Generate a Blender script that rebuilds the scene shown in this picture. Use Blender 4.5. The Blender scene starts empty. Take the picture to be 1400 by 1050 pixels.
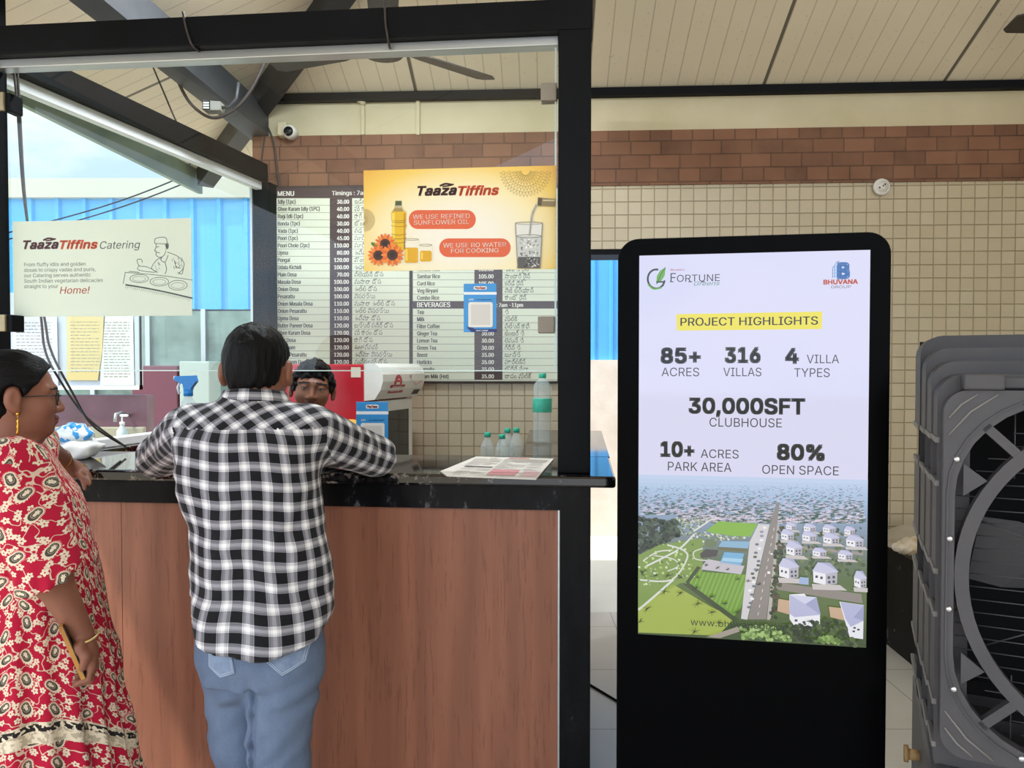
import bpy, bmesh, math, random
import numpy as np
from mathutils import Vector, Matrix, noise as mnoise
from mathutils.bvhtree import BVHTree
S = bpy.context.scene
COL = S.collection
PI = math.pi

# ------------------------------------------------------------ camera, sky, sun, exposure
CAM_H, FOC, PITCH, HORIZ = 1.5, 1000.0, math.atan(22.7 / 1000), 502.3
cam_d = bpy.data.cameras.new('camera'); cam = bpy.data.objects.new('camera', cam_d); COL.objects.link(cam)
cam_d.sensor_width = 36.0; cam_d.lens = FOC / 1400 * 36; cam_d.clip_start = 0.05; cam_d.clip_end = 300
cam.location = (0, 0, CAM_H); cam.rotation_euler = (PI / 2 - PITCH, 0, 0)
S.camera = cam
S.view_settings.view_transform = 'Standard'; S.view_settings.look = 'None'
S.view_settings.exposure = 0.15; S.view_settings.gamma = 1.0; S.view_settings.use_curve_mapping = False

def lin(h):
    if isinstance(h, str):
        h = h.lstrip('#'); c = [int(h[i:i + 2], 16) / 255 for i in (0, 2, 4)]
    else:
        c = [x / 255 for x in h]
    return tuple(x / 12.92 if x <= .04045 else ((x + .055) / 1.055) ** 2.4 for x in c) + (1.0,)

W = bpy.data.worlds.new('sky'); S.world = W; W.use_nodes = True
wn = W.node_tree.nodes; wl = W.node_tree.links
wbg = wn['Background']; wtc = wn.new('ShaderNodeTexCoord'); wmap = wn.new('ShaderNodeMapping'); wmap.inputs['Scale'].default_value = (2.2, 2.2, 5.0)
wnz = wn.new('ShaderNodeTexNoise'); wnz.inputs['Scale'].default_value = 1.6; wnz.inputs['Detail'].default_value = 8; wnz.inputs['Roughness'].default_value = .62
wr = wn.new('ShaderNodeValToRGB'); wr.color_ramp.elements[0].position = .40; wr.color_ramp.elements[0].color = lin('#c6dbf3'); wr.color_ramp.elements[1].position = .60; wr.color_ramp.elements[1].color = lin('#f5f8fd')
wl.new(wtc.outputs['Generated'], wmap.inputs[0]); wl.new(wmap.outputs[0], wnz.inputs['Vector']); wl.new(wnz.outputs[0], wr.inputs[0]); wl.new(wr.outputs[0], wbg.inputs[0])
wbg.inputs[1].default_value = 1.0
SUN = Vector((-0.42, -0.24, 0.875)).normalized()      # towards the sun, behind and left of the camera
wdot = wn.new('ShaderNodeVectorMath'); wdot.operation = 'DOT_PRODUCT'; wdot.inputs[1].default_value = Vector((-.30, -.93, .22)).normalized(); wl.new(wtc.outputs['Generated'], wdot.inputs[0])
wmr = wn.new('ShaderNodeMapRange'); wmr.inputs[1].default_value = -.1; wmr.inputs[2].default_value = 1.0; wmr.inputs[3].default_value = 1.3; wmr.inputs[4].default_value = 3.0; wl.new(wdot.outputs['Value'], wmr.inputs[0])
wl.new(wmr.outputs[0], wbg.inputs[1])               # the sky is brighter on the sun's side
sun_d = bpy.data.lights.new('sun', 'SUN'); sun_d.energy = 4.0; sun_d.angle = math.radians(1.2); sun_d.color = (1.0, .95, .86)
sun = bpy.data.objects.new('sun', sun_d); COL.objects.link(sun)
sun.rotation_euler = (-SUN).to_track_quat('-Z', 'Y').to_euler()

# ------------------------------------------------------------ frames and pixel helper
class Frame:
    def __init__(s, x, y, ang):
        s.o = Vector((x, y, 0)); s.a = ang
        s.ux = Vector((math.cos(ang), math.sin(ang), 0)); s.uy = Vector((-math.sin(ang), math.cos(ang), 0))
    def M(s, p=(0, 0, 0)):
        return Matrix.Translation(s.o) @ Matrix.Rotation(s.a, 4, 'Z') @ Matrix.Translation(Vector(p))
    def w(s, u, v, z):
        return s.o + s.ux * u + s.uy * v + Vector((0, 0, z))
    def pix(s, px, py, v=0.0):
        "where the sight line of a photo point meets the frame's upright plane at depth v: (u, z)"
        a, b = (px - 700) / FOC, (525 - py) / FOC
        d = Vector((a, math.cos(PITCH) + b * math.sin(PITCH), -math.sin(PITCH) + b * math.cos(PITCH)))
        c = Vector((0, 0, CAM_H)); t = (v - (c - s.o).dot(s.uy)) / d.dot(s.uy)
        p = c + d * t
        return (p - s.o).dot(s.ux), p.z
    def floorpix(s, px, py, z):
        "where the sight line meets the level z: (u, v)"
        a, b = (px - 700) / FOC, (525 - py) / FOC
        d = Vector((a, math.cos(PITCH) + b * math.sin(PITCH), -math.sin(PITCH) + b * math.cos(PITCH)))
        t = (z - CAM_H) / d.z; p = Vector((0, 0, CAM_H)) + d * t - s.o
        return p.dot(s.ux), p.dot(s.uy)
FW = Frame(0, 0, 0)                                  # world
FS = Frame(0, 2.343, -math.atan(.095))               # stall: front face of its counter
FB = Frame(0, 4.25, -math.atan(.05))                 # back wall
FK = Frame(.582, 1.778, -math.radians(9.7))          # standing screen
FC = Frame(.885, 1.50, -math.radians(25.5))          # air cooler

# ------------------------------------------------------------ materials
def newmat(name):
    m = bpy.data.materials.new(name); m.use_nodes = True
    nt = m.node_tree; b = nt.nodes['Principled BSDF']
    return m, nt, b
def node(nt, typ, **kw):
    n = nt.nodes.new(typ)
    for k, v in kw.items():
        if k[0] == 'i' and k[1:].isdigit(): n.inputs[int(k[1:])].default_value = v
        elif k.startswith('I_'): n.inputs[k[2:]].default_value = v
        else: setattr(n, k, v)
    return n
def math_(nt, op, a, b=None, c=None):
    n = nt.nodes.new('ShaderNodeMath'); n.operation = op
    for i, x in enumerate((a, b, c)):
        if x is None: continue
        if isinstance(x, (int, float)): n.inputs[i].default_value = x
        else: nt.links.new(x, n.inputs[i])
    return n.outputs[0]
def mixc(nt, f, a, b):
    n = nt.nodes.new('ShaderNodeMix'); n.data_type = 'RGBA'
    for i, x in ((0, f), (6, a), (7, b)):
        if isinstance(x, (int, float, tuple)): n.inputs[i].default_value = x
        else: nt.links.new(x, n.inputs[i])
    return n.outputs[2]
def ramp(nt, f, stops):
    n = nt.nodes.new('ShaderNodeValToRGB'); e = n.color_ramp.elements
    while len(e) < len(stops): e.new(.5)
    for q, (p, c) in zip(e, stops): q.position = p; q.color = c
    nt.links.new(f, n.inputs[0]); return n.outputs[0]
def coords(nt, kind='Object', scale=(1, 1, 1)):
    t = nt.nodes.new('ShaderNodeTexCoord'); m = nt.nodes.new('ShaderNodeMapping'); m.inputs['Scale'].default_value = scale
    nt.links.new(t.outputs[kind], m.inputs[0]); return m.outputs[0]
def noise(nt, vec, scale, detail=4, rough=.55):
    n = node(nt, 'ShaderNodeTexNoise'); n.inputs['Scale'].default_value = scale; n.inputs['Detail'].default_value = detail; n.inputs['Roughness'].default_value = rough
    nt.links.new(vec, n.inputs['Vector']); return n.outputs[0]
def bump(nt, b, h, strength=.3, dist=.01):
    n = node(nt, 'ShaderNodeBump'); n.inputs['Strength'].default_value = strength; n.inputs['Distance'].default_value = dist
    nt.links.new(h, n.inputs['Height']); nt.links.new(n.outputs[0], b.inputs['Normal'])
def mat(name, col, rough=.5, metal=0.0, spec=.5, var=None, vscale=6, vs=(1, 1, 1), bmp=0, bscale=40, emit=None, es=1.0, coat=0, alpha=1.0, sss=0):
    m, nt, b = newmat(name); c = lin(col)
    b.inputs['Base Color'].default_value = c; b.inputs['Roughness'].default_value = rough; b.inputs['Metallic'].default_value = metal
    b.inputs['Specular IOR Level'].default_value = spec; b.inputs['Coat Weight'].default_value = coat
    if sss: b.inputs['Subsurface Weight'].default_value = sss; b.inputs['Subsurface Radius'].default_value = (.012, .005, .003)
    if alpha < 1: b.inputs['Alpha'].default_value = alpha
    if var or bmp: vec = coords(nt, 'Object', vs)
    if var:
        f = noise(nt, vec, vscale); nt.links.new(mixc(nt, math_(nt, 'SMOOTH_MIN', math_(nt, 'MULTIPLY_ADD', f, 2.2, -.6), 1.0, .1), c, lin(var)), b.inputs['Base Color'])
    if bmp: bump(nt, b, noise(nt, vec, bscale), bmp)
    if emit: b.inputs['Emission Color'].default_value = lin(emit); b.inputs['Emission Strength'].default_value = es
    return m
def glassmat(name, tint='#f2f8f4', ior=1.45, veil=0.0):
    m = bpy.data.materials.new(name); m.use_nodes = True; nt = m.node_tree; nt.nodes.clear()
    o = node(nt, 'ShaderNodeOutputMaterial'); t = node(nt, 'ShaderNodeBsdfTransparent'); g = node(nt, 'ShaderNodeBsdfGlossy'); fr = node(nt, 'ShaderNodeFresnel'); x = node(nt, 'ShaderNodeMixShader')
    t.inputs[0].default_value = lin(tint); g.inputs['Roughness'].default_value = .01; fr.inputs[0].default_value = ior
    ge = node(nt, 'ShaderNodeNewGeometry'); nt.links.new(math_(nt, 'MULTIPLY', fr.outputs[0], math_(nt, 'SUBTRACT', 1.0, ge.outputs['Backfacing'])), x.inputs[0]); nt.links.new(t.outputs[0], x.inputs[1]); nt.links.new(g.outputs[0], x.inputs[2])
    if veil:   # pale film standing in for reflected haze on the pane
        d = node(nt, 'ShaderNodeBsdfDiffuse'); d.inputs[0].default_value = lin('#dfe6e4'); y = node(nt, 'ShaderNodeMixShader')
        f = math_(nt, 'MULTIPLY', noise(nt, coords(nt), 3.0, 5), veil * 2)
        nt.links.new(f, y.inputs[0]); nt.links.new(x.outputs[0], y.inputs[1]); nt.links.new(d.outputs[0], y.inputs[2]); x = y
    nt.links.new(x.outputs[0], o.inputs[0]); return m
def emitmat(name, col, s=1.0):
    m = bpy.data.materials.new(name); m.use_nodes = True; nt = m.node_tree; b = nt.nodes['Principled BSDF']
    b.inputs['Base Color'].default_value = (.01, .01, .01, 1); b.inputs['Roughness'].default_value = .08; b.inputs['Specular IOR Level'].default_value = .5
    b.inputs['Emission Color'].default_value = lin(col); b.inputs['Emission Strength'].default_value = s
    return m

# ------------------------------------------------------------ mesh builder
class MB:
    def __init__(s): s.v = []; s.f = []; s.m = []; s.sm = []; s.uv = None
    def add(s, vs, fs, mi=0, smooth=False):
        o = len(s.v); s.v += [tuple(p) for p in vs]
        for f in fs: s.f.append(tuple(i + o for i in f)); s.m.append(mi); s.sm.append(smooth)
        return s
    def bm(s, b, mi=0, smooth=False):
        b.verts.ensure_lookup_table(); b.verts.index_update()
        s.add([v.co[:] for v in b.verts], [[v.index for v in f.verts] for f in b.faces], mi, smooth); b.free(); return s
    def box(s, x0, x1, y0, y1, z0, z1, mi=0, bev=0.0, seg=2):
        x0, x1 = min(x0, x1), max(x0, x1); y0, y1 = min(y0, y1), max(y0, y1); z0, z1 = min(z0, z1), max(z0, z1)
        vs = [(x, y, z) for z in (z0, z1) for x, y in ((x0, y0), (x1, y0), (x1, y1), (x0, y1))]
        fs = [(3, 2, 1, 0), (4, 5, 6, 7), (0, 1, 5, 4), (1, 2, 6, 5), (2, 3, 7, 6), (3, 0, 4, 7)]
        if not bev: return s.add(vs, fs, mi)
        b = bmesh.new(); bv = [b.verts.new(p) for p in vs]
        for f in fs: b.faces.new([bv[i] for i in f])
        bmesh.ops.bevel(b, geom=b.edges[:], offset=bev, segments=seg, profile=.5, affect='EDGES'); return s.bm(b, mi, False)
    def hexa(s, bottom, top, mi=0):
        return s.add(list(bottom) + list(top), [(3, 2, 1, 0), (4, 5, 6, 7), (0, 1, 5, 4), (1, 2, 6, 5), (2, 3, 7, 6), (3, 0, 4, 7)], mi)
    def prism(s, poly, y0, y1, mi=0, smooth=False, plane='xz'):
        n = len(poly)
        P = (lambda a, b, c: (a, c, b)) if plane == 'xz' else ((lambda a, b, c: (a, b, c)) if plane == 'xy' else (lambda a, b, c: (c, a, b)))
        vs = [P(a, b, y0) for a, b in poly] + [P(a, b, y1) for a, b in poly]
        fs = [tuple(range(n)), tuple(range(2 * n - 1, n - 1, -1))] + [(i, i + n, (i + 1) % n + n, (i + 1) % n) for i in range(n)]
        return s.add(vs, fs, mi, smooth)
    def poly(s, pts, y, mi=0):
        "flat polygon facing -y"
        a = sum(pts[i][0] * pts[(i + 1) % len(pts)][1] - pts[(i + 1) % len(pts)][0] * pts[i][1] for i in range(len(pts)))
        if a < 0: pts = pts[::-1]
        return s.add([(a_, y, b_) for a_, b_ in pts], [tuple(range(len(pts)))], mi)
    def rect(s, x0, x1, z0, z1, y, mi=0): return s.poly([(min(x0, x1), min(z0, z1)), (max(x0, x1), min(z0, z1)), (max(x0, x1), max(z0, z1)), (min(x0, x1), max(z0, z1))], y, mi)
    def disc(s, x, z, rx, rz, y, mi=0, n=20, a0=0): return s.poly([(x + rx * math.cos(a0 + i * 2 * PI / n), z + rz * math.sin(a0 + i * 2 * PI / n)) for i in range(n)], y, mi)
    def stroke(s, pts, w, y, mi=0):
        "flat pen stroke along points (x,z)"
        for i in range(len(pts) - 1):
            (ax, az), (bx, bz) = pts[i], pts[i + 1]; dx, dz = bx - ax, bz - az; L = math.hypot(dx, dz) or 1e-9
            nx, nz = -dz / L * w / 2, dx / L * w / 2; ex, ez = dx / L * w * .3, dz / L * w * .3
            s.poly([(ax + nx - ex, az + nz - ez), (ax - nx - ex, az - nz - ez), (bx - nx + ex, bz - nz + ez), (bx + nx + ex, bz + nz + ez)], y, mi)
        return s
    def tube(s, pts, r, n=8, mi=0, closed=False):
        pts = [Vector(p) for p in pts]; R = r if isinstance(r, (list, tuple)) else [r] * len(pts)
        vs = []; up = None
        for i, p in enumerate(pts):
            if closed: t = pts[(i + 1) % len(pts)] - pts[i - 1]
            else: t = pts[min(i + 1, len(pts) - 1)] - pts[max(i - 1, 0)]
            t.normalize()
            if up is None: up = Vector((0, 0, 1)) if abs(t.z) < .9 else Vector((1, 0, 0))
            a = t.cross(up); a.normalize(); up = a.cross(t); up.normalize()
            vs += [p + a * (math.cos(k * 2 * PI / n) * R[i]) + up * (math.sin(k * 2 * PI / n) * R[i]) for k in range(n)]
        m = len(pts); fs = []
        for i in range(m if closed else m - 1):
            j = (i + 1) % m
            for k in range(n): fs.append((i * n + k, i * n + (k + 1) % n, j * n + (k + 1) % n, j * n + k))
        if not closed: fs += [tuple(range(n - 1, -1, -1)), tuple(range((m - 1) * n, m * n))]
        return s.add(vs, fs, mi, True)
    def cyl(s, p0, p1, r0, r1=None, n=24, mi=0): return s.tube([p0, p1], [r0, r0 if r1 is None else r1], n, mi)
    def lathe(s, prof, c=(0, 0, 0), n=28, mi=0, smooth=True, axis='z'):
        vs = []
        for r, z in prof:
            for k in range(n):
                a = k * 2 * PI / n; p = (r * math.cos(a), r * math.sin(a), z)
                if axis == 'y': p = (r * math.cos(a), z, r * math.sin(a))
                vs.append((c[0] + p[0], c[1] + p[1], c[2] + p[2]))
        fs = []
        for i in range(len(prof) - 1):
            for k in range(n): fs.append((i * n + k, i * n + (k + 1) % n, (i + 1) * n + (k + 1) % n, (i + 1) * n + k))
        fs += [tuple(range(n - 1, -1, -1)), tuple(range((len(prof) - 1) * n, len(prof) * n))]
        return s.add(vs, fs, mi, smooth)
    def ball(s, c, r, n=16, mi=0):
        rx, ry, rz = (r, r, r) if isinstance(r, (int, float)) else r
        vs, fs = [], []
        for i in range(n // 2 + 1):
            t = PI * i / (n // 2)
            for k in range(n): vs.append((c[0] + rx * math.sin(t) * math.cos(k * 2 * PI / n), c[1] + ry * math.sin(t) * math.sin(k * 2 * PI / n), c[2] + rz * math.cos(t)))
        for i in range(n // 2):
            for k in range(n): fs.append((i * n + k, (i + 1) * n + k, (i + 1) * n + (k + 1) % n, i * n + (k + 1) % n))
        return s.add(vs, fs, mi, True)
    def obj(s, name, mats, frame=None, base=(0, 0, 0), parent=None, auto=False):
        mats = mats if isinstance(mats, (list, tuple)) else [mats]
        if parent is not None: base = parent['_b']
        me = bpy.data.meshes.new(name); bx, by, bz = base
        me.from_pydata([(x - bx, y - by, z - bz) for x, y, z in s.v], [], s.f)
        for m in mats: me.materials.append(m)
        me.polygons.foreach_set('material_index', s.m); me.polygons.foreach_set('use_smooth', s.sm)
        me.update()
        b = bmesh.new(); b.from_mesh(me)
        if auto: bmesh.ops.remove_doubles(b, verts=b.verts, dist=1e-6); bmesh.ops.recalc_face_normals(b, faces=b.faces)
        b.to_mesh(me); b.free()
        o = bpy.data.objects.new(name, me); COL.objects.link(o); o['_b'] = [float(q) for q in base]
        if parent is not None: o.parent = parent
        else: o.matrix_world = (frame or FW).M(base)
        return o
def thing(name, label, cat, frame=FW, base=(0, 0, 0), group=None):
    o = bpy.data.objects.new(name, None); COL.objects.link(o); o.empty_display_size = .05
    o.matrix_world = frame.M(base); o['_b'] = [float(q) for q in base]; return tag(o, label, cat, group)
def tag(o, label, cat, group=None, kind=None):
    o['label'] = label; o['category'] = cat
    if group: o['group'] = group
    if kind: o['kind'] = kind
    return o
def struct(o, label, cat): return tag(o, label, cat, None, 'structure')
def plabel(o, label): o['label'] = label; return o

# ------------------------------------------------------------ lettering
_cu = bpy.data.curves.new('lettering', 'FONT'); _to = bpy.data.objects.new('lettering', _cu); _cu.resolution_u = 2
_bf = _cu.font; _sf = None
try:      # Blender's own sans face; its built-in face if that is missing
    import os
    _sf = bpy.data.fonts.load(os.path.join(bpy.utils.resource_path('LOCAL'), 'datafiles', 'fonts', 'Inter.woff2'))
except Exception: pass
from mathutils.geometry import delaunay_2d_cdt
def _raw(t, res, fill='BOTH'):
    _cu.font = _sf if _sf and all(ord(q) < 500 for q in t) else _bf
    _cu.body = t; _cu.resolution_u = res; _cu.fill_mode = fill; me = _to.to_mesh()
    vs = [(v.co.x, v.co.y) for v in me.vertices]; fs = [tuple(p.vertices) for p in me.polygons]; es = [tuple(e.vertices) for e in me.edges]; _to.to_mesh_clear(); _cu.fill_mode = 'BOTH'
    return vs, fs, es
_gc = {}
def _glyph(ch):
    "one letter: its outline filled by winding number, and its advance"
    if ch not in _gc:
        adv = max(v[0] for v in _raw(ch + 'I', 4)[0]) - max(v[0] for v in _raw('I', 4)[0])
        if ch == ' ': _gc[ch] = (([], []), adv); return _gc[ch]
        vs, _, es = _raw(ch, 3, 'NONE'); nx = {}
        for x, y in es: nx.setdefault(x, []).append(y); nx.setdefault(y, []).append(x)
        loops, seen = [], set()
        for s0 in range(len(vs)):
            if s0 in seen or s0 not in nx: continue
            lp, p_, c = [s0], None, s0; seen.add(s0)
            while True:
                q = [k for k in nx[c] if k != p_ and k not in seen]
                if not q: break
                p_, c = c, q[0]; lp.append(c); seen.add(c)
            loops.append(lp)
        # loops run in index order, so keep each contour's own direction
        loops = [l if len(l) < 3 or l[1] == l[0] + 1 else [l[0]] + l[:0:-1] for l in loops]
        r = delaunay_2d_cdt([Vector(v) for v in vs], [(l[i], l[(i + 1) % len(l)]) for l in loops for i in range(len(l))], [], 0, 1e-6)
        out = [(v.x, v.y) for v in r[0]]; keep = []
        for f in r[2]:
            cx = sum(out[i][0] for i in f) / len(f); cy = sum(out[i][1] for i in f) / len(f); w = 0
            for l in loops:
                for i in range(len(l)):
                    (x1, y1), (x2, y2) = vs[l[i]], vs[l[(i + 1) % len(l)]]
                    if (y1 <= cy) != (y2 <= cy) and x1 + (cy - y1) / (y2 - y1) * (x2 - x1) > cx: w += 1 if y2 > y1 else -1
            if w: keep.append(tuple(f))
        _gc[ch] = ((out, keep), adv)
    return _gc[ch]
def glyphs(t, bold=0.0, shear=0.0, space=1.0, res=3):
    if any(ord(q) > 500 for q in t): v, f, _ = _raw(t, res); return [(x + shear * y, y) for x, y in v], f
    vs, fs, x = [], [], 0.0
    for ch in t:
        (v, f), adv = _glyph(ch); o = len(vs); vs += [(p + x + shear * q, q) for p, q in v]; fs += [tuple(i + o for i in k) for k in f]; x += adv * space
    return vs, fs
_v, _f = glyphs('H'); CAPH = max(v[1] for v in _v)
def text(mb, t, x, zb, h, y, mi=0, w=None, align='l', bold=0.0, shear=0.0, space=1.0, sx=1.0, rot=0.0, res=3):
    "letters of cap height h, first ink at x, baseline zb; w stretches the line to that width"
    vs, fs = glyphs(t, bold, shear, space, res)
    if not vs: return
    k = h / CAPH; a, b = min(v[0] for v in vs), max(v[0] for v in vs)
    kx = w / (b - a) if w else k * sx
    off = {'l': 0, 'c': -(b - a) * kx / 2, 'r': -(b - a) * kx}[align]
    c, s_ = math.cos(rot), math.sin(rot)
    pts = [((v[0] - a) * kx + off, v[1] * k) for v in vs]
    d = max(bold, 0) * k * .8
    for ex, ez in (((0, 0),) if d <= 0 else ((d, 0), (-d, 0)) if d < .03 * k else ((d, d), (-d, d), (d, -d), (-d, -d), (0, 0))):
        mb.add([(x + ex + p * c - q * s_, y, zb + ez + p * s_ + q * c) for p, q in pts], fs, mi)
def ptext(mb, F, v, t, px0, px1, pyb, hpx, mi=0, eps=.001, **kw):
    "the same, with the ends, baseline and cap height read off the photo"
    x0, z0 = F.pix(px0, pyb, v); x1, _ = F.pix(px1, pyb, v); _, z1 = F.pix(px0, pyb - hpx, v)
    text(mb, t, x0, z0, z1 - z0, v - eps, mi, w=x1 - x0, **kw)

# ------------------------------------------------------------ printed pictures: flat colour areas on one sheet or screen
def printmat(name, emit=0.0, rough=.5):
    m, nt, b = newmat(name); a = node(nt, 'ShaderNodeAttribute'); a.attribute_name = 'print'; b.inputs['Roughness'].default_value = rough
    if emit:
        b.inputs['Base Color'].default_value = (.01, .01, .01, 1); nt.links.new(a.outputs[0], b.inputs['Emission Color']); b.inputs['Emission Strength'].default_value = emit
    else: nt.links.new(a.outputs[0], b.inputs['Base Color'])
    return m
m_print = printmat('poster_print'); m_screen = printmat('lit_screen', .80, .06)
class Pic(MB):
    "drawing helper: points are read off a crop of the photo (origin ox,oy, zoom k) and set on the plane v of a frame"
    def __init__(s, F, v, ox=0, oy=0, k=1.0):
        super().__init__(); s.F, s.v0, s.ox, s.oy, s.k = F, v, ox, oy, k; s.pal = []; s.ix = {}; s.y = v
    def c(s, h):
        if h not in s.ix: s.ix[h] = len(s.pal); s.pal.append(lin(h))
        return s.ix[h]
    def at(s, ox, oy, k): s.ox, s.oy, s.k = ox, oy, k; return s
    def up(s, n=1): s.y -= .00025 * n; return s
    clip = None
    def P(s, x, y):
        a, b = s.F.pix(s.ox + x / s.k, s.oy + y / s.k, s.v0); return (a, b) if not s.clip else (min(max(a, s.clip[0]), s.clip[1]), min(max(b, s.clip[2]), s.clip[3]))
    def pg(s, pts, col): s.poly([s.P(*p) for p in pts], s.y, s.c(col)); return s
    def rc(s, x0, y0, x1, y1, col): return s.pg([(x0, y0), (x1, y0), (x1, y1), (x0, y1)], col)
    def ds(s, x, y, rx, ry, col, n=18, rot=0.0, a0=0, a1=2 * PI):
        c, q = math.cos(rot), math.sin(rot); n1 = n if a1 - a0 > 6.2 else n + 1
        return s.pg([(x + rx * math.cos(t) * c - ry * math.sin(t) * q, y + rx * math.cos(t) * q + ry * math.sin(t) * c) for t in [a0 + i * (a1 - a0) / n for i in range(n1)]], col)
    def rr(s, x0, y0, x1, y1, r, col):
        pts = []
        for cx, cy, a in ((x1 - r, y0 + r, -PI / 2), (x1 - r, y1 - r, 0), (x0 + r, y1 - r, PI / 2), (x0 + r, y0 + r, PI)):
            pts += [(cx + r * math.cos(a + i * PI / 12), cy + r * math.sin(a + i * PI / 12)) for i in range(7)]
        return s.pg(pts, col)
    def st(s, pts, w, col):
        a = s.F.pix(s.ox, s.oy, s.v0); b = s.F.pix(s.ox + w / s.k, s.oy, s.v0); s.stroke([s.P(*p) for p in pts], abs(b[0] - a[0]), s.y, s.c(col)); return s
    def cv(s, pts, w, col, n=6):
        "smooth stroke (Catmull-Rom)"
        q = [pts[0]] + list(pts) + [pts[-1]]; out = []
        for i in range(1, len(q) - 2):
            for t in [j / n for j in range(n)]:
                out.append(tuple(.5 * (2 * q[i][d] + (q[i + 1][d] - q[i - 1][d]) * t + (2 * q[i - 1][d] - 5 * q[i][d] + 4 * q[i + 1][d] - q[i + 2][d]) * t * t + (3 * q[i][d] - q[i - 1][d] - 3 * q[i + 1][d] + q[i + 2][d]) * t ** 3) for d in (0, 1)))
        return s.st(out + [pts[-1]], w, col)
    def ring(s, x, y, rx, ry, w, col, n=28, a0=0, a1=2 * PI): return s.st([(x + rx * math.cos(a0 + i * (a1 - a0) / n), y + ry * math.sin(a0 + i * (a1 - a0) / n)) for i in range(n + 1)], w, col)
    def tx(s, t, x0, x1, yb, h, col, **kw):
        a, z0 = s.P(x0, yb); _, z1 = s.P(x0, yb - h); w = None
        if x1 is not None: w = s.P(x1, yb)[0] - a
        text(s, t, a, z0, z1 - z0, s.y, s.c(col), w=w, **kw); return s
    def obj(s, name, mat_, parent=None, frame=None, base=(0, 0, 0)):
        mi = s.m; s.m = [0] * len(mi); o = super().obj(name, mat_, frame or s.F, base, parent); me = o.data
        if len(me.polygons) == len(mi):
            idx = np.repeat(np.array(mi), np.array([len(f) for f in s.f]))
        else: idx = np.zeros(len(me.loops), int)
        if len(idx) != len(me.loops): idx = np.resize(idx, len(me.loops))
        at = me.color_attributes.new('print', 'FLOAT_COLOR', 'CORNER'); at.data.foreach_set('color', np.array(s.pal, dtype=np.float32)[idx].ravel()); return o
# ------------------------------------------------------------ materials of the place
m_black = mat('black_painted_steel', '#101113', .5, spec=.08, var='#15161a', vscale=5)
m_plaster = mat('cream_plaster', '#d3c8ab', .85, var='#c4b998', vscale=3, bmp=.15, bscale=18)
m_alu = mat('aluminium', '#b9bcbd', .35, .8)
m_whitealu = mat('white_aluminium', '#e6e8ea', .4)

def brickmat():
    m, nt, b = newmat('brick_cladding'); v = coords(nt)
    sx = nt.nodes.new('ShaderNodeSeparateXYZ'); nt.links.new(v, sx.inputs[0]); cx = nt.nodes.new('ShaderNodeCombineXYZ')
    nt.links.new(sx.outputs[0], cx.inputs[0]); nt.links.new(sx.outputs[2], cx.inputs[1])
    t = nt.nodes.new('ShaderNodeTexBrick'); nt.links.new(cx.outputs[0], t.inputs['Vector'])
    t.offset = .37; t.offset_frequency = 2; t.squash = .7; t.squash_frequency = 3
    t.inputs['Color1'].default_value = lin('#8a5f47'); t.inputs['Color2'].default_value = lin('#583a2c'); t.inputs['Mortar'].default_value = lin('#3a2d26')
    t.inputs['Scale'].default_value = 1; t.inputs['Mortar Size'].default_value = .0035; t.inputs['Mortar Smooth'].default_value = .3; t.inputs['Bias'].default_value = -.1
    t.inputs['Brick Width'].default_value = .17; t.inputs['Row Height'].default_value = BRICK_H
    n = noise(nt, v, 22, 5); c = mixc(nt, math_(nt, 'MULTIPLY', n, .55), t.outputs[0], lin('#5d4030'))
    n2 = noise(nt, v, 5.5, 3); c = mixc(nt, math_(nt, 'SUBTRACT', math_(nt, 'MULTIPLY', n2, 1.1), .25), c, lin('#946b52'))
    nt.links.new(c, b.inputs['Base Color']); b.inputs['Roughness'].default_value = .8
    bump(nt, b, math_(nt, 'SUBTRACT', math_(nt, 'MULTIPLY', n, .3), t.outputs[1]), .8, .012); return m
def tilemat():
    m, nt, b = newmat('mosaic_tile'); v = coords(nt)
    sx = nt.nodes.new('ShaderNodeSeparateXYZ'); nt.links.new(v, sx.inputs[0]); cx = nt.nodes.new('ShaderNodeCombineXYZ')
    nt.links.new(sx.outputs[0], cx.inputs[0]); nt.links.new(sx.outputs[2], cx.inputs[1])
    t = nt.nodes.new('ShaderNodeTexBrick'); nt.links.new(cx.outputs[0], t.inputs['Vector']); t.offset = 0; t.squash = 1
    t.inputs['Color1'].default_value = lin('#c6b89d'); t.inputs['Color2'].default_value = lin('#bfb094'); t.inputs['Mortar'].default_value = lin('#ac9b7c')
    t.inputs['Scale'].default_value = 1; t.inputs['Mortar Size'].default_value = .003; t.inputs['Mortar Smooth'].default_value = .6
    t.inputs['Brick Width'].default_value = .0742; t.inputs['Row Height'].default_value = .0742
    nt.links.new(t.outputs[0], b.inputs['Base Color']); b.inputs['Roughness'].default_value = .32
    bump(nt, b, math_(nt, 'SUBTRACT', math_(nt, 'MULTIPLY', noise(nt, v, 14, 2), .15), t.outputs[1]), .9, .012); return m
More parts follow.
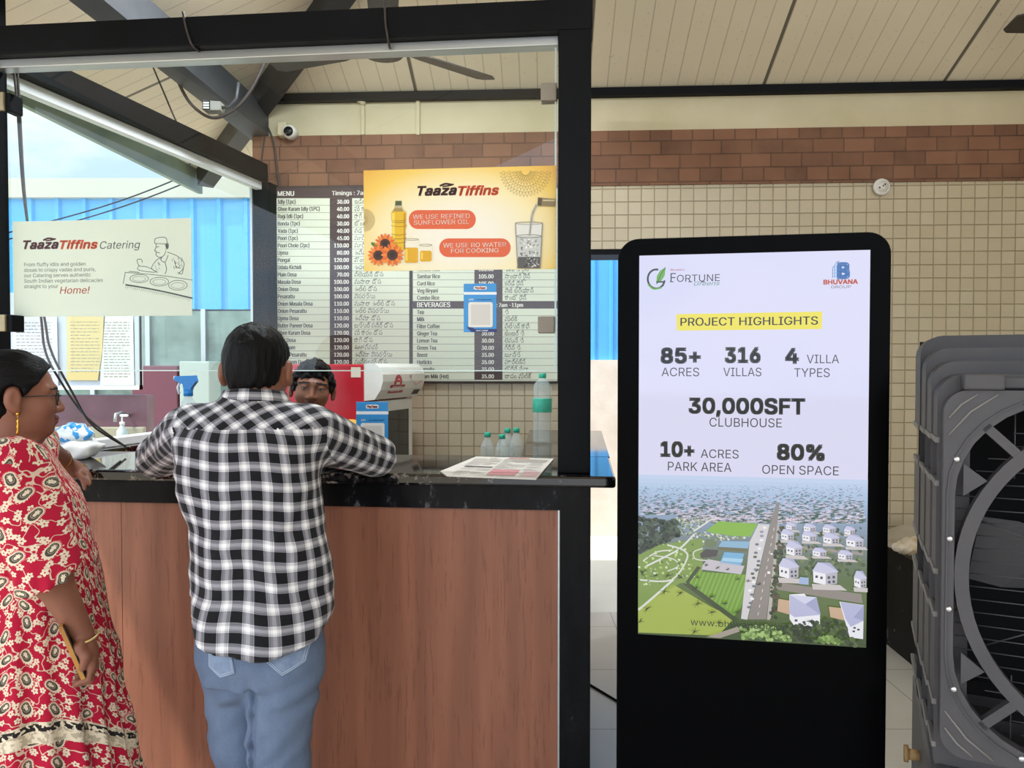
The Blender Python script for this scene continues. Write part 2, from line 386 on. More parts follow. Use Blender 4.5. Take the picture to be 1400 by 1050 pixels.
def panelmat(axis, name):
    m, nt, b = newmat(name); v = coords(nt); sx = nt.nodes.new('ShaderNodeSeparateXYZ'); nt.links.new(v, sx.inputs[0]); x = sx.outputs[axis]
    fine = math_(nt, 'ABSOLUTE', math_(nt, 'SUBTRACT', math_(nt, 'FRACT', math_(nt, 'MULTIPLY', x, 1 / .0985)), .5))
    wide = math_(nt, 'ABSOLUTE', math_(nt, 'SUBTRACT', math_(nt, 'FRACT', math_(nt, 'MULTIPLY', math_(nt, 'ADD', x, .06), 1 / .985)), .5))
    g1 = math_(nt, 'LESS_THAN', fine, .03); g2 = math_(nt, 'LESS_THAN', wide, .009)
    st = noise(nt, v, 2.2, 5); sp = math_(nt, 'GREATER_THAN', noise(nt, v, 60, 2), .70)
    c = mixc(nt, math_(nt, 'MULTIPLY', st, .6), lin('#eee3cd'), lin('#d8cab0')); c = mixc(nt, math_(nt, 'MULTIPLY', sp, .35), c, lin('#8d8069'))
    c = mixc(nt, math_(nt, 'MULTIPLY', g1, .45), c, lin('#8f8674')); c = mixc(nt, math_(nt, 'MULTIPLY', g2, .9), c, lin('#4b453b'))
    nt.links.new(c, b.inputs['Base Color']); b.inputs['Roughness'].default_value = .55
    bump(nt, b, math_(nt, 'SUBTRACT', 0, math_(nt, 'MAXIMUM', g1, g2)), .4, .006); return m
def granitemat():
    m, nt, b = newmat('black_granite'); v = coords(nt)
    n1 = noise(nt, v, 55, 5, .7); n2 = noise(nt, v, 9, 4)
    a = math_(nt, 'MULTIPLY', math_(nt, 'GREATER_THAN', n1, .565), math_(nt, 'GREATER_THAN', n2, .50))
    c = mixc(nt, a, lin('#0d0d0f'), lin('#70665f')); c = mixc(nt, math_(nt, 'MULTIPLY', math_(nt, 'GREATER_THAN', noise(nt, v, 130, 2), .68), .5), c, lin('#4a4544'))
    nt.links.new(c, b.inputs['Base Color']); b.inputs['Roughness'].default_value = .05; b.inputs['Specular IOR Level'].default_value = .6; return m
def blackpanelmat():
    m, nt, b = newmat('black_marble_cladding'); v = coords(nt, 'Object', (1, 1, .45)); n1 = noise(nt, v, 16, 7, .7)
    c = ramp(nt, n1, [(.45, lin('#0e0e10')), (.62, lin('#17171a')), (.70, lin('#66676b')), (.74, lin('#16161a'))])
    nt.links.new(c, b.inputs['Base Color']); b.inputs['Roughness'].default_value = .25; b.inputs['Specular IOR Level'].default_value = .10; return m
def woodmat():
    m, nt, b = newmat('walnut_laminate'); v = coords(nt, 'Object', (1, 1, .06))
    n1 = noise(nt, v, 26, 6, .6); n2 = noise(nt, v, 110, 3, .6); n3 = noise(nt, coords(nt, 'Object', (1, 1, .5)), 1.6, 2)
    w = node(nt, 'ShaderNodeTexWave'); w.wave_type = 'BANDS'; w.bands_direction = 'X'; w.inputs['Scale'].default_value = 2.4; w.inputs['Distortion'].default_value = 9; w.inputs['Detail'].default_value = 3; w.inputs['Detail Scale'].default_value = 1.3
    nt.links.new(coords(nt, 'Object', (1, 1, .16)), w.inputs['Vector'])
    c = mixc(nt, n1, lin('#ad7157'), lin('#7c4d39')); c = mixc(nt, math_(nt, 'MULTIPLY', w.outputs[1], .28), c, lin('#4d2a1e'))
    c = mixc(nt, math_(nt, 'MULTIPLY', math_(nt, 'GREATER_THAN', n2, .6), .3), c, lin('#4a291d')); c = mixc(nt, math_(nt, 'MULTIPLY', n3, .35), c, lin('#96604a'))
    nt.links.new(c, b.inputs['Base Color']); b.inputs['Roughness'].default_value = .45; b.inputs['Specular IOR Level'].default_value = .35; return m
def floormat():
    m, nt, b = newmat('grey_stone_floor'); v = coords(nt)
    t = node(nt, 'ShaderNodeTexBrick'); nt.links.new(v, t.inputs['Vector']); t.offset = 0; t.inputs['Scale'].default_value = 1; t.inputs['Brick Width'].default_value = .6; t.inputs['Row Height'].default_value = .6; t.inputs['Mortar Size'].default_value = .003
    c = mixc(nt, noise(nt, v, 2.5, 6), lin('#d2ccc1'), lin('#bcb6ab')); c = mixc(nt, math_(nt, 'MULTIPLY', t.outputs[1], .6), c, lin('#6f6c66'))
    nt.links.new(c, b.inputs['Base Color']); b.inputs['Roughness'].default_value = .24; return m
_, bz0 = FB.pix(1000, 252); _, bz1 = FB.pix(1000, 177); _, wtop = FB.pix(1000, 128)
BRICK_H = (bz1 - bz0) / 4
m_brick = brickmat(); m_tile = tilemat(); m_ceil_b = panelmat(0, 'insulated_roof_panel'); m_ceil_l = panelmat(1, 'insulated_roof_panel_hip')
m_granite = granitemat(); m_marble = blackpanelmat(); m_wood = woodmat(); m_floor = floormat()

# ------------------------------------------------------------ floor and outside ground
f = MB().box(-1.75, 6, -6.0, 4.45, -.12, 0).obj('floor', m_floor); struct(f, 'grey polished stone floor under the counter and standing screen', 'floor')
m_yard = mat('yard_stone', '#eae4d6', .7, var='#dbd3c2', vscale=1.3, bmp=.1)
g = MB().box(-40, 40, -40, 40, -.30, -.13).obj('ground', mat('dusty_ground', '#cfc5b0', .9, var='#bcb098', vscale=.4)); struct(g, 'pale dusty ground outside the canteen', 'ground')
pv = MB().box(-12, 12, 4.452, 8.6, -.12, -.005).obj('paving', m_yard); struct(pv, 'pale stone paving seen through the doorway behind the post', 'paving')

# ------------------------------------------------------------ back wall with its doorway
ul, _ = FB.pix(347, 300); ur = 3.2; da, lz = FB.pix(782, 346); db, _ = FB.pix(1010, 346)
m = MB()
def wall_seg(u0, u1, z0, z1):
    if z1 > z0: m.box(u0, u1, .012, .20, z0, z1, 0)
wall_seg(ul, da, 0, wtop); wall_seg(db, ur, 0, wtop); wall_seg(da, db, lz, wtop)
for u0, u1, z0 in ((ul, da, 0), (db, ur, 0), (da, db, lz)):
    m.box(u0, u1, 0, .012, z0, bz0, 1); m.box(u0, u1, -.012, .012, bz0, bz1, 2)
m.box(ul, ur, -.004, .012, bz1, wtop, 0)
wb = m.obj('wall_back', [m_plaster, m_tile, m_brick], FB, (0, 0, 0)); struct(wb, 'back wall with cream tiles, brick band and plaster top', 'wall')
# steel angle along the wall head
t = MB().box(ul - .02, ur, -.05, .02, wtop - .015, wtop + .03).obj('trim_1', m_black, FB); struct(t, 'dark gap strip where roof panels meet the wall', 'trim')
for px in (497, 572):    # plaster ribs on the wall head
    u, za = FB.pix(px, 186); _, zb = FB.pix(px, 138)
    r = MB().box(u - .012, u + .012, -.022, .0, za, zb, 0, .006).obj('trim_2', m_plaster, FB); struct(r, 'thin plaster rib running down the cream wall head', 'trim')
u0, z0 = FB.pix(392, 139); u1, z1 = FB.pix(500, 137)
struct(MB().tube([(u0, -.02, z0), (u1 - .05, -.02, z1), (u1, -.022, z1 - .03)], .014, 8).obj('trim_3', m_plaster, FB), 'plastered pipe bead under the roof panels', 'trim')

struct(MB().box(3.25, 3.42, -4.2, 4.2, 0, 3.3).obj('wall_right_added', m_plaster, FW), 'unseen plastered wall added beyond the air cooler to darken the right side', 'wall')  # unseen wall, added to hold back light from the right
# ------------------------------------------------------------ roof
SL = .42; zc = wtop + .02; ov = .62; th = .06; U1 = ur + 1.0; V1 = -4.6
def roofpoly(pts, mi, mb):
    n = len(pts); vs = [(u, v, z) for u, v, z in pts] + [(u, v, z + th) for u, v, z in pts]
    mb.add(vs, [tuple(range(n))[::-1], tuple(range(n, 2 * n))] + [(i, (i + 1) % n, (i + 1) % n + n, i + n) for i in range(n)], mi)
zb_ = lambda v: zc - SL * v
zl_ = lambda u: zc + SL * (u - ul)
rm = MB()
roofpoly([(ul - ov, ov, zb_(ov)), (U1, ov, zb_(ov)), (U1, V1, zb_(V1)), (ul - V1, V1, zb_(V1))], 0, rm)
roofpoly([(ul - ov, ov, zb_(ov)), (ul - V1, V1, zl_(ul - V1)), (ul - V1, -6.4, zl_(ul - V1)), (ul - ov, -6.4, zl_(ul - ov))], 1, rm)
roofpoly([(ul - V1, V1, zb_(V1)), (U1, V1, zb_(V1)), (U1, -7.6, zb_(V1) - SL * 3.0), (ul - V1, -7.6, zb_(V1) - SL * 3.0)], 0, rm)
struct(rm.obj('ceiling', [m_ceil_b, m_ceil_l], FB), 'sloping ceiling of cream insulated roof panels with grooves', 'ceiling')
# hip rafter, wall plate along the left side, eave fascia
m_rafter = mat('rafter_paint', '#1d1f23', .5, var='#2a2c30', vscale=4)
def beam(name, p, q, w, h, mt, label):
    p, q = Vector(p), Vector(q); d = (q - p).normalized(); s_ = d.cross(Vector((0, 0, 1))).normalized() * (w / 2); up = s_.cross(d).normalized() * h
    mb = MB(); mb.hexa([p - s_, p + s_, q + s_, q - s_], [p - s_ + up, p + s_ + up, q + s_ + up, q - s_ + up])
    return struct(mb.obj(name, mt, FB, tuple(p)), label, 'beam')
hp = lambda t, dz=0: (ul + t, -t, zc + SL * t + dz)
beam('beam_1', hp(-.55, -.14), hp(4.4, -.14), .10, .13, m_rafter, 'dark hip rafter rising from the back corner under the roof panels')
m_plate = mat('wall_plate_paint', '#4a4c50', .5, var='#34363a', vscale=4)
beam('beam_2', (ul + .03, .12, wtop - .20), (ul + .03, -6.0, wtop - .20), .13, .16, m_plate, 'grey steel wall plate running from the back corner over the side window')
beam('beam_3', (ul - ov, ov, zb_(ov) - .14), (ul - ov, -6.4, zb_(ov) - .14), .03, .20, mat('eave_green', '#8d9c8b', .6, var='#7c8b7b'), 'greyish green eave fascia seen through the side glass')
beam('beam_4', (ul + 1.1, -2.6, zb_(-2.6) - .15), (ur, -2.6, zb_(-2.6) - .15), .08, .13, m_rafter, 'dark purlin crossing under the roof above the front beam')
# ------------------------------------------------------------ stall frame
pu0, _ = FS.pix(763, 300); pu1, _ = FS.pix(808, 300); lu1, _ = FS.pix(13, 300, .10); lu0 = lu1 - .10
_, ztop = FS.pix(700, 650, -.06); zslab = ztop - .036
_, bb = FS.pix(700, 44); _, bt = FS.pix(700, 2)
vback = 1.74                                                 # depth from counter front to the back corner
def st(mb, name, mats, label, cat, base=(0, 0, 0)): return struct(mb.obj(name, mats, FS, base), label, cat)
pu1 = max(pu1, pu0 + .1)
_A = FS.w(lu1, .10, 0); _B = FS.w(FS.pix(370, 300, vback)[0], vback, 0); LV = (_B - _A).length
FL = Frame(_A.x, _A.y, math.atan2((_B - _A).y, (_B - _A).x) - PI / 2)          # left side wall, inner face at u = 0
def sl(mb, name, mats, label, cat): return struct(mb.obj(name, mats, FL), label, cat)
st(MB().box(pu0, pu1, 0, .10, ztop, 3.95, 0, .004), 'post_right', m_black, 'black steel post standing on the right end of the counter', 'post', (pu0, 0, ztop))
st(MB().box(lu0, lu1, 0, .10, 0, 3.2, 0, .004), 'post_left', m_black, 'black steel post at the left front corner of the stall', 'post', (lu0, 0, 0))
sl(MB().box(-.10, 0, LV - .02, LV + .08, 0, bb, 0, .004), 'post_back', m_black, 'black post at the far corner where side glass meets back wall', 'post')
st(MB().box(lu0 - .6, pu1 + .004, -.004, .104, bb, bt, 0, .004), 'beam_front', m_black, 'black front beam across the top of the serving window', 'beam')
sl(MB().box(-.10, 0, .005, LV - .022, bb, bt, 0, .004), 'beam_side', m_black, 'black side rail above the left glass wall', 'beam')
st(MB().box(pu1 - .09, pu1 + .01, .105, vback - .25, bb + .35, bb + .46, 0, .004), 'beam_right', m_black, 'black rail running back from the right post to the wall', 'beam')
# glass head channel
st(MB().box(lu1, pu0, .035, .085, bb - .03, bb, 0, .003), 'trim_head', m_alu, 'grey aluminium channel holding the front glass under the beam', 'trim')
sl(MB().box(-.08, -.04, .005, LV - .022, bb - .045, bb, 0, .003), 'trim_side', m_whitealu, 'white aluminium channel on top of the side glass', 'trim')
# panes
m_glass_f = glassmat('front_glass', '#fbfdfc', 1.5, 0); m_glass_s = glassmat('side_glass', '#f6fbfa', 1.45, 0); m_edge = mat('glass_edge', '#cfe3dc', .15)
_, gb = FS.pix(400, 506, .06)
g = st(MB().box(lu1 + .004, pu0 - .004, .056, .064, gb, bb - .012), 'window_1', m_glass_f, 'front glass pane of the serving counter', 'window', (0, .06, gb))
MB().box(lu1 + .004, pu0 - .004, .0555, .0645, gb - .0035, gb).obj('glass_edge', m_edge, parent=g)
u, _ = FS.pix(760, 300, .06); MB().box(u - .004, u + .002, .0545, .0655, gb, bb - .012).obj('glass_edge', m_edge, parent=g)
g = sl(MB().box(-.064, -.056, .005, LV - .022, ztop + .038, bb - .03), 'window_2', m_glass_s, 'left side glass wall looking onto the yard', 'window')
sl(MB().box(-.09, -.03, .005, LV - .022, ztop, ztop + .038, 0, .004), 'trim_sill', m_whitealu, 'white aluminium sill under the side glass', 'trim')
sl(MB().box(-.115, -.10, LV - .03, LV, ztop, bb), 'trim_back', m_alu, 'aluminium edge strip beside the back corner post', 'trim')

# ------------------------------------------------------------ counter
_, za = FS.pix(765, 697); gl, _ = FS.pix(765, 900); gr, _ = FS.pix(807, 900); sr, _ = FS.pix(842, 660, -.06)
c = thing('serving_counter', 'long serving counter with walnut front and black granite border', 'counter', FS, (gl, 0, 0))
pan = [lu0 - .7, FS.pix(166, 800)[0], gl - .006]
for a, b in zip(pan, pan[1:]): MB().box(a + .001, b - .001, .004, .05, .04, za).obj('front_panel', m_wood, parent=c)
MB().box(gl - .006, gl, .0, .05, .04, za).obj('edge_trim', m_alu, parent=c)
# mitred granite apron and leg
MB().prism([(lu0 - .7, za), (gl, za), (gr, zslab), (lu0 - .7, zslab)], -.010, .05).obj('apron', m_marble, parent=c)
MB().prism([(gl, 0), (gr, 0), (gr, zslab), (gl, za)], -.010, .05).obj('end_leg', m_marble, parent=c)
MB().box(gr - .03, gr, .05, .45, 0, zslab).obj('end_panel', m_marble, parent=c)
MB().box(lu0 - .7, gl, .0, .05, 0, .04).obj('plinth', m_marble, parent=c)
MB().box(lu0 - .5, gl, .40, .44, .3, zslab).obj('rear_panel', mat('counter_inner', '#5a5550', .6), parent=c)
MB().box(lu0 - .7, sr, -.06, .45, zslab, ztop, 0, .008).obj('worktop', m_granite, parent=c)
# right wing along the side of the stall
wu, wv = FS.floorpix(714, 588, ztop); xu, xv = FS.floorpix(822, 588, ztop)
wv = min(wv, 1.80)
c2 = thing('side_counter', 'black granite side ledge running back beside the doorway', 'counter', FS, (wu, .451, 0))
_a = FS.floorpix(697, 622, ztop); wu += .04; wl0 = _a[0] + .045 + (wu - .04 - _a[0]) * (.451 - _a[1]) / (1.8 - _a[1])
MB().prism([(wl0, .451), (sr, .451), (sr, wv), (wu, wv)], zslab, ztop, plane='xy').obj('worktop', m_granite, parent=c2)
MB().box(gr - .09, gr - .02, .46, wv - .02, 0, zslab).obj('side_panel', m_marble, parent=c2)
# left ledge below the side glass
sl(MB().box(-.12, .02, .352, LV - .022, zslab, ztop, 0, .004), 'sill_left', m_granite, 'narrow black granite sill under the side glass', 'sill')
sl(MB().box(-.10, .0, .37, LV - .022, 0, zslab), 'wall_left', mat('side_wall', '#a9a69e', .8), 'low wall below the left side glass', 'wall')

# ------------------------------------------------------------ glass clamps
m_clamp = mat('brushed_clamp', '#a8997a', .45, .55, var='#8f8266', vscale=20)
m_clamp2 = mat('grey_clamp', '#8f8578', .6, .2)
for px0, px1, py0, py1, lab, mm in ((0, 24, 131, 157, 'brushed steel glass clamp near the top of the left post', m_clamp), (0, 26, 431, 454, 'brushed steel glass clamp on the left post beside the catering poster', m_clamp),
        (739, 761, 111, 136, 'grey steel glass clamp at the upper right corner of the front glass', m_clamp2), (735, 758, 432, 455, 'grey steel glass clamp beside the lower drinks prices', m_clamp2)):
    u0, z0 = FS.pix(px0, py1, .03); u1, z1 = FS.pix(px1, py0, .03)
    t = thing('glass_clamp', lab, 'clamp', FS, (u0, .05, z0), 'glass clamps of the front pane')
    if px0 < 100:
        MB().box(u0 - .01, u1 - .018, -.012, .0, z0, z1, 0, .003).obj('face_plate', mm, parent=t)
        MB().box(u1 - .03, u1, -.002, .056, z0, z1, 0, .004).obj('jaw', m_black, parent=t)
    else:
        MB().box(u0, u1, .040, .0555, z0, z1, 0, .003).obj('face_plate', mm, parent=t)
        MB().box(u0, u1, .0645, .08, z0, z1, 0, .003).obj('jaw', mm, parent=t)
# ------------------------------------------------------------ yard on the left: shed, notices, wash stand
def corrmat():
    m, nt, b = newmat('blue_sheet'); v = coords(nt); sx = nt.nodes.new('ShaderNodeSeparateXYZ'); nt.links.new(v, sx.inputs[0])
    nt.links.new(mixc(nt, noise(nt, v, 1.5, 3), lin('#4aa3e8'), lin('#5fb4f0')), b.inputs['Base Color']); b.inputs['Roughness'].default_value = .45; return m
m_blue = corrmat()
def corrugated(mb, x0, x1, y, z0, z1, pitch=.30, rib=.04, d=.035):
    x = x0; pts = []
    while x < x1:
        pts += [(x, y), (x + pitch - rib * 2, y), (x + pitch - rib * 1.5, y - d), (x + pitch - rib * .5, y - d)]; x += pitch
    n = len(pts); vs = [(a, b, z0) for a, b in pts] + [(a, b, z1) for a, b in pts] + [(a, b + .05 if b == y else y + .05, z0) for a, b in pts] + [(a, y + .05, z1) for a, b in pts]
    fs = []
    for i in range(n - 1): fs += [(i, i + 1, i + 1 + n, i + n), (i + 2 * n + 1, i + 2 * n, i + 3 * n, i + 3 * n + 1), (i + n, i + n + 1, i + 3 * n + 1, i + 3 * n), (i, i + 2 * n, i + 2 * n + 1, i + 1)]
    return mb.add(vs, fs)
P8 = Frame(0, 8.2, 0)
x0, zb0 = P8.pix(-60, 423); x1, zt = P8.pix(349, 272); _, zf = P8.pix(100, 246)
sh = thing('shed', 'blue corrugated shed with cream roof edge across the yard', 'shed', P8, (x0, 0, 0))
corrugated(MB(), x0, x1, 0, zb0, zt).obj('cladding', m_blue, parent=sh)
MB().box(x0, x1 + .15, -.08, .1, zt, zf).obj('roof_edge', mat('cream_sheet', '#c4c1b5', .6, var='#b9b5a8', vscale=.8), parent=sh)
MB().box(x0, x1 + .1, .06, 3.0, -.1, zt).obj('shed_body', mat('shed_grey', '#a8aaa6', .8), parent=sh)
for i in range(4):
    x = x0 + .9 + i * .62
    MB().box(x, x + .05, -.06, .055, 0, zb0).obj('shutter_post', m_alu, parent=sh)
MB().box(x0, x1, -.01, .055, zb0 - 1.1, zb0 - .02).obj('shutter_panel', mat('shed_glazing', '#8fa39c', .25, var='#56695f', vscale=3), parent=sh)
MB().box(x0, x1, -.012, .055, 0, zb0 - 1.12).obj('lower_wall', mat('shed_low_wall', '#9b9a93', .8, var='#7e7d77', vscale=2), parent=sh)
# maroon and pale doors of the shed
for a, b, p, q, c_, nm, lab in ((181, 246, 500, 600, '#6f3f4c', 'maroon_door', 'maroon painted door of the shed behind the spray bottle'), (246, 290, 494, 600, '#aeb8b0', 'pale_locker', 'pale cupboard beside the maroon door in the yard')):
    P = Frame(0, 7.6, 0); ua, zq = P.pix(a, q); ub, zp = P.pix(b, p)
    ub -= .03; t = thing(nm, lab, 'door' if 'door' in nm else 'cupboard', P, (ua, 0, 0))
    MB().box(ua, ub, 0, .3, -.005, zp, 0, .01).obj('leaf', mat(nm, c_, .7, var=None), parent=t)
    MB().box(ua + .07, ua + .10, -.03, .0, zp * .55, zp * .55 + .15).obj('pull_handle', m_alu, parent=t)
# notice screen with papers
PN = Frame(0, 5.2, 0)
x0, z0 = PN.pix(-60, 527); x1, z1 = PN.pix(190, 400)
nb = thing('notice_screen', 'pale glazed notice screen outside the side glass', 'screen', PN, (x0, 0, 0))
MB().box(x0, x1, .0, .03, z0, z1).obj('board', mat('lilac_board', '#c4c6d4', .35, var='#b4bcc6', vscale=4), parent=nb)
for x in (x0, PN.pix(138, 500)[0] + .0, x1 - .03): MB().box(x, x + .03, -.01, .045, z0 - .03, z1).obj('upright', m_alu, parent=nb)
MB().box(x0, x1, -.012, .042, z0 - .03, z0).obj('bottom_rail', m_whitealu, parent=nb)
ink = mat('faded_ink', '#8b8478', .9)
def paper(pts, col, lab, lines, grp='notices on the screen'):
    q = [PN.pix(a, b, -.012) for a, b in pts]; xs = [a for a, b in q]; zs = [b for a, b in q]
    t = thing('notice_paper', lab, 'notice', PN, (min(xs), -.012, min(zs)), grp)
    mb = MB(); mb.prism(q, -.0145, -.0125); mb.obj('sheet', mat('notice_sheet', col, .8, var=None), parent=t)
    mb = MB(); r = random.Random(len(pts) + lines); w = max(xs) - min(xs); h = max(zs) - min(zs)
    for i in range(lines):
        z = max(zs) - h * (.1 + .82 * i / lines); a = min(xs) + w * .12; b = max(xs) - w * (.12 + .25 * r.random() * (i % 5 == 4))
        while a < b:
            l = .01 + .03 * r.random(); mb.rect(a, min(a + l, b), z, z + h * .012, -.0148); a += l + .008
    mb.obj('writing', ink, parent=t)
paper([(16, 432), (78, 432), (80, 528), (16, 530)], '#cfcbe0', 'lilac sheet of small print at the left of the notice screen', 18)
paper([(91, 432), (142, 433), (140, 480), (134, 520), (91, 520), (92, 470)], '#d3bd86', 'torn tan notice taped in the middle of the screen', 16)
paper([(144, 432), (182, 432), (184, 527), (137, 527)], '#d8d8d4', 'white printed notice right of the tan one', 20)
# maroon tiled wash place
x0, z1 = PN.pix(-60, 531); x1, z0 = PN.pix(196, 588)
st_ = thing('wash_stand', 'maroon tiled wash stand with stone trough below the notices', 'basin', PN, (x0, 0, 0))
MB().box(x0, x1, .05, .16, 0, z1 - .05).obj('splash_wall', mat('maroon_tile', '#7a5562', .35, var='#5f3f4a', vscale=5), parent=st_)
MB().box(x0, x1, -.5, .05, 0, z0 - .12).obj('cabinet', mat('stand_grey', '#8e8c86', .7), parent=st_)
mb = MB(); mb.box(x0, x1, -.55, .05, z0 - .12, z0 - .08, 0, .008); mb.box(x0, x1, -.55, -.51, z0 - .08, z0 - .02, 0, .008); mb.box(x0, x1, .01, .05, z0 - .08, z0 + .02, 0, .008)
mb.obj('trough', mat('trough_stone', '#b3aa92', .4, var='#94907f', vscale=6), parent=st_)
mb = MB(); mb.tube([(x1 - .12, .04, z0 + .10), (x1 - .12, -.06, z0 + .13), (x1 - .12, -.14, z0 + .12), (x1 - .12, -.15, z0 + .07)], .012, 8); mb.obj('tap', m_alu, parent=st_)
u, z = PN.pix(167, 585, -.3)
zs_ = z0 - .079
t = thing('soap_dispenser', 'white pump soap bottle on the wash stand trough', 'soap bottle', PN, (u, -.3, zs_))
MB().lathe([(.03, zs_), (.034, zs_ + .01), (.034, zs_ + .10), (.016, zs_ + .125), (.013, zs_ + .14)], (u, -.3, 0)).obj('bottle', mat('soap_clear', '#c9d6da', .2), parent=t)
mb = MB(); mb.cyl((u, -.3, zs_ + .14), (u, -.3, zs_ + .16), .016); mb.cyl((u, -.3, zs_ + .16), (u, -.3, zs_ + .195), .005); mb.box(u - .012, u + .04, -.31, -.29, zs_ + .195, zs_ + .21, 0, .004); mb.obj('pump', mat('pump_white', '#f2f2f0', .4), parent=t)
# wires crossing the yard sky
PW = Frame(0, 6.4, 0)
for (a, b), (c_, d), lab in (((60, 305), (285, 226), 'upper thin black wire slung across the yard'), ((60, 314), (300, 230), 'lower thin black wire slung across the yard')):
    p, q = PW.pix(a, b), PW.pix(c_, d); L = [(p[0] + (q[0] - p[0]) * t, 0, p[1] + (q[1] - p[1]) * t - .04 * math.sin(t * PI)) for t in np.linspace(-.6, 1.15, 16)]
    tag(MB().tube(L, .006, 6).obj('overhead_wire', m_black, PW, L[0]), lab, 'wire')
# ------------------------------------------------------------ beyond the doorway
PY = Frame(0, 6.5, 0)
xa, za_ = PY.pix(650, 492); xb, _ = PY.pix(1150, 492)
struct(MB().box(xa - 1, xb + 1, 0, .2, -.005, za_).obj('wall_yard', mat('whitewash', '#e8ded6', .85, var='#d6c9bd', vscale=6, bmp=.3, bscale=30), PY), 'whitewashed yard wall seen through the doorway', 'wall')
_, zt2 = PY.pix(820, 300); bl = corrugated(MB(), xa - 1, xb + 1, .10, za_, 2.9, .16, .02, .02).obj('sheet_fence', m_blue, PY, (xa, .1, za_)); tag(bl, 'blue corrugated sheet standing on the yard wall behind the doorway', 'fence')
struct(MB().box(da + .0, da + .03, -.01, .21, 0, lz).obj('door_1', m_black, FB), 'dark left jamb of the doorway', 'door')
struct(MB().box(da + .03, db, -.01, .21, lz - .012, lz + .02).obj('door_2', m_black, FB), 'dark head of the doorway', 'door')
p = FW.floorpix(800, 930, .012); q = FW.floorpix(850, 960, .012)
tag(MB().tube([(p[0] - .2, p[1] + .1, .005), (p[0], p[1], .005), (q[0], q[1], .005), (q[0] + .2, q[1] - .1, .005)], .005, 6).obj('floor_cable', m_black, FW, (p[0], p[1], 0)), 'thin black cable lying across the floor beside the standing screen', 'cable')
# ------------------------------------------------------------ menu boards on the back wall
DK = '#4a3838'; BG = '#dcdfcb'; TXT = '#3a302e'
rowsL = [('Idly (1pc)', '30.00', 'ఇడ్లీ (1)'), ('Ghee Karam Idly (1PC)', '40.00', 'ఘీ కారం'), ('Ragi Idli (1pc)', '40.00', 'రాగి ఇడ్లీ'), ('Bonda (1pc)', '30.00', 'బోండా'), ('Vada (1pc)', '40.00', 'వడ (1)'),
 ('Poori (1pc)', '45.00', 'పూరి (1)'), ('Poori Chole (2pc)', '110.00', 'పూరి చోలే'), ('Upma', '80.00', 'ఉప్మా'), ('Pongal', '120.00', 'పొంగల్'), ('Udala Kichidi', '100.00', 'ఉదల కిచిడి'), ('Plain Dosa', '70.00', 'ప్లెయిన్ దోస'),
 ('Masala Dosa', '100.00', 'మసాలా దోస'), ('Onion Dosa', '100.00', 'ఉల్లి దోస'), ('Pesarattu', '100.00', 'పెసరట్టు'), ('Onion Masala Dosa', '110.00', 'మసాలా ఉల్లి దోస'), ('Onion Pesarattu', '110.00', 'ఉల్లి పెసరట్టు'), ('Upma Dosa', '110.00', 'ఉప్మా దోస'),
 ('Butter Paneer Dosa', '120.00', 'బట్టర్ పనీర్ దోస'), ('Ghee Karam Dosa', '120.00', 'ఘీ కారం దోస'), ('Ragi Dosa', '120.00', 'రాగి దోస'), ('Uttappam', '120.00', 'ఊతప్పమ్'), ('Upma Pesarattu', '120.00', 'ఉప్మా పెసరట్టు'), ('Mushroom Dosa', '120.00', 'మష్రూమ్ దోస')]
rowsR = [('Tomato Rice', '105.00', 'టమాట రైస్'), ('Sambar Rice', '105.00', 'సాంబార్ రైస్'), ('Curd Rice', '105.00', 'కర్డ్ రైస్'), ('Veg Biryani', '105.00', 'వెజ్ బిర్యాని'), ('Combo Rice', '105.00', 'కాంబో రైస్'), None,
 ('Tea', '20.00', 'టీ'), ('Milk', '30.00', 'మిల్క్'), ('Filter Coffee', '30.00', 'ఫిల్టర్ కాఫీ'), ('Ginger Tea', '30.00', 'జింజర్ టీ'), ('Lemon Tea', '30.00', 'లెమన్ టీ'), ('Green Tea', '30.00', 'గ్రీన్ టీ'), ('Boost', '35.00', 'బూస్ట్'), ('Horlicks', '35.00', 'హార్లిక్స్'), ('Bournvita', '35.00', 'బోర్న్ విటా'), ('Badam Milk (Hot)', '35.00', 'బాదం మిల్క్')]
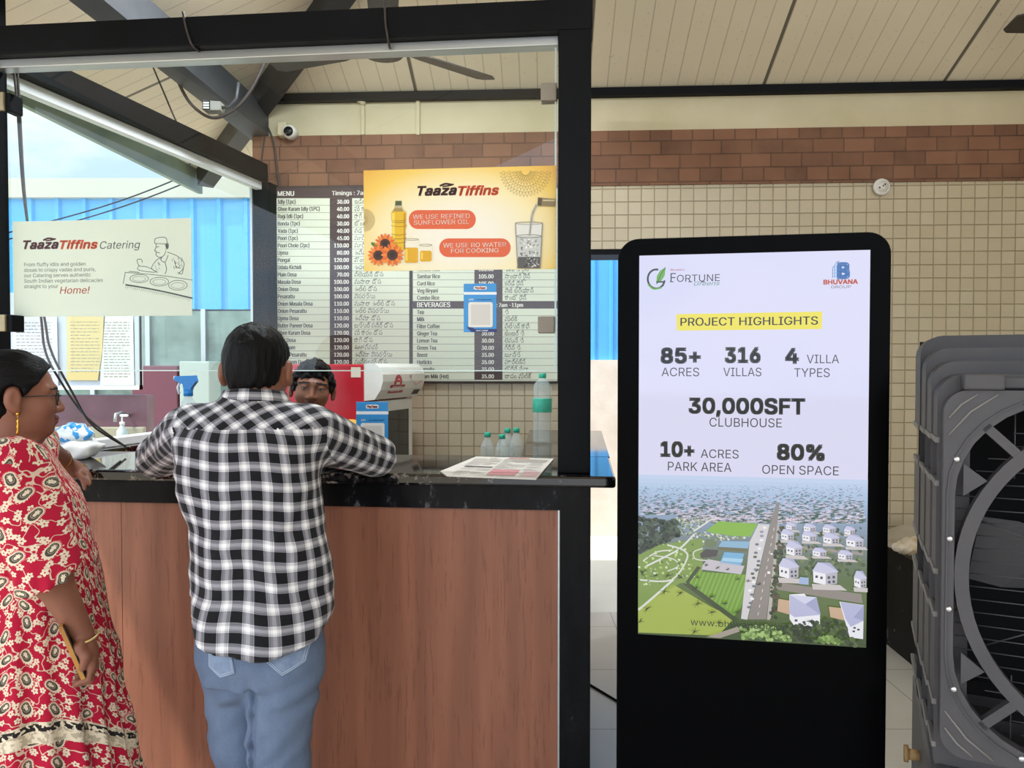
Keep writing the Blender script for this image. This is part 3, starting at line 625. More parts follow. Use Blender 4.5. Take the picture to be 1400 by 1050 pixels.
def menu(px0, px1, py0, py1, cols, rows, y0, dy, lab, head):
    u0, zt_ = FB.pix(px0, py0, -.034); u1, zb_2 = FB.pix(px1, py1, -.034)
    t = thing('menu_board', lab, 'menu board', FB, (u0, -.013, zb_2))
    MB().box(u0 - .012, u1 + .012, -.033, -.013, zb_2 - .012, zt_ + .012, 0, .003).obj('board', mat('board_frame', '#3d3230', .5), parent=t)
    p = Pic(FB, -.034); p.y = -.0345
    p.rc(px0, py0, px1, py1, BG); p.up()
    if head: p.rc(px0, py0, px1, y0 - dy * .5, DK)
    n0, n1, c1 = cols; last = y0 + dy * (len(rows) - .5)
    p.rc(n1, y0 - dy * .5, c1, last, DK)
    for i in range(len(rows) + 1):
        yy = y0 + dy * (i - .5); p.rc(px0, yy - .28, px1, yy + .28, '#7d776c')
    p.up()
    if head: p.tx('MENU', n0, n0 + 22, py0 + 10.5, 6.4, '#f4f1e8', bold=.03); p.tx('Timings : 7am -11am', n0 + 74, n0 + 150, py0 + 9.5, 5.8, '#f4f1e8', bold=.02)
    for i, r in enumerate(rows):
        yb = y0 + dy * i + 2.9
        if r is None:
            p.rc(px0, yb - 8, px1, yb + 2.1, DK); p.up(); p.tx('BEVERAGES', n0, n0 + 45, yb + .3, 6.6, '#f4f1e8', bold=.03); p.tx(': 7am -11pm', c1 - 8, c1 + 28, yb, 5.2, '#f4f1e8', bold=.03); continue
        p.tx(r[0], n0, None, yb, 5.6, TXT, bold=.028, sx=.70); p.tx(r[1], n1 + 30 - 4.0 * len(r[1]), None, yb, 5.5, '#f3efe6', bold=.03, sx=.80)
        p.tx(r[2], c1 + 3, None, yb, 4.8, '#55504a', sx=.80, res=1)
    p.obj('print', m_print, parent=t)
menu(376, 559.5, 257.5, 521, (380, 451, 481.5), rowsL, 275.8, 9.95, 'cream tiffin menu board hanging on the back wall behind the server', True)
menu(564.5, 762, 257.5, 521, (570.5, 648.6, 687), rowsR, 368, 9.76, 'cream menu board with rice and beverages prices under the sunflower oil poster', False)

# ------------------------------------------------------------ poster with oil and water, on the front glass
def brand(p, x0, xm, x1, yb, h, c1, c2):
    "two-word slanted sign lettering with a leaf over it"
    p.tx('Taaza', x0, xm - h * .25, yb, h, c1, bold=.042, shear=.25); p.tx('Tiffins', xm, x1, yb, h, c2, bold=.042, shear=.25)
    lx = x0 + (xm - x0) * .72; p.cv([(lx - h * .8, yb - h * 1.10), (lx - h * .2, yb - h * 1.32), (lx + h * .55, yb - h * 1.22)], h * .20, c1); p.cv([(lx - h * .5, yb - h * 1.02), (lx + h * .15, yb - h * 1.1), (lx + h * .7, yb - h * 1.26)], h * .16, c1)
u0, zt_ = FS.pix(497, 233, .053); u1, zb_2 = FS.pix(760, 367.5, .053)
t = thing('poster', 'yellow and cream poster with sunflower oil bottle on the front glass', 'poster', FS, (u0, .0545, zb_2))
def glowprint():
    m, nt, b = newmat('poster_paper'); v = coords(nt); sx = nt.nodes.new('ShaderNodeSeparateXYZ'); nt.links.new(v, sx.inputs[0])
    a = math_(nt, 'ABSOLUTE', math_(nt, 'SUBTRACT', math_(nt, 'DIVIDE', sx.outputs[0], u1 - u0), .5)); c = math_(nt, 'SUBTRACT', math_(nt, 'DIVIDE', sx.outputs[2], zt_ - zb_2), .35)
    d = math_(nt, 'ADD', math_(nt, 'MULTIPLY', math_(nt, 'MULTIPLY', a, a), 1.9), math_(nt, 'MULTIPLY', math_(nt, 'MULTIPLY', c, c), 1.3))
    nt.links.new(ramp(nt, d, [(.05, lin('#f3ecdb')), (.30, lin('#f5e6b4')), (.62, lin('#f3cd62')), (.95, lin('#e9b44a'))]), b.inputs['Base Color']); b.inputs['Roughness'].default_value = .4; return m
MB().box(u0, u1, .0535, .0552, zb_2, zt_).obj('sheet', glowprint(), parent=t)
p = Pic(FS, .0535, 360, 230, 3.3333); p.y = .0531
def mandala(cx, cy, R, a0, a1, col):
    for k, (r, n) in enumerate(((.18, 12), (.38, 14), (.62, 18), (.86, 22))):
        p.ring(cx, cy, R * r, R * r, 1.6, col, 40, a0, a1)
        for i in range(n):
            a = a0 + (a1 - a0) * (i + .5) / n; rr_ = R * (r + .1); w = R * r * (a1 - a0) / n * .45
            c, s_ = math.cos(a), math.sin(a)
            p.cv([(cx + R * r * c - s_ * w, cy + R * r * s_ + c * w), (cx + rr_ * c - s_ * w * .7, cy + rr_ * s_ + c * w * .7), (cx + R * (r + .19) * c, cy + R * (r + .19) * s_), (cx + rr_ * c + s_ * w * .7, cy + rr_ * s_ - c * w * .7), (cx + R * r * c + s_ * w, cy + R * r * s_ - c * w)], 1.5, col, 3)
mandala(1195, 12, 112, .02, PI - .02, '#a98f55'); mandala(457, 237, 50, -PI / 2, PI / 2, '#c9b27c')
p.up(); brand(p, 705, 890, 1072, 124, 40, '#4a2528', '#dc5a36')
for x0, y0, x1, y1, L in ((663, 191, 968, 277, ('WE USE REFINED', 'SUNFLOWER OIL', 682, 941, 686, 937, 232, 258)), (802, 320, 1127, 405, ('WE USE RO WATER', 'FOR COOKING', 820, 1107, 856, 1072, 362, 387))):
    p.rr(x0, y0, x1, y1, 41, '#df6238'); p.up(); p.tx(L[0], L[2], L[3], L[6], 20, '#fdf4ea', bold=.006); p.tx(L[1], L[4], L[5], L[7], 20, '#fdf4ea', bold=.006)
# oil bottle
p.pg([(600, 168), (632, 168), (634, 182), (652, 202), (652, 232), (645, 240), (654, 262), (640, 300), (656, 335), (656, 378), (580, 378), (584, 335), (596, 300), (584, 262), (590, 240), (583, 232), (583, 202), (598, 182)], '#e5b81c')
p.pg([(600, 168), (632, 168), (634, 182), (650, 198), (585, 198), (598, 182)], '#efe6c4'); p.up(); p.rc(602, 149, 631, 170, '#4f5a3a'); p.rc(586, 205, 600, 372, '#f3d75a'); p.rc(640, 205, 648, 372, '#c6920f')
for y in (236, 244, 262, 300, 318, 336): p.cv([(585, y), (618, y + 5), (652, y)], 2.5, '#a87d12')
# jars of oil
for x0, x1, y0, y1, yo in ((640, 710, 322, 436, 362), (710, 772, 348, 430, 376)):
    p.rr(x0, y0, x1, y1, 12, '#efe8d2'); p.up(); p.rr(x0 + 4, yo, x1 - 4, y1 - 4, 10, '#e0a915'); p.up(); p.rc(x0 + 8, yo + 8, x0 + 18, y1 - 14, '#f2cf4f'); p.ring((x0 + x1) / 2, y0 + 3, (x1 - x0) / 2 - 3, 4, 2, '#9b8a5c')
# sunflowers
def flower(x, y, r):
    for i in range(16):
        a = i * PI / 8; p.ds(x + r * .72 * math.cos(a), y + r * .72 * math.sin(a), r * .34, r * .13, ('#f0892c', '#e2671f')[i % 2], 8, a)
    p.up(); p.ds(x, y, r * .5, r * .5, '#4a2716'); p.up(); p.ds(x, y, r * .26, r * .26, '#2b1710'); p.up()
p.ds(510, 352, 22, 9, '#5c7d35', 10, .6); p.up(); flower(556, 345, 46); flower(525, 398, 46); flower(590, 396, 50)
# glass of water and the pouring bottle
p.pg([(1150, 252), (1272, 252), (1262, 456), (1158, 456)], '#e3e2da'); p.up(); p.pg([(1156, 310), (1268, 310), (1264, 405), (1160, 405)], '#c9cbc6'); p.pg([(1162, 405), (1262, 405), (1262, 457), (1156, 457)], '#5a5856'); p.up()
p.st([(1150, 252), (1160, 456)], 4, '#8d8b84'); p.st([(1272, 252), (1262, 456)], 4, '#8d8b84'); p.ring(1211, 252, 61, 6, 2.5, '#9a978e'); p.ring(1211, 311, 56, 7, 2.5, '#77756f')
rg = random.Random(4)
for i in range(46):
    x, y = rg.uniform(1172, 1252), rg.uniform(318, 400); p.ds(x, y, rg.uniform(2, 8), rg.uniform(2, 5), rg.choice(('#f4f3ee', '#70706c', '#a4a5a0')), 8, rg.random() * 3)
for i in range(26): p.ds(rg.uniform(1172, 1252), rg.uniform(412, 452), rg.uniform(2, 9), rg.uniform(2, 5), rg.choice(('#c8c6c0', '#33312f', '#8d8b86')), 8, rg.random() * 3)
p.cv([(1248, 165), (1228, 205), (1220, 260), (1212, 312)], 10, '#d9d8cf'); p.up(); p.cv([(1244, 170), (1225, 220), (1215, 300)], 2, '#8a8880')
p.pg([(1252, 135), (1330, 142), (1330, 176), (1250, 172)], '#8d7b56'); p.up(); p.pg([(1252, 135), (1270, 137), (1268, 173), (1250, 172)], '#5a4c34'); p.rc(1275, 145, 1328, 152, '#cdbd93')
p.obj('print', m_print, parent=t)

# ------------------------------------------------------------ catering poster on the front glass
u0, zt_ = FS.pix(17, 303, .053); u1, zb_2 = FS.pix(262.5, 431.5, .053)
t = thing('poster', 'pale green catering poster with a line drawing of a cook', 'poster', FS, (u0, .0545, zb_2))
MB().box(u0, u1, .0535, .0552, zb_2, zt_).obj('sheet', mat('frosted_film', '#cfd6c3', .45, var='#c8d2c0', vscale=4), parent=t)
p = Pic(FS, .0535, 0, 280, 2.8368); p.y = .0531
brand(p, 92, 234, 378, 171, 31, '#5d3338', '#cf5a34'); p.tx('Catering', 388, 544, 171, 29, '#4c4c4c', shear=.2)
for i, (s_, x1) in enumerate((('From fluffy idlis and golden', 332), ('dosas to crispy vadas and puris,', 371), ('our Catering serves authentic', 352), ('South Indian vegetarian delicacies', 399), ('straight to your', 226))): p.tx(s_, 94, x1, 239 + i * 21.2, 14, '#5b605a')
p.tx('Home!', 232, 349, 345, 27, '#c8583a', shear=.2, bold=.005)
G = '#5e6660'
for L in ([(600, 150), (602, 132), (625, 126), (645, 130), (648, 150)], [(600, 150), (648, 152)], [(606, 152), (604, 168), (600, 178), (606, 182), (606, 196), (620, 204), (636, 196), (644, 178)], [(640, 156), (652, 150), (652, 168), (642, 172)], [(608, 164), (616, 162)], [(606, 184), (620, 186)],
          [(628, 204), (624, 214), (640, 222), (652, 196)], [(624, 206), (606, 216), (588, 246), (612, 262)], [(650, 184), (690, 200), (714, 226), (708, 250), (692, 268)], [(606, 262), (590, 250), (566, 240), (540, 236), (532, 214), (548, 212), (552, 224)], [(540, 236), (534, 250), (560, 258), (600, 262)], [(640, 222), (646, 250), (640, 268)], [(676, 216), (684, 240), (700, 246)], [(690, 262), (706, 268), (712, 240)],
          [(486, 262), (560, 268), (640, 276), (745, 292)], [(486, 262), (478, 306)], [(500, 258), (540, 262)]): p.cv(L, 2.2, G, 5)
for x, y, rx, ry in ((540, 286, 36, 16), (618, 298, 36, 17), (690, 312, 36, 19)): p.ring(x, y, rx, ry, 2, G); p.ring(x, y + 1, rx * .7, ry * .6, 1.2, G)
p.cv([(488, 310), (560, 322), (650, 340), (745, 362)], 5, '#3c423e'); r_ = random.Random(2)
for i in range(34): x = 490 + i * 7.5; y = 311 + (x - 488) * .2; p.st([(x, y + 2), (x - 4, y + 7 + r_.random() * 5)], 1.2, G)
for i in range(22): x = 655 + r_.random() * 52; y = 196 + r_.random() * 46; p.st([(x, y), (x + 3, y + 9)], 1.3, '#7a827b')
for i in range(10): x = 600 + r_.random() * 20; y = 220 + r_.random() * 30; p.st([(x, y), (x + 3, y + 8)], 1.2, '#7a827b')
p.ds(647, 160, 5, 10, '#454b47', 10)
p.obj('print', m_print, parent=t)

# ------------------------------------------------------------ payment cards (their square codes are left out)
def paycard(F, v, px, lab, tilt=0.0):
    (x0, y0, x1, y1) = px; u0, zt_ = F.pix(x0, y0, v); u1, zb_2 = F.pix(x1, y1, v); w, h = x1 - x0, y1 - y0
    t = thing('payment_card', lab, 'payment sign', F, (u0, v, zb_2))
    MB().box(u0, u1, v - .0022, v - .0002, zb_2, zt_, 0, .001).obj('card', mat('card_blue', '#2f8fd0', .35), parent=t)
    p = Pic(F, v - .003, x0, y0, 1.0); p.y = v - .0028
    X = lambda a: a * w; Y = lambda a: a * h
    p.rr(X(.30), Y(.05), X(.70), Y(.12), h * .03, '#e9e7df'); p.rc(X(0), Y(.17), X(1), Y(.225), '#e9edf0')
    p.up(); p.tx('PayZapp', X(.34), X(.66), Y(.105), h * .04, '#b8433c', bold=.05, shear=.2); p.tx('UPI', X(.16), X(.30), Y(.345), h * .035, '#eef4f8', bold=.03, shear=.2); p.tx('PAY MERCHANT', X(.40), X(.86), Y(.345), h * .028, '#1d4f86', bold=.02)
    p.rr(X(.14), Y(.38), X(.88), Y(.90), w * .06, '#e6e2da'); p.up(); p.rr(X(.22), Y(.43), X(.80), Y(.85), w * .02, '#d3cec6')
    p.pg([(X(.08), Y(.90)), (X(.25), Y(.90)), (X(.33), Y(.935)), (X(1), Y(.935)), (X(1), Y(1)), (X(.24), Y(1))], '#22306e'); p.up(); p.tx('HDFC BANK', X(.38), X(.74), Y(.985), h * .028, '#f0f2f6', bold=.03)
    p.obj('print', m_print, parent=t); return t
t = paycard(FS, .0540, (634, 388, 679, 454), 'blue payment card stuck on the front glass over the drinks prices')
# ------------------------------------------------------------ standing advertising screen
ku0, ktop = FK.pix(845, 327); ku1, _ = FK.pix(1220, 315); sx0, sz1 = -.2695, 1.7768; sx1, sz0 = .2665, .832
ku1 = FK.pix(1216, 600)[0]
t = thing('advertising_screen', 'tall black standing screen advertising villas beside the granite post', 'display screen', FK, ((ku0 + ku1) / 2, .03, 0))
m_kb = mat('kiosk_black', '#050506', .22, spec=.025); m_ks = mat('kiosk_side', '#08080a', .4, spec=.05)
def rrect(x0, x1, z0, z1, r, rb):
    pts = []
    for cx, cz, a, q in ((x1 - r, z1 - r, 0, r), (x0 + r, z1 - r, PI / 2, r), (x0 + rb, z0 + rb, PI, rb), (x1 - rb, z0 + rb, 1.5 * PI, rb)):
        pts += [(cx + q * math.cos(a + i * PI / 16), cz + q * math.sin(a + i * PI / 16)) for i in range(9)]
    return pts
MB().prism(rrect(ku0, ku1, .02, ktop, .052, .01), .003, .062).obj('body', m_ks, parent=t)
MB().prism(rrect(ku0 + .003, ku1 - .003, .03, ktop - .003, .050, .01), -.003, .0028).obj('front_glass', m_kb, parent=t)
MB().box(ku0 - .02, ku1 + .02, -.12, .2, 0, .02, 0, .006).obj('base', m_ks, parent=t)
p = Pic(FK, -.0035); p.y = -.0036
p.poly([(sx0, sz0), (sx1, sz0), (sx1, sz1), (sx0, sz1)], p.y, p.c('#dcdcf8')); p.at(840, 300, 2.7625); p.up()
K = '#22262a'
p.pg([(234, 358), (785, 348), (783, 414), (236, 420)], '#efe23c'); p.up()
p.tx('PROJECT HIGHLIGHTS', 250, 768, 402, 30, K, bold=.018)
for s_, x0, x1, yb, h, b_ in (('85+', 178, 323, 541, 53, .045), ('ACRES', 178, 320, 592, 32, -.004), ('316', 420, 548, 539, 53, .045), ('VILLAS', 411, 555, 592, 32, -.004), ('4', 648, 693, 542, 53, .045), ('VILLA', 726, 848, 543, 32, -.004), ('TYPES', 679, 813, 595, 33, -.004),
        ('30,000SFT', 283, 717, 730, 54, .04), ('CLUBHOUSE', 359, 632, 782, 33, -.004), ('10+', 177, 299, 893, 52, .045), ('ACRES', 326, 469, 900, 32, -.004), ('PARK AREA', 202, 442, 948, 33, -.004), ('80%', 617, 790, 905, 54, .045), ('OPEN SPACE', 558, 847, 960, 33, -.004)):
    p.tx(s_, x0, x1, yb, h, K, bold=b_)
# leaf emblem and the two makers' marks
p.ring(158, 225, 32, 36, 7, '#3a4540', 24, .2, 4.9); p.pg([(194, 180), (190, 212), (176, 234), (158, 244), (160, 214), (172, 194)], '#6fae45'); p.up(); p.cv([(192, 182), (176, 208), (160, 244)], 3, '#3f7a2c'); p.st([(160, 236), (186, 236), (184, 250)], 6, '#3a4540'); p.cv([(128, 246), (148, 262), (176, 258)], 6, '#6fae45')
p.tx("Bhuvana's", 212, 264, 194, 7, '#b23a3a', bold=.01); p.tx('F', 212, 232, 236, 33, K, bold=.0); p.tx('ORTUNE', 236, 398, 236, 26, K, bold=.0); p.tx('Greens', 300, 398, 250, 15, '#3f8f7f', shear=.35)
for x in (212, 282, 330): p.rc(x - 3, 234, x + 12, 237, K)
p.tx('B', 846, 884, 221, 54, '#3d74b8', bold=.06)
for x in (824, 832, 840): p.st([(x, 172 + (840 - x)), (x, 220)], 2.4, '#4b93cf')
for y in (180, 192, 204, 216): p.st([(822, y), (846, y - 4)], 1.6, '#7db4de')
p.st([(824, 186), (840, 160), (850, 158)], 2.4, '#4b93cf')
p.tx('BHUVANA', 790, 918, 245, 16, '#c4553f', bold=.045); p.tx('GROUP', 818, 893, 261, 11, '#5c6068', bold=.0)
# aerial picture along the foot of the screen
def band(p, x0, x1, ya, yb, cols):
    n = 40
    for i in range(n):
        q = [(i / n) * (len(cols) - 1)]; a = int(q[0]); f = q[0] - a; c = [int(cols[a][j] + (cols[a + 1][j] - cols[a][j]) * f) for j in range(3)]
        z1 = ya + (yb - ya) * i / n; z0 = ya + (yb - ya) * (i + 1) / n
        p.rect(x0, x1, z0, z1, p.y, p.c('#%02x%02x%02x' % tuple(c)))
p.at(870, 640, 4.2); p.up(); p.clip = (sx0, sx1, sz0, sz1)
zh = p.P(8, 36)[1]
band(p, sx0, sx1, zh, sz0, [(196, 214, 244), (168, 196, 226), (146, 170, 200), (132, 150, 174), (116, 132, 134), (96, 114, 90), (84, 108, 62), (88, 110, 56), (84, 104, 52), (70, 90, 44), (60, 78, 40)])
p.up(); R = random.Random(11)
def ok(x, y): return 12 < x < 1300 and y > 40 and y < 930 + x * .06
# far town fading into haze
for i in range(2800):
    y = 95 + 215 * R.random() ** .8; x = 14 + 1280 * R.random(); f = (y - 95) / 215
    w = 7 + 22 * f; h = 2.5 + 6 * f
    if y > 262 and x < 230: continue
    g = R.random()
    if g < .5: c = (int(165 + 55 * f + 20 * R.random()), int(180 + 36 * f), int(218 + 14 * f))
    else: c = (int(112 - 50 * f), int(136 - 44 * f), int(160 - 88 * f))
    p.pg([(x, y), (x + w, y + 1), (x + w * .8, y + h), (x - w * .1, y + h)], '#%02x%02x%02x' % c)
p.up()
def trees(poly, n, cols, r0, r1):
    xs = [a for a, b in poly]; ys = [b for a, b in poly]
    k = 0
    while k < n:
        x, y = R.uniform(min(xs), max(xs)), R.uniform(min(ys), max(ys)); ins = False; j = len(poly) - 1
        for i in range(len(poly)):
            if (poly[i][1] > y) != (poly[j][1] > y) and x < (poly[j][0] - poly[i][0]) * (y - poly[i][1]) / (poly[j][1] - poly[i][1]) + poly[i][0]: ins = not ins
            j = i
        if ins:
            r = R.uniform(r0, r1); p.ds(x, y, r, r * .8, R.choice(cols), 7, R.random()); k += 1
            if k % 40 == 0: p.up(.1)
p.up(); trees([(225, 285), (425, 285), (300, 385), (235, 390)], 120, ('#8fa07c', '#6d8266', '#c9cfd6', '#a9b69a', '#4f6450'), 4, 9); trees([(300, 370), (400, 365), (540, 390), (640, 400), (470, 415), (370, 440)], 90, ('#c7cbb8', '#8ea36c', '#6f8258', '#dfe2dc'), 4, 9)
trees([(10, 280), (230, 300), (240, 390), (130, 450), (10, 480)], 260, ('#2c3b33', '#3d4c40', '#4d5c4c', '#26332c'), 8, 20)
p.up()
p.pg([(10, 500), (130, 440), (380, 400), (380, 640), (250, 660), (10, 800)], '#7f9a4a'); p.pg([(10, 800), (210, 665), (420, 790), (560, 860), (470, 960), (12, 942)], '#a5b64e'); p.pg([(310, 590), (662, 612), (600, 800), (560, 850), (275, 668)], '#6f9a35'); p.pg([(395, 362), (470, 304), (697, 318), (655, 392), (540, 388)], '#7fb23a'); p.up()
for i in range(14): a = i / 14; p.pg([(310 + 352 * a, 590 + 22 * a), (310 + 352 * (a + .035), 590 + 22 * (a + .035)), (275 + 300 * (a + .035), 668 + 170 * (a + .035)), (275 + 300 * a, 668 + 170 * a)], '#83ad45')
for i in range(9): a = i / 9; p.pg([(395 + 75 * a, 362 - 58 * a), (655 + 42 * a, 392 - 74 * a), (655 + 42 * (a + .05), 392 - 74 * (a + .05)), (395 + 75 * (a + .05), 362 - 58 * (a + .05))], '#8dbd48')
# white garden paths
for L, w in (([(20, 640), (200, 640), (290, 520), (270, 470), (180, 440)], 9), ([(15, 810), (120, 720), (210, 640)], 12), ([(60, 560), (160, 510), (250, 460), (330, 380)], 10), ([(100, 500), (210, 520), (240, 560), (180, 590)], 6), ([(330, 360), (420, 300), (440, 290)], 9), ([(380, 460), (330, 480), (340, 520), (420, 530)], 6), ([(40, 530), (120, 480), (200, 470)], 7)): p.cv(L, w, '#dfe2da')
trees([(10, 500), (130, 440), (330, 400), (330, 620), (20, 690)], 90, ('#a7c765', '#5f7a3a', '#dde5cf', '#4d6630', '#c3d78e'), 4, 10)
p.up(); p.pg([(270, 665), (300, 655), (590, 870), (560, 880)], '#3d4a2a'); p.pg([(350, 560), (370, 570), (300, 660), (280, 655)], '#3d4a2a')
p.pg([(380, 555), (410, 520), (620, 560), (600, 608), (375, 580)], '#c8c2cc'); p.pg([(478, 545), (505, 480), (618, 488), (598, 560)], '#78b4dc'); p.up(); p.pg([(490, 530), (498, 512), (612, 520), (606, 540)], '#a8d2ec'); p.pg([(470, 450), (490, 416), (650, 420), (640, 460)], '#8cb6d4'); p.pg([(470, 452), (640, 462), (636, 478), (466, 468)], '#6d6a4c'); p.pg([(365, 490), (400, 465), (470, 470), (460, 505), (370, 515)], '#4a4448'); p.ds(425, 430, 38, 26, '#6c7c5c', 12)
# main road
p.pg([(805, 195), (822, 195), (808, 318), (745, 866), (640, 866), (768, 318)], '#8f8783'); p.pg([(700, 318), (764, 322), (636, 868), (600, 862), (650, 420)], '#d5d2d6'); p.pg([(808, 318), (818, 330), (800, 560), (770, 870), (748, 868)], '#b8b2ac'); p.up()
for i in range(12): y = 340 + i * 44; x = 790 - (y - 340) * .185; p.pg([(x - 1.5, y), (x + 1.5, y), (x - 2, y + 18), (x - 6, y + 18)], '#e6e2dc')
for i in range(20): y = 340 + i * 24; x = 720 - (y - 340) * .17; p.ds(x + R.uniform(-16, 16), y, 12, 8, R.choice(('#8f9aa8', '#54604a', '#f2f0f4', '#6d7480')), 6)
p.pg([(770, 485), (782, 487), (780, 496), (768, 494)], '#f4f4f4'); p.pg([(752, 590), (768, 592), (766, 606), (750, 604)], '#f4f4f4')
p.pg([(805, 652), (1290, 720), (1297, 775), (800, 694)], '#8d857f'); p.pg([(800, 430), (1300, 480), (1300, 500), (800, 446)], '#9a938c'); p.up()
trees([(818, 320), (850, 330), (840, 600), (800, 860), (760, 870), (780, 620)], 110, ('#2f3d2a', '#4a5436', '#5a4a3a', '#3a4a30'), 6, 15)
trees([(840, 330), (1300, 340), (1300, 640), (1000, 640), (840, 610)], 200, ('#44552f', '#5c6b40', '#35452b', '#7b8658'), 6, 14)
p.up(2)
def house(x, y, w, h):
    p.up(.3); p.pg([(x - w * .55, y + h * .95), (x + w * .6, y + h), (x + w * .9, y + h * 1.25), (x - w * .5, y + h * 1.2)], '#cbc5c4')
    p.pg([(x - w * .5, y + h * .35), (x + w * .02, y + h * .5), (x + w * .02, y + h), (x - w * .48, y + h * .88)], '#f0eff6'); p.pg([(x + w * .02, y + h * .5), (x + w * .5, y + h * .42), (x + w * .48, y + h * .95), (x + w * .02, y + h)], '#b6b4c2')
    p.up(.3); p.pg([(x - w * .53, y + h * .38), (x - w * .3, y), (x + w * .2, y + h * .02), (x + w * .55, y + h * .42), (x + w * .02, y + h * .52)], '#c9cae6'); p.up(.3); p.pg([(x - w * .3, y), (x + w * .2, y + h * .02), (x + w * .55, y + h * .42), (x + w * .02, y + h * .1)], '#aeb0d2')
    for a, b in ((-.4, .58), (-.2, .63), (.1, .62), (.3, .6), (.12, .82), (.3, .8)): p.rc(x + w * a, y + h * b, x + w * (a + .1), y + h * (b + .11), '#3b3d48')
for hs in ((887, 306, 60, 48), (993, 314, 70, 50), (1104, 320, 72, 50), (1222, 330, 62, 50), (865, 346, 74, 66), (990, 358, 82, 60), (1115, 368, 92, 64), (1250, 380, 100, 70), (903, 414, 92, 86), (1048, 452, 80, 52), (1195, 466, 84, 56), (872, 512, 112, 118), (1080, 536, 140, 130), (1280, 584, 70, 100)): house(*hs)
p.pg([(812, 745), (875, 755), (875, 835), (806, 815)], '#c9a98c'); p.pg([(1100, 790), (1190, 800), (1195, 870), (1110, 850)], '#c9a98c'); p.pg([(935, 620), (985, 625), (985, 665), (930, 660)], '#9fb6dc'); p.up()
p.pg([(875, 720), (960, 715), (1050, 830), (1050, 905), (900, 895), (876, 860)], '#f0f0f6'); p.up(); p.pg([(878, 722), (1030, 735), (1054, 836), (905, 850), (876, 830)], '#b9bbdc'); p.up(); p.pg([(878, 722), (1030, 735), (965, 775)], '#d3d5ee'); p.pg([(965, 775), (1030, 735), (1054, 836)], '#a2a5ca')
for x, y in ((905, 862), (950, 872), (1000, 878), (925, 884)): p.rc(x, y, x + 16, y + 12, '#3a3c46')
p.pg([(1160, 760), (1300, 780), (1296, 975), (1220, 965), (1195, 880)], '#ececf4'); p.up(); p.pg([(1165, 762), (1300, 782), (1298, 870), (1225, 905), (1196, 860)], '#b4b7da'); p.up(); p.pg([(1300, 782), (1298, 870), (1240, 850)], '#9da1c8')
for x, y in ((1235, 925), (1262, 915), (1240, 905)): p.rc(x, y, x + 14, y + 10, '#3a3c46')
p.up(); trees([(1020, 870), (1180, 860), (1210, 960), (1280, 990), (1290, 1012), (860, 985), (850, 880), (900, 900)], 130, ('#2c3a24', '#3d4d2e', '#223018', '#55663a'), 8, 20)
trees([(600, 900), (760, 890), (880, 960), (900, 985), (600, 968)], 110, ('#7c9a52', '#94b266', '#5c7a3a', '#a9c47c'), 7, 15); trees([(1010, 985), (1090, 950), (1180, 985), (1180, 1006)], 60, ('#7c9a52', '#94b266', '#5c7a3a'), 7, 14)
p.up(); p.pg([(400, 962), (585, 900), (590, 930), (480, 968)], '#a49a8e')
def palm(x, y, r):
    for i in range(9): a = i * 2 * PI / 9 + R.random(); p.pg([(x, y - 2), (x + r * math.cos(a), y + r * .75 * math.sin(a)), (x + 3, y + 3)], R.choice(('#2f3d24', '#3f4f2e', '#26321c')))
for x, y, r in ((180, 610, 36), (250, 620, 30), (110, 610, 22), (40, 590, 30), (160, 700, 40), (250, 710, 36), (340, 680, 36), (430, 730, 34), (505, 770, 26), (350, 770, 44), (430, 820, 34), (475, 880, 36), (575, 820, 34), (330, 930, 46), (60, 800, 40), (400, 550, 18), (465, 565, 20), (520, 575, 16), (580, 630, 20), (640, 640, 22), (690, 580, 20), (700, 660, 20), (350, 620, 20), (20, 870, 30), (990, 870, 26), (1100, 880, 50)): palm(x, y, r)
p.up(2); p.tx('www.bhuvanagroup.com', 310, 1000, 893, 36, '#20242a', bold=.0)
p.obj('display', m_screen, parent=t)
# ------------------------------------------------------------ big air cooler
m_cg = mat('cooler_grey_plastic', '#4e4b4d', .5, spec=.35, var='#444244', vscale=9); m_cd = mat('cooler_dark_inside', '#08080a', .8); m_wire = mat('guard_wire', '#4a4a4e', .45, .4)
m_cl = mat('cooler_lit_ledge_grey', '#77736f', .5); m_screw = mat('steel_screw', '#c9c9cc', .3, .9)  # ledge grey is paler: light catching the ledges is put into the colour
CX, CZ, HW = .380, 1.076, .382
t = thing('air_cooler', 'tall dark grey desert air cooler with round fan guard', 'air cooler', FC, (CX, .29, 0))
def rsq(hw, hz, r, n=8, cx=CX, cz=CZ):
    pts = []
    for sx_, sz_, a in ((1, 1, 0), (-1, 1, PI / 2), (-1, -1, PI), (1, -1, 1.5 * PI)):
        pts += [(cx + sx_ * (hw - r) + r * math.cos(a + i * PI / 2 / n), cz + sz_ * (hz - r) + r * math.sin(a + i * PI / 2 / n)) for i in range(n + 1)]
    return pts
def loopfaces(mb, A, B, ya, yb, mi=0, smooth=False):
    n = len(A); mb.add([(a, ya, b) for a, b in A] + [(a, yb, b) for a, b in B], [(i, (i + 1) % n, (i + 1) % n + n, i + n) for i in range(n)], mi, smooth)
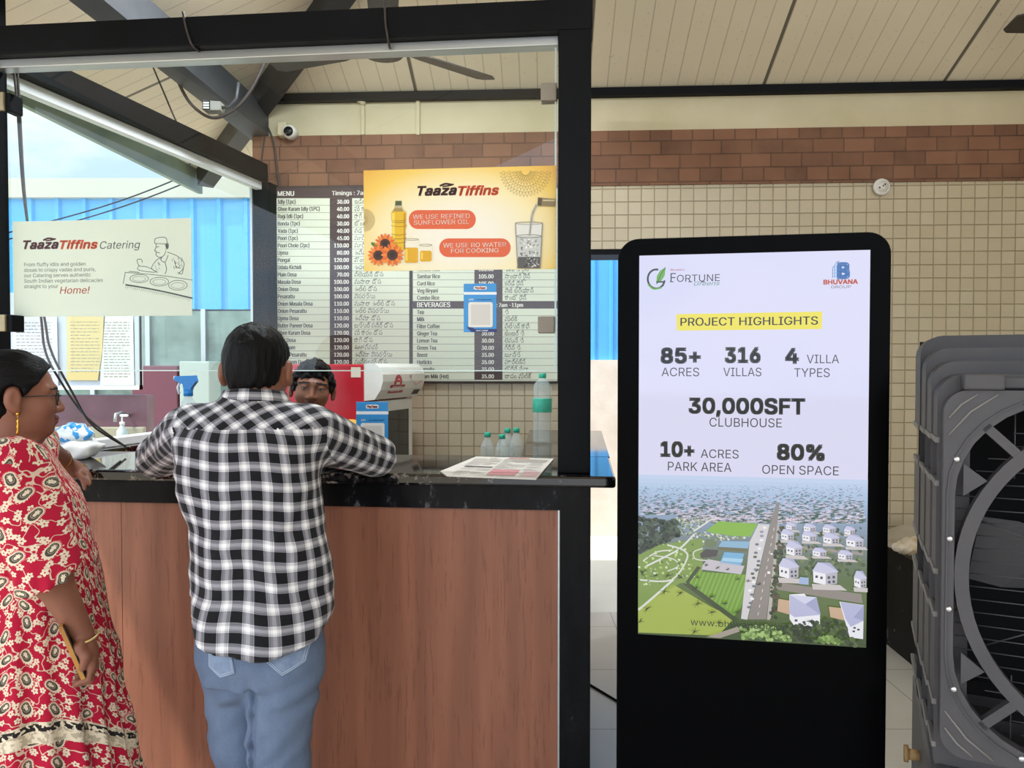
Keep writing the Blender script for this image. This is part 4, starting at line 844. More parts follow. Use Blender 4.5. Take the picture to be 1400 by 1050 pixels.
# stepped housing: shells growing taller towards the back
zbot = .62; shells = [(.050, .150, 1.486, .004), (.150, .270, 1.514, .008), (.270, .400, 1.546, .011), (.400, .580, 1.580, .014)]
GRO = (1.30, 1.02, .74)
def notched(pts):
    "cut the air grooves into both straight sides of a shell outline"
    out = []; n = len(pts)
    for i in range(n):
        a, b = pts[i], pts[(i + 1) % n]; out.append(a)
        if abs(a[0] - b[0]) < 1e-6 and abs(a[1] - b[1]) > .4:
            s_ = 1 if a[0] > CX else -1; x = a[0]; zz = sorted(GRO, reverse=a[1] > b[1])
            for z in zz:
                d = 1 if b[1] > a[1] else -1
                out += [(x, z - d * .046), (x - s_ * .022, z - d * .034), (x - s_ * .022, z + d * .034), (x, z + d * .046)]
    return out
mb = MB()
for v0, v1, zt_, g in shells:
    hz = (zt_ - zbot) / 2; o = rsq(HW + g, hz, .05, 6, CX, zbot + hz); i_ = rsq(HW + g - .06, hz - .06, .03, 6, CX, zbot + hz)
    loopfaces(mb, i_, o, v0, v0); loopfaces(mb, notched(o), notched(o), v0, v1)
mb.obj('housing', m_cg, parent=t)
for z in GRO:
    for zz in (z + .040, z - .052):
        mb = MB()
        for v0, v1, zt_, g in shells: mb.box(CX - HW - g - .0035, CX - HW - g + .006, v0 - .001, v1 - .001, zz, zz + .013, 0, .002)
        plabel(mb.obj('side_ledge', m_cl, parent=t), 'ledge along the side, coloured paler as if lit')
        mb = MB()
        for v0, v1, zt_, g in shells: mb.box(CX + HW + g - .006, CX + HW + g + .0035, v0 - .001, v1 - .001, zz, zz + .013, 0, .002)
        mb.obj('side_ledge', m_cl, parent=t)
MB().box(CX - HW - .005, CX + HW + .005, .565, .578, zbot + .01, 1.57).obj('rear_pad', m_cd, parent=t)
# front panel with its rounded opening
out = rsq(HW - .004, HW - .004, .045, 8); opn = rsq(.357, .357, .195, 8)
mb = MB(); loopfaces(mb, opn, out, 0, 0); loopfaces(mb, out, out, 0, .05); loopfaces(mb, opn, opn, .03, 0)
rim = rsq(.372, .372, .205, 8); rim2 = rsq(.369, .369, .202, 8)
mb.obj('front_panel', m_cg, parent=t)
mb = MB(); loopfaces(mb, rim, rim, -.0, -.004); loopfaces(mb, rim2, rim, -.004, -.004); loopfaces(mb, rim2, rim2, -.004, 0); mb.obj('panel_bead', m_cg, parent=t)
for sx_ in (-1, 1):
    for sz_ in (-1, 1):
        mb = MB()
        for d in (.050, .085): mb.tube([(CX + sx_ * (HW - .012), -.001, CZ + sz_ * (HW - .012 - d)), (CX + sx_ * (HW - .012 - d * .45), -.001, CZ + sz_ * (HW - .012 - d * .42)), (CX + sx_ * (HW - .012 - d), -.001, CZ + sz_ * (HW - .012))], .0022, 6)
        mb.obj('corner_rib', m_cl, parent=t)
# inner fan ring, corner struts, arrows
mb = MB(); n = 72
ri = [(CX + .331 * math.cos(i * 2 * PI / n), CZ + .331 * math.sin(i * 2 * PI / n)) for i in range(n)]; ro = [(CX + .3565 * math.cos(i * 2 * PI / n), CZ + .3565 * math.sin(i * 2 * PI / n)) for i in range(n)]
loopfaces(mb, ri, ro, -.001, -.001); loopfaces(mb, ri, ri, .03, -.001); loopfaces(mb, ro, ro, -.001, .03); mb.obj('fan_ring', m_cg, parent=t)
for k in range(4):
    mb = MB(); a = PI / 4 + k * PI / 2; c, s_ = math.cos(a), math.sin(a); r0, r1, w = .35, .432, .009
    mb.prism([(CX + r0 * c - s_ * w, CZ + r0 * s_ + c * w), (CX + r0 * c + s_ * w, CZ + r0 * s_ - c * w), (CX + r1 * c + s_ * w, CZ + r1 * s_ - c * w), (CX + r1 * c - s_ * w, CZ + r1 * s_ + c * w)][::-1], .0, .02)
    mb.obj('corner_strut', m_cg, parent=t)
for k in range(4):
    for f in (-1, 1):
        a = PI / 4 + k * PI / 2; mb = MB()
        b = a + f * math.radians(14.5); r = .383; px_, pz_ = CX + r * math.cos(b), CZ + r * math.sin(b); e = a - f * math.radians(45)
        dx, dz = math.cos(round((b + f * .3) / (PI / 2)) * PI / 2), math.sin(round((b + f * .3) / (PI / 2)) * PI / 2)
        tx_, tz_ = -dx, -dz; nx, nz = -tz_, tx_
        mb.prism([(px_ + tx_ * .03, pz_ + tz_ * .03), (px_ - tx_ * .012 + nx * .033, pz_ - tz_ * .012 + nz * .033), (px_ - tx_ * .012 - nx * .033, pz_ - tz_ * .012 - nz * .033)], .006, .016)
        mb.obj('arrow_louvre', m_cg, parent=t)
# guard wires, screws
mb = MB()
for i in range(-13, 14):
    z = CZ + i * .0265; x = min(.352, .352 - max(0, abs(i * .0265) - .17) * .8) if abs(i) < 14 else .1
    mb.tube([(CX - x, .024, z), (CX + x, .024, z)], .0014, 5)
for i in (-7, -5, 5, 7, 9, -9): mb.tube([(CX + i * .028, .026, CZ - .33), (CX + i * .028, .026, CZ - .20)], .0014, 5); mb.tube([(CX + i * .028, .026, CZ + .20), (CX + i * .028, .026, CZ + .33)], .0014, 5)
for a in (.35, 1.1, 2.2, 2.8, 3.6, 4.2, 5.2, 5.9): mb.tube([(CX + .08 * math.cos(a), .028, CZ + .08 * math.sin(a)), (CX + .34 * math.cos(a), .028, CZ + .34 * math.sin(a))], .0016, 5)
mb.obj('wire_guard', m_wire, parent=t)
for k in range(16):
    a = k * PI / 8 + PI / 16; r = .365 if k % 4 in (0, 3) else .418
    x, z = CX + max(-.367, min(.367, r * math.cos(a) * 1.02)), CZ + max(-.367, min(.367, r * math.sin(a) * 1.02))
    mb = MB(); mb.lathe([(.0065, .001), (.0065, -.003), (.004, -.005), (.0012, -.0055)], (x, 0, z), 12, axis='y'); mb.obj('screw', m_screw, parent=t)
# fan inside
fan = MB(); fan.lathe([(.07, .10), (.07, .045), (.05, .038), (.01, .036)], (CX, 0, CZ), 24, axis='y'); hub = fan.obj('fan_hub', m_cd, parent=t)
m_blade = mat('fan_blade_grey', '#3c3b3e', .5)
for k in range(5):
    a = k * 2 * PI / 5 + .5; mb = MB(); vs = []
    for r, w, tw in ((.065, .05, .9), (.16, .075, .7), (.25, .09, .55), (.315, .08, .45)):
        for s_ in (-1, 1):
            lx, ly = r, s_ * w * math.cos(tw); vs.append((CX + lx * math.cos(a) - ly * math.sin(a), .085 + s_ * w * math.sin(tw) * .55, CZ + lx * math.sin(a) + ly * math.cos(a)))
    top = [(x, y + .004, z) for x, y, z in vs]; fs = []
    for i in range(3): fs += [(2 * i, 2 * i + 2, 2 * i + 3, 2 * i + 1), (8 + 2 * i, 8 + 2 * i + 1, 8 + 2 * i + 3, 8 + 2 * i + 2), (2 * i, 8 + 2 * i, 8 + 2 * i + 2, 2 * i + 2), (2 * i + 1, 2 * i + 3, 8 + 2 * i + 3, 8 + 2 * i + 1)]
    fs += [(0, 1, 9, 8), (6, 14, 15, 7)]; mb.add(vs + top, fs); mb.obj('fan_blade', m_blade, parent=t)
# top handle housing, water tank, drain plug, castors
mb = MB(); mb.box(.035, .105, -.012, .06, 1.455, 1.487, 0, .004); mb.box(CX * 2 - .105, CX * 2 - .035, -.012, .06, 1.455, 1.487, 0, .004); mb.box(.105, CX * 2 - .105, .02, .06, 1.457, 1.480, 0, .003); mb.obj('top_rail', m_cg, parent=t)
mb = MB(); mb.box(CX - HW - .012, CX + HW + .012, -.01, .60, .13, .655, 0, .02); mb.obj('water_tank', m_cg, parent=t)
mb = MB(); mb.box(CX - .14, CX + .30, -.013, -.0105, .60, .64); mb.obj('level_window', m_cd, parent=t)
u, z = FC.pix(1252, 1025, .3); x = CX - HW - .012
mb = MB(); mb.cyl((x - .028, .3, .545), (x, .3, .545), .013); mb.cyl((x - .034, .3, .545), (x - .024, .3, .545), .020, None, 12); plabel(mb.obj('drain_plug', mat('drain_tan', '#b99462', .6), parent=t), 'tan drain plug')
for x in (CX - .3, CX + .3):
    for y in (.06, .52):
        mb = MB(); mb.cyl((x - .015, y, .045), (x + .015, y, .045), .045, None, 20); w = mb.obj('castor_wheel', m_cd, parent=t)
        mb = MB(); mb.box(x - .025, x + .025, y - .025, y + .025, .085, .13, 0, .004); mb.obj('castor_fork', m_cg, parent=t)
# ------------------------------------------------------------ bodies: distance fields turned into one smooth skin
def smin(a, b, k):
    h = np.maximum(k - np.abs(a - b), 0) / k; return np.minimum(a, b) - h * h * k * .25
class SDF:
    def __init__(s, lo, hi, h):
        s.lo = np.array(lo, np.float32); s.h = h; s.n = np.ceil((np.array(hi) - s.lo) / h).astype(int) + 1; s.D = np.full(s.n, 9.0, np.float32)
    def blk(s, lo, hi):
        a = np.clip(np.floor((np.array(lo) - s.lo) / s.h).astype(int), 0, s.n); b = np.clip(np.ceil((np.array(hi) - s.lo) / s.h).astype(int) + 1, 0, s.n)
        ax = [(s.lo[i] + s.h * np.arange(a[i], b[i])).astype(np.float32) for i in range(3)]
        return tuple(slice(a[i], b[i]) for i in range(3)), ax[0][:, None, None], ax[1][None, :, None], ax[2][None, None, :]
    def put(s, fn, lo, hi, k=.01, op='u'):
        m = k + 3 * s.h; sl, X, Y, Z = s.blk([q - m for q in lo], [q + m for q in hi])
        if min(s.D[sl].shape) == 0: return s
        d = fn(X, Y, Z)
        if op == 'u': s.D[sl] = smin(s.D[sl], d, k)
        else: s.D[sl] = -smin(-s.D[sl], d, k)
        return s
    def cap(s, p, q, r0, r1=None, k=.01, op='u'):
        r1 = r0 if r1 is None else r1; p = np.array(p, np.float32); q = np.array(q, np.float32); e = q - p; L = float(e @ e) or 1e-9; r = max(r0, r1)
        def fn(X, Y, Z):
            t = np.clip(((X - p[0]) * e[0] + (Y - p[1]) * e[1] + (Z - p[2]) * e[2]) / L, 0, 1)
            return np.sqrt((X - p[0] - t * e[0]) ** 2 + (Y - p[1] - t * e[1]) ** 2 + (Z - p[2] - t * e[2]) ** 2) - (r0 + (r1 - r0) * t)
        return s.put(fn, np.minimum(p, q) - r, np.maximum(p, q) + r, k, op)
    def chain(s, pts, rs, k=.01):
        for i in range(len(pts) - 1): s.cap(pts[i], pts[i + 1], rs[i], rs[i + 1], k)
        return s
    def ell(s, c, r, k=.01, op='u', R=None):
        c = np.array(c, np.float32); r = np.array(r, np.float32); m = float(max(r)); A = np.eye(3) if R is None else np.array(R)
        def fn(X, Y, Z):
            x, y, z = X - c[0], Y - c[1], Z - c[2]
            q = [A[0][i] * x + A[1][i] * y + A[2][i] * z for i in range(3)]
            k0 = np.sqrt(sum((q[i] / r[i]) ** 2 for i in range(3))) + 1e-6; k1 = np.sqrt(sum((q[i] / r[i] ** 2) ** 2 for i in range(3))) + 1e-6
            return (k0 * (k0 - 1) / k1).astype(np.float32)
        return s.put(fn, c - m, c + m, k, op)
    def loft(s, st, k=.02, p=2.0):
        "stations (cx, cy, z, rx, ry), any z order"
        st = np.array(sorted(st, key=lambda q: q[2]), np.float32); z = st[:, 2]
        lo = [(st[:, 0] - st[:, 3]).min(), (st[:, 1] - st[:, 4]).min(), z[0]]; hi = [(st[:, 0] + st[:, 3]).max(), (st[:, 1] + st[:, 4]).max(), z[-1]]
        def fn(X, Y, Z):
            zz = Z.ravel(); f = [np.interp(zz, z, st[:, j]).astype(np.float32)[None, None, :] for j in (0, 1, 3, 4)]
            q = (np.abs((X - f[0]) / f[2]) ** p + np.abs((Y - f[1]) / f[3]) ** p) ** (1 / p)
            d = (q - 1) * np.minimum(f[2], f[3]); return np.maximum(d, np.maximum(z[0] - Z, Z - z[-1])).astype(np.float32)
        return s.put(fn, lo, hi, k)
    def cut(s, fn): _, X, Y, Z = s.blk(s.lo, s.lo + s.h * s.n); s.D = np.maximum(s.D, fn(X, Y, Z)).astype(np.float32); return s
    def disp(s, fn): _, X, Y, Z = s.blk(s.lo, s.lo + s.h * s.n); s.D = (s.D + fn(X, Y, Z)).astype(np.float32); return s
    def mesh(s, smooth=2):
        D = s.D; n = D.shape; S_ = (D < 0)
        c = np.zeros((n[0] - 1, n[1] - 1, n[2] - 1), np.uint8)
        for i in (0, 1):
            for j in (0, 1):
                for k in (0, 1): c += S_[i:n[0] - 1 + i, j:n[1] - 1 + j, k:n[2] - 1 + k]
        I = np.argwhere((c > 0) & (c < 8)); idx = np.full(c.shape, -1, np.int32); idx[I[:, 0], I[:, 1], I[:, 2]] = np.arange(len(I))
        off = [(i, j, k) for i in (0, 1) for j in (0, 1) for k in (0, 1)]
        V = [D[I[:, 0] + a, I[:, 1] + b, I[:, 2] + c_] for a, b, c_ in off]
        P = np.zeros((len(I), 3)); W_ = np.zeros(len(I))
        for a in range(8):
            for b in range(a + 1, 8):
                if sum(abs(off[a][i] - off[b][i]) for i in range(3)) != 1: continue
                m = (V[a] < 0) != (V[b] < 0); t = V[a][m] / (V[a][m] - V[b][m])
                P[m] += np.array(off[a]) + t[:, None] * (np.array(off[b]) - np.array(off[a])); W_[m] += 1
        P = s.lo + s.h * (I + P / W_[:, None])
        Q = []
        for ax in range(3):
            o = [(1, 2), (2, 0), (0, 1)][ax]; sl0 = [slice(None)] * 3; sl1 = [slice(None)] * 3; sl0[ax] = slice(0, n[ax] - 1); sl1[ax] = slice(1, None)
            A, B = S_[tuple(sl0)], S_[tuple(sl1)]; E_ = np.argwhere(A != B)
            E_ = E_[(E_[:, o[0]] > 0) & (E_[:, o[1]] > 0) & (E_[:, o[0]] < n[o[0]] - 1) & (E_[:, o[1]] < n[o[1]] - 1)]
            inside = A[E_[:, 0], E_[:, 1], E_[:, 2]]
            cs = []
            for du, dv in ((-1, -1), (0, -1), (0, 0), (-1, 0)):
                q = E_.copy(); q[:, o[0]] += du; q[:, o[1]] += dv; cs.append(idx[q[:, 0], q[:, 1], q[:, 2]])
            q = np.stack(cs, 1); q[~inside] = q[~inside][:, ::-1]; Q.append(q)
        Q = np.concatenate(Q); Q = Q[(Q >= 0).all(1)]
        for _ in range(smooth):
            S2 = np.zeros_like(P); N = np.zeros(len(P))
            for a, b in ((0, 1), (1, 2), (2, 3), (3, 0)):
                np.add.at(S2, Q[:, a], P[Q[:, b]]); np.add.at(S2, Q[:, b], P[Q[:, a]]); np.add.at(N, Q[:, a], 1); np.add.at(N, Q[:, b], 1)
            P = P * .5 + .5 * S2 / np.maximum(N, 1)[:, None]
        return P, Q
def skinobj(name, PQ, mats, frame=FW, base=(0, 0, 0), parent=None, mi=None, uv=None, smooth=True):
    P, Q = PQ; mats = mats if isinstance(mats, (list, tuple)) else [mats]
    if parent is not None: base = parent['_b']
    me = bpy.data.meshes.new(name); Pv = P - np.array(base)
    me.vertices.add(len(Pv)); me.vertices.foreach_set('co', Pv.astype(np.float32).ravel())
    me.loops.add(len(Q) * 4); me.loops.foreach_set('vertex_index', Q.astype(np.int32).ravel())
    me.polygons.add(len(Q)); me.polygons.foreach_set('loop_start', np.arange(0, len(Q) * 4, 4, dtype=np.int32))
    for m in mats: me.materials.append(m)
    me.update(calc_edges=True)
    if mi is not None: me.polygons.foreach_set('material_index', np.asarray(mi, np.int32))
    me.polygons.foreach_set('use_smooth', np.full(len(Q), smooth))
    if uv is not None: l = me.uv_layers.new(name='UVMap'); l.data.foreach_set('uv', uv.astype(np.float32).ravel())
    me.update(); o = bpy.data.objects.new(name, me); COL.objects.link(o); o['_b'] = [float(q) for q in base]
    if parent is not None: o.parent = parent
    else: o.matrix_world = frame.M(base)
    return o
def waves(seed, n, f0, f1, ani=(1, 1, 1)):
    r = np.random.RandomState(seed); ks = r.normal(size=(n, 3)); ks /= np.linalg.norm(ks, axis=1)[:, None]; ks *= r.uniform(f0, f1, n)[:, None] * np.array(ani); ph = r.uniform(0, 6.28, n)
    return lambda X, Y, Z: sum(np.sin(k[0] * X + k[1] * Y + k[2] * Z + p) for k, p in zip(ks, ph)) / math.sqrt(n)
def centers(PQ): return PQ[0][PQ[1]].mean(1)

# ------------------------------------------------------------ skin, hair, cloth
def skinmat(name, a, b_):
    m, nt, b = newmat(name); v = coords(nt)
    nt.links.new(mixc(nt, math_(nt, 'MULTIPLY', noise(nt, v, 14, 4), .6), lin(a), lin(b_)), b.inputs['Base Color']); b.inputs['Roughness'].default_value = .48; b.inputs['Specular IOR Level'].default_value = .35
    b.inputs['Subsurface Weight'].default_value = .12; b.inputs['Subsurface Radius'].default_value = (.010, .004, .002); b.inputs['Subsurface Scale'].default_value = 1.0
    bump(nt, b, noise(nt, v, 160, 2), .08, .002); return m
def hairmat(name, col, vs=(1, 1, 1)):
    m, nt, b = newmat(name); v = coords(nt, 'Object', vs); n = noise(nt, v, 170, 3, .6)
    nt.links.new(mixc(nt, math_(nt, 'MULTIPLY', n, .8), lin(col), lin('#131113')), b.inputs['Base Color']); b.inputs['Roughness'].default_value = .5; b.inputs['Specular IOR Level'].default_value = .12
    bump(nt, b, n, .55, .006); return m
m_skin_m = skinmat('tan_skin', '#8a5a44', '#7a4c39'); m_skin_w = skinmat('brown_skin', '#8b5b48', '#774838'); m_skin_s = skinmat('dark_skin', '#7d513c', '#68412f')
m_hair = hairmat('black_hair', '#050505', (1, 1, .25)); m_hair_w = hairmat('black_hair_tied', '#0c0b0c', (.22, 1, 1)); m_hair_s = hairmat('black_hair_curly', '#0d0c0d')
m_lip = mat('lips', '#6b3434', .4); m_lip_s = mat('lips_brown', '#5a322b', .45); m_eyew = mat('eye_white', '#d9d4cc', .2); m_iris = mat('iris_dark', '#17100d', .1); m_brow = mat('brow_hair', '#120e0d', .8)
def plaidmat():
    m, nt, b = newmat('plaid_cotton'); u = nt.nodes.new('ShaderNodeUVMap'); sx = nt.nodes.new('ShaderNodeSeparateXYZ'); nt.links.new(u.outputs[0], sx.inputs[0])
    def prof(x, pitch):
        f = math_(nt, 'FRACT', math_(nt, 'DIVIDE', x, pitch)); c = ramp(nt, f, [(0, (0, 0, 0, 1)), (.50, (0, 0, 0, 1)), (.51, (.75, .75, .75, 1)), (.55, (.75, .75, .75, 1)), (.56, (.12, .12, .12, 1)), (.58, (.8, .8, .8, 1)), (.66, (.8, .8, .8, 1)), (.67, (1, 1, 1, 1)), (.82, (1, 1, 1, 1)), (.83, (.6, .6, .6, 1)), (.90, (.8, .8, .8, 1)), (.91, (.12, .12, .12, 1)), (.93, (.75, .75, .75, 1)), (.985, (.7, .7, .7, 1)), (.99, (0, 0, 0, 1))])
        c.node.color_ramp.interpolation = 'LINEAR'; return c
    a = prof(sx.outputs[0], .052); c = prof(sx.outputs[1], .047)
    w = math_(nt, 'FRACT', math_(nt, 'MULTIPLY', math_(nt, 'ADD', sx.outputs[0], sx.outputs[1]), 420)); w = math_(nt, 'MULTIPLY_ADD', math_(nt, 'GREATER_THAN', w, .5), .3, .35)
    mx = mixc(nt, w, a, c); nt.links.new(ramp(nt, mx, [(0, lin('#131316')), (.5, lin('#84828a')), (1, lin('#e9e6e6'))]), b.inputs['Base Color'])
    b.inputs['Roughness'].default_value = .85; b.inputs['Specular IOR Level'].default_value = .2; b.inputs['Sheen Weight'].default_value = .1
    bump(nt, b, noise(nt, u.outputs[0], 60, 3), .25, .004); return m
def denimmat():
    m, nt, b = newmat('faded_denim'); v = coords(nt); n = noise(nt, coords(nt, 'Object', (1, 1, .5)), 7, 5); tw = noise(nt, coords(nt, 'Object', (1, 1, .3)), 340, 2)
    c = mixc(nt, n, lin('#47566f'), lin('#8391a8')); c = mixc(nt, math_(nt, 'MULTIPLY', tw, .5), c, lin('#46546e')); nt.links.new(c, b.inputs['Base Color']); b.inputs['Roughness'].default_value = .85; b.inputs['Specular IOR Level'].default_value = .2
    bump(nt, b, math_(nt, 'ADD', tw, math_(nt, 'MULTIPLY', n, .5)), .35, .003); return m
def kurtamat():
    m, nt, b = newmat('red_printed_cotton'); u = nt.nodes.new('ShaderNodeUVMap').outputs[0]; sx = nt.nodes.new('ShaderNodeSeparateXYZ'); nt.links.new(u, sx.inputs[0]); V = sx.outputs[1]
    def cells(scale, rnd, off):
        a = node(nt, 'ShaderNodeVectorMath', operation='ADD'); nt.links.new(u, a.inputs[0]); a.inputs[1].default_value = (off, off * .7, 0)
        vo = node(nt, 'ShaderNodeTexVoronoi', voronoi_dimensions='2D'); vo.inputs['Scale'].default_value = scale; vo.inputs['Randomness'].default_value = rnd; nt.links.new(a.outputs[0], vo.inputs['Vector'])
        d = node(nt, 'ShaderNodeVectorMath', operation='SUBTRACT'); nt.links.new(a.outputs[0], d.inputs[0]); nt.links.new(vo.outputs['Position'], d.inputs[1])
        s_ = nt.nodes.new('ShaderNodeSeparateXYZ'); nt.links.new(d.outputs[0], s_.inputs[0]); ln = node(nt, 'ShaderNodeVectorMath', operation='LENGTH'); nt.links.new(d.outputs[0], ln.inputs[0])
        cs = nt.nodes.new('ShaderNodeSeparateColor'); nt.links.new(vo.outputs['Color'], cs.inputs[0])
        return ln.outputs['Value'], math_(nt, 'ARCTAN2', s_.outputs[1], s_.outputs[0]), cs.outputs[0]
    lt = lambda a, x: math_(nt, 'LESS_THAN', a, x)
    cream = lin('#dccdb4'); dark = lin('#4d4640'); red = lin('#b81d3b')
    c = mixc(nt, noise(nt, u, 9, 3), red, lin('#a01833'))
    vn = noise(nt, u, 26, 1); vine = lt(math_(nt, 'ABSOLUTE', math_(nt, 'SUBTRACT', vn, .5)), .014); c = mixc(nt, math_(nt, 'MULTIPLY', vine, .75), c, cream)
    for off, sc, R in ((.13, 30, .0078), (.41, 34, .0066)):       # small five-petal flowers
        r, th_, rn = cells(sc, .8, off); th_ = math_(nt, 'ADD', th_, math_(nt, 'MULTIPLY', rn, 6.28))
        pet = math_(nt, 'MULTIPLY_ADD', math_(nt, 'ABSOLUTE', math_(nt, 'COSINE', math_(nt, 'MULTIPLY', th_, 2.5))), R * .5, R * .6)
        c = mixc(nt, lt(r, pet), c, cream); c = mixc(nt, lt(r, R * .24), c, lin('#a8354a'))
    r, th_, rn = cells(15.5, .55, 0.0); th_ = math_(nt, 'ADD', th_, math_(nt, 'MULTIPLY_ADD', rn, 2.4, .5))      # paisley drops
    cs_ = math_(nt, 'MAXIMUM', math_(nt, 'COSINE', th_), 0.0); cs_ = math_(nt, 'MULTIPLY', cs_, math_(nt, 'MULTIPLY', cs_, cs_))
    Rr = math_(nt, 'MULTIPLY_ADD', cs_, .018, .0115); ser = math_(nt, 'MULTIPLY_ADD', math_(nt, 'SINE', math_(nt, 'MULTIPLY', th_, 26)), .0016, Rr)
    q = math_(nt, 'DIVIDE', r, Rr)
    c = mixc(nt, lt(r, math_(nt, 'ADD', ser, .003)), c, red); c = mixc(nt, lt(r, ser), c, cream); c = mixc(nt, lt(q, .74), c, dark); c = mixc(nt, lt(q, .54), c, lin('#8f8673')); c = mixc(nt, lt(q, .46), c, dark)
    fl = math_(nt, 'MULTIPLY_ADD', math_(nt, 'ABSOLUTE', math_(nt, 'COSINE', math_(nt, 'MULTIPLY', th_, 2.5))), .18, .22); c = mixc(nt, lt(q, fl), c, cream)
    # woven border above the foot of the dress
    bz = math_(nt, 'ADD', V, math_(nt, 'MULTIPLY', math_(nt, 'SINE', math_(nt, 'MULTIPLY', sx.outputs[0], 9)), .012))
    inb = math_(nt, 'MULTIPLY', lt(bz, .565), math_(nt, 'GREATER_THAN', bz, .515)); tr = math_(nt, 'GREATER_THAN', noise(nt, u, 70, 2), .52)
    bc = mixc(nt, tr, cream, lin('#b5a890')); bk = math_(nt, 'MULTIPLY', lt(bz, .560), math_(nt, 'GREATER_THAN', bz, .543)); bc = mixc(nt, math_(nt, 'MULTIPLY', bk, math_(nt, 'GREATER_THAN', noise(nt, u, 90, 1), .47)), bc, lin('#2a2626'))
    c = mixc(nt, inb, c, bc)
    nt.links.new(c, b.inputs['Base Color']); b.inputs['Roughness'].default_value = .85; b.inputs['Specular IOR Level'].default_value = .15; bump(nt, b, noise(nt, u, 50, 3), .2, .004); return m
m_plaid = plaidmat(); m_denim = denimmat(); m_kurta = kurtamat(); m_gold = mat('gold', '#d6a648', .25, 1.0); m_shoe = mat('dark_leather', '#1d1b1b', .5)

def headprims(s, T, big=1.0, wide=1.0, ear=True, neck=True):
    "T maps head space (x right, y face, z up, eyes at z = 0) to the field's space"
    p = lambda x, y, z: tuple(T @ Vector((x * big * wide, y * big, z * big))); R3 = np.array(T.to_3x3()); b = big
    e = lambda c, r, k, op='u': s.ell(p(*c), [q * b for q in r], k * b, op, R3)
    e((0, -.012, .025), (.077 * wide, .097, .088), .01); e((0, .030, -.040), (.057 * wide, .056, .068), .03); e((0, .070, -.094), (.020, .016, .016), .03)
    for q in (-1, 1):
        e((q * .036, .056, -.032), (.026, .026, .030), .03); s.cap(p(q * .012, .084, .021), p(q * .046, .068, .020), .010 * b, .009 * b, .018 * b)
        e((q * .031, .093, .000), (.017, .012, .010), .010 * b, 's')
        s.chain([p(q * .016, .080, -.001), p(q * .025, .0865, .0068), p(q * .037, .0845, .0066), p(q * .046, .073, .000)], [.0034 * b, .0040 * b, .0040 * b, .0032 * b], .004)
        s.chain([p(q * .016, .080, -.001), p(q * .026, .0845, -.0078), p(q * .037, .0825, -.0074), p(q * .046, .073, .000)], [.003 * b] * 4, .004)
    s.cap(p(0, .086, .004), p(0, .104, -.034), .008 * b, .0115 * b, .012 * b)
    for q in (-1, 1): e((q * .012, .095, -.039), (.009, .011, .008), .010)
    e((0, .088, -.0605), (.024, .013, .0065), .007); e((0, .087, -.0715), (.020, .013, .0075), .007)
    for q in (-1, 1): e((q * .015, .090, -.066), (.010, .004, .0018), .004, 's')
    if ear:
        for q in (-1, 1): e((q * .084, -.014, -.008), (.012, .021, .033), .008); e((q * .097, -.006, -.004), (.007, .011, .020), .006, 's'); e((q * .082, -.004, -.036), (.009, .010, .011), .008)
    if neck: s.cap(p(0, -.022, -.06), p(0, -.05, -.19), .056 * b, .060 * b, .03)
def facemask(C, T, big, wide=1.0, brow_h=.0045):
    I = np.array(T.inverted()); H = (C @ I[:3, :3].T + I[:3, 3]) / big; x, y, z = H[:, 0] / wide, H[:, 1], H[:, 2]; m = np.zeros(len(C), int)
    lip = (y > .07) & (np.abs(x) < .026) & (((z + .0605) / .008) ** 2 + (x / .027) ** 2 < 1.25) | (y > .07) & (((z + .072) / .0085) ** 2 + (x / .022) ** 2 < 1.2); m[lip] = 1
    brow = (y > .05) & (np.abs(np.abs(x) - .033) < .021) & (np.abs(z - .0235 + .12 * np.maximum(np.abs(x) - .03, 0)) < brow_h); m[brow] = 2
    return m
def eyes(parent, T, big, wide=1.0):
    for q in (-1, 1):
        c = T @ Vector((q * .031 * big * wide, .0725 * big, -.0005)); mb = MB(); mb.ball(c, .0125 * big, 20); o = mb.obj('eye', m_eyew, parent=parent)
        d = (T.to_3x3() @ Vector((0, 1, 0))).normalized(); mb = MB(); n = 14; u = d.cross(Vector((0, 0, 1))).normalized(); w = u.cross(d); cc = c + d * .0118 * big
        mb.add([tuple(c + d * .0131 * big)] + [tuple(cc + (u * math.cos(i * 2 * PI / n) + w * math.sin(i * 2 * PI / n)) * .0058 * big) for i in range(n)], [(0, i + 1, (i + 1) % n + 1) for i in range(n)], 0, True); mb.obj('iris', m_iris, parent=o)
def hand(s, W_, K, tips, thumb, r=.0085, k=.006):
    "wrist, four knuckles, four (mid, tip) pairs, thumb (base, mid, tip)"
    W_ = np.array(W_)
    for kn, (md, tp) in zip(K, tips): s.cap(W_ * .55 + np.array(kn) * .45, kn, .0135, .0115, .014); s.chain([kn, md, tp], [r * 1.12, r, r * .8], k)
    s.chain([W_ * .8 + np.array(thumb[0]) * .2, thumb[0], thumb[1], thumb[2]], [.015, .0135, .0105, .0085], .008)
P3 = lambda px, py, Y: np.array([FW.pix(px, py, Y)[0], Y, FW.pix(px, py, Y)[1]])
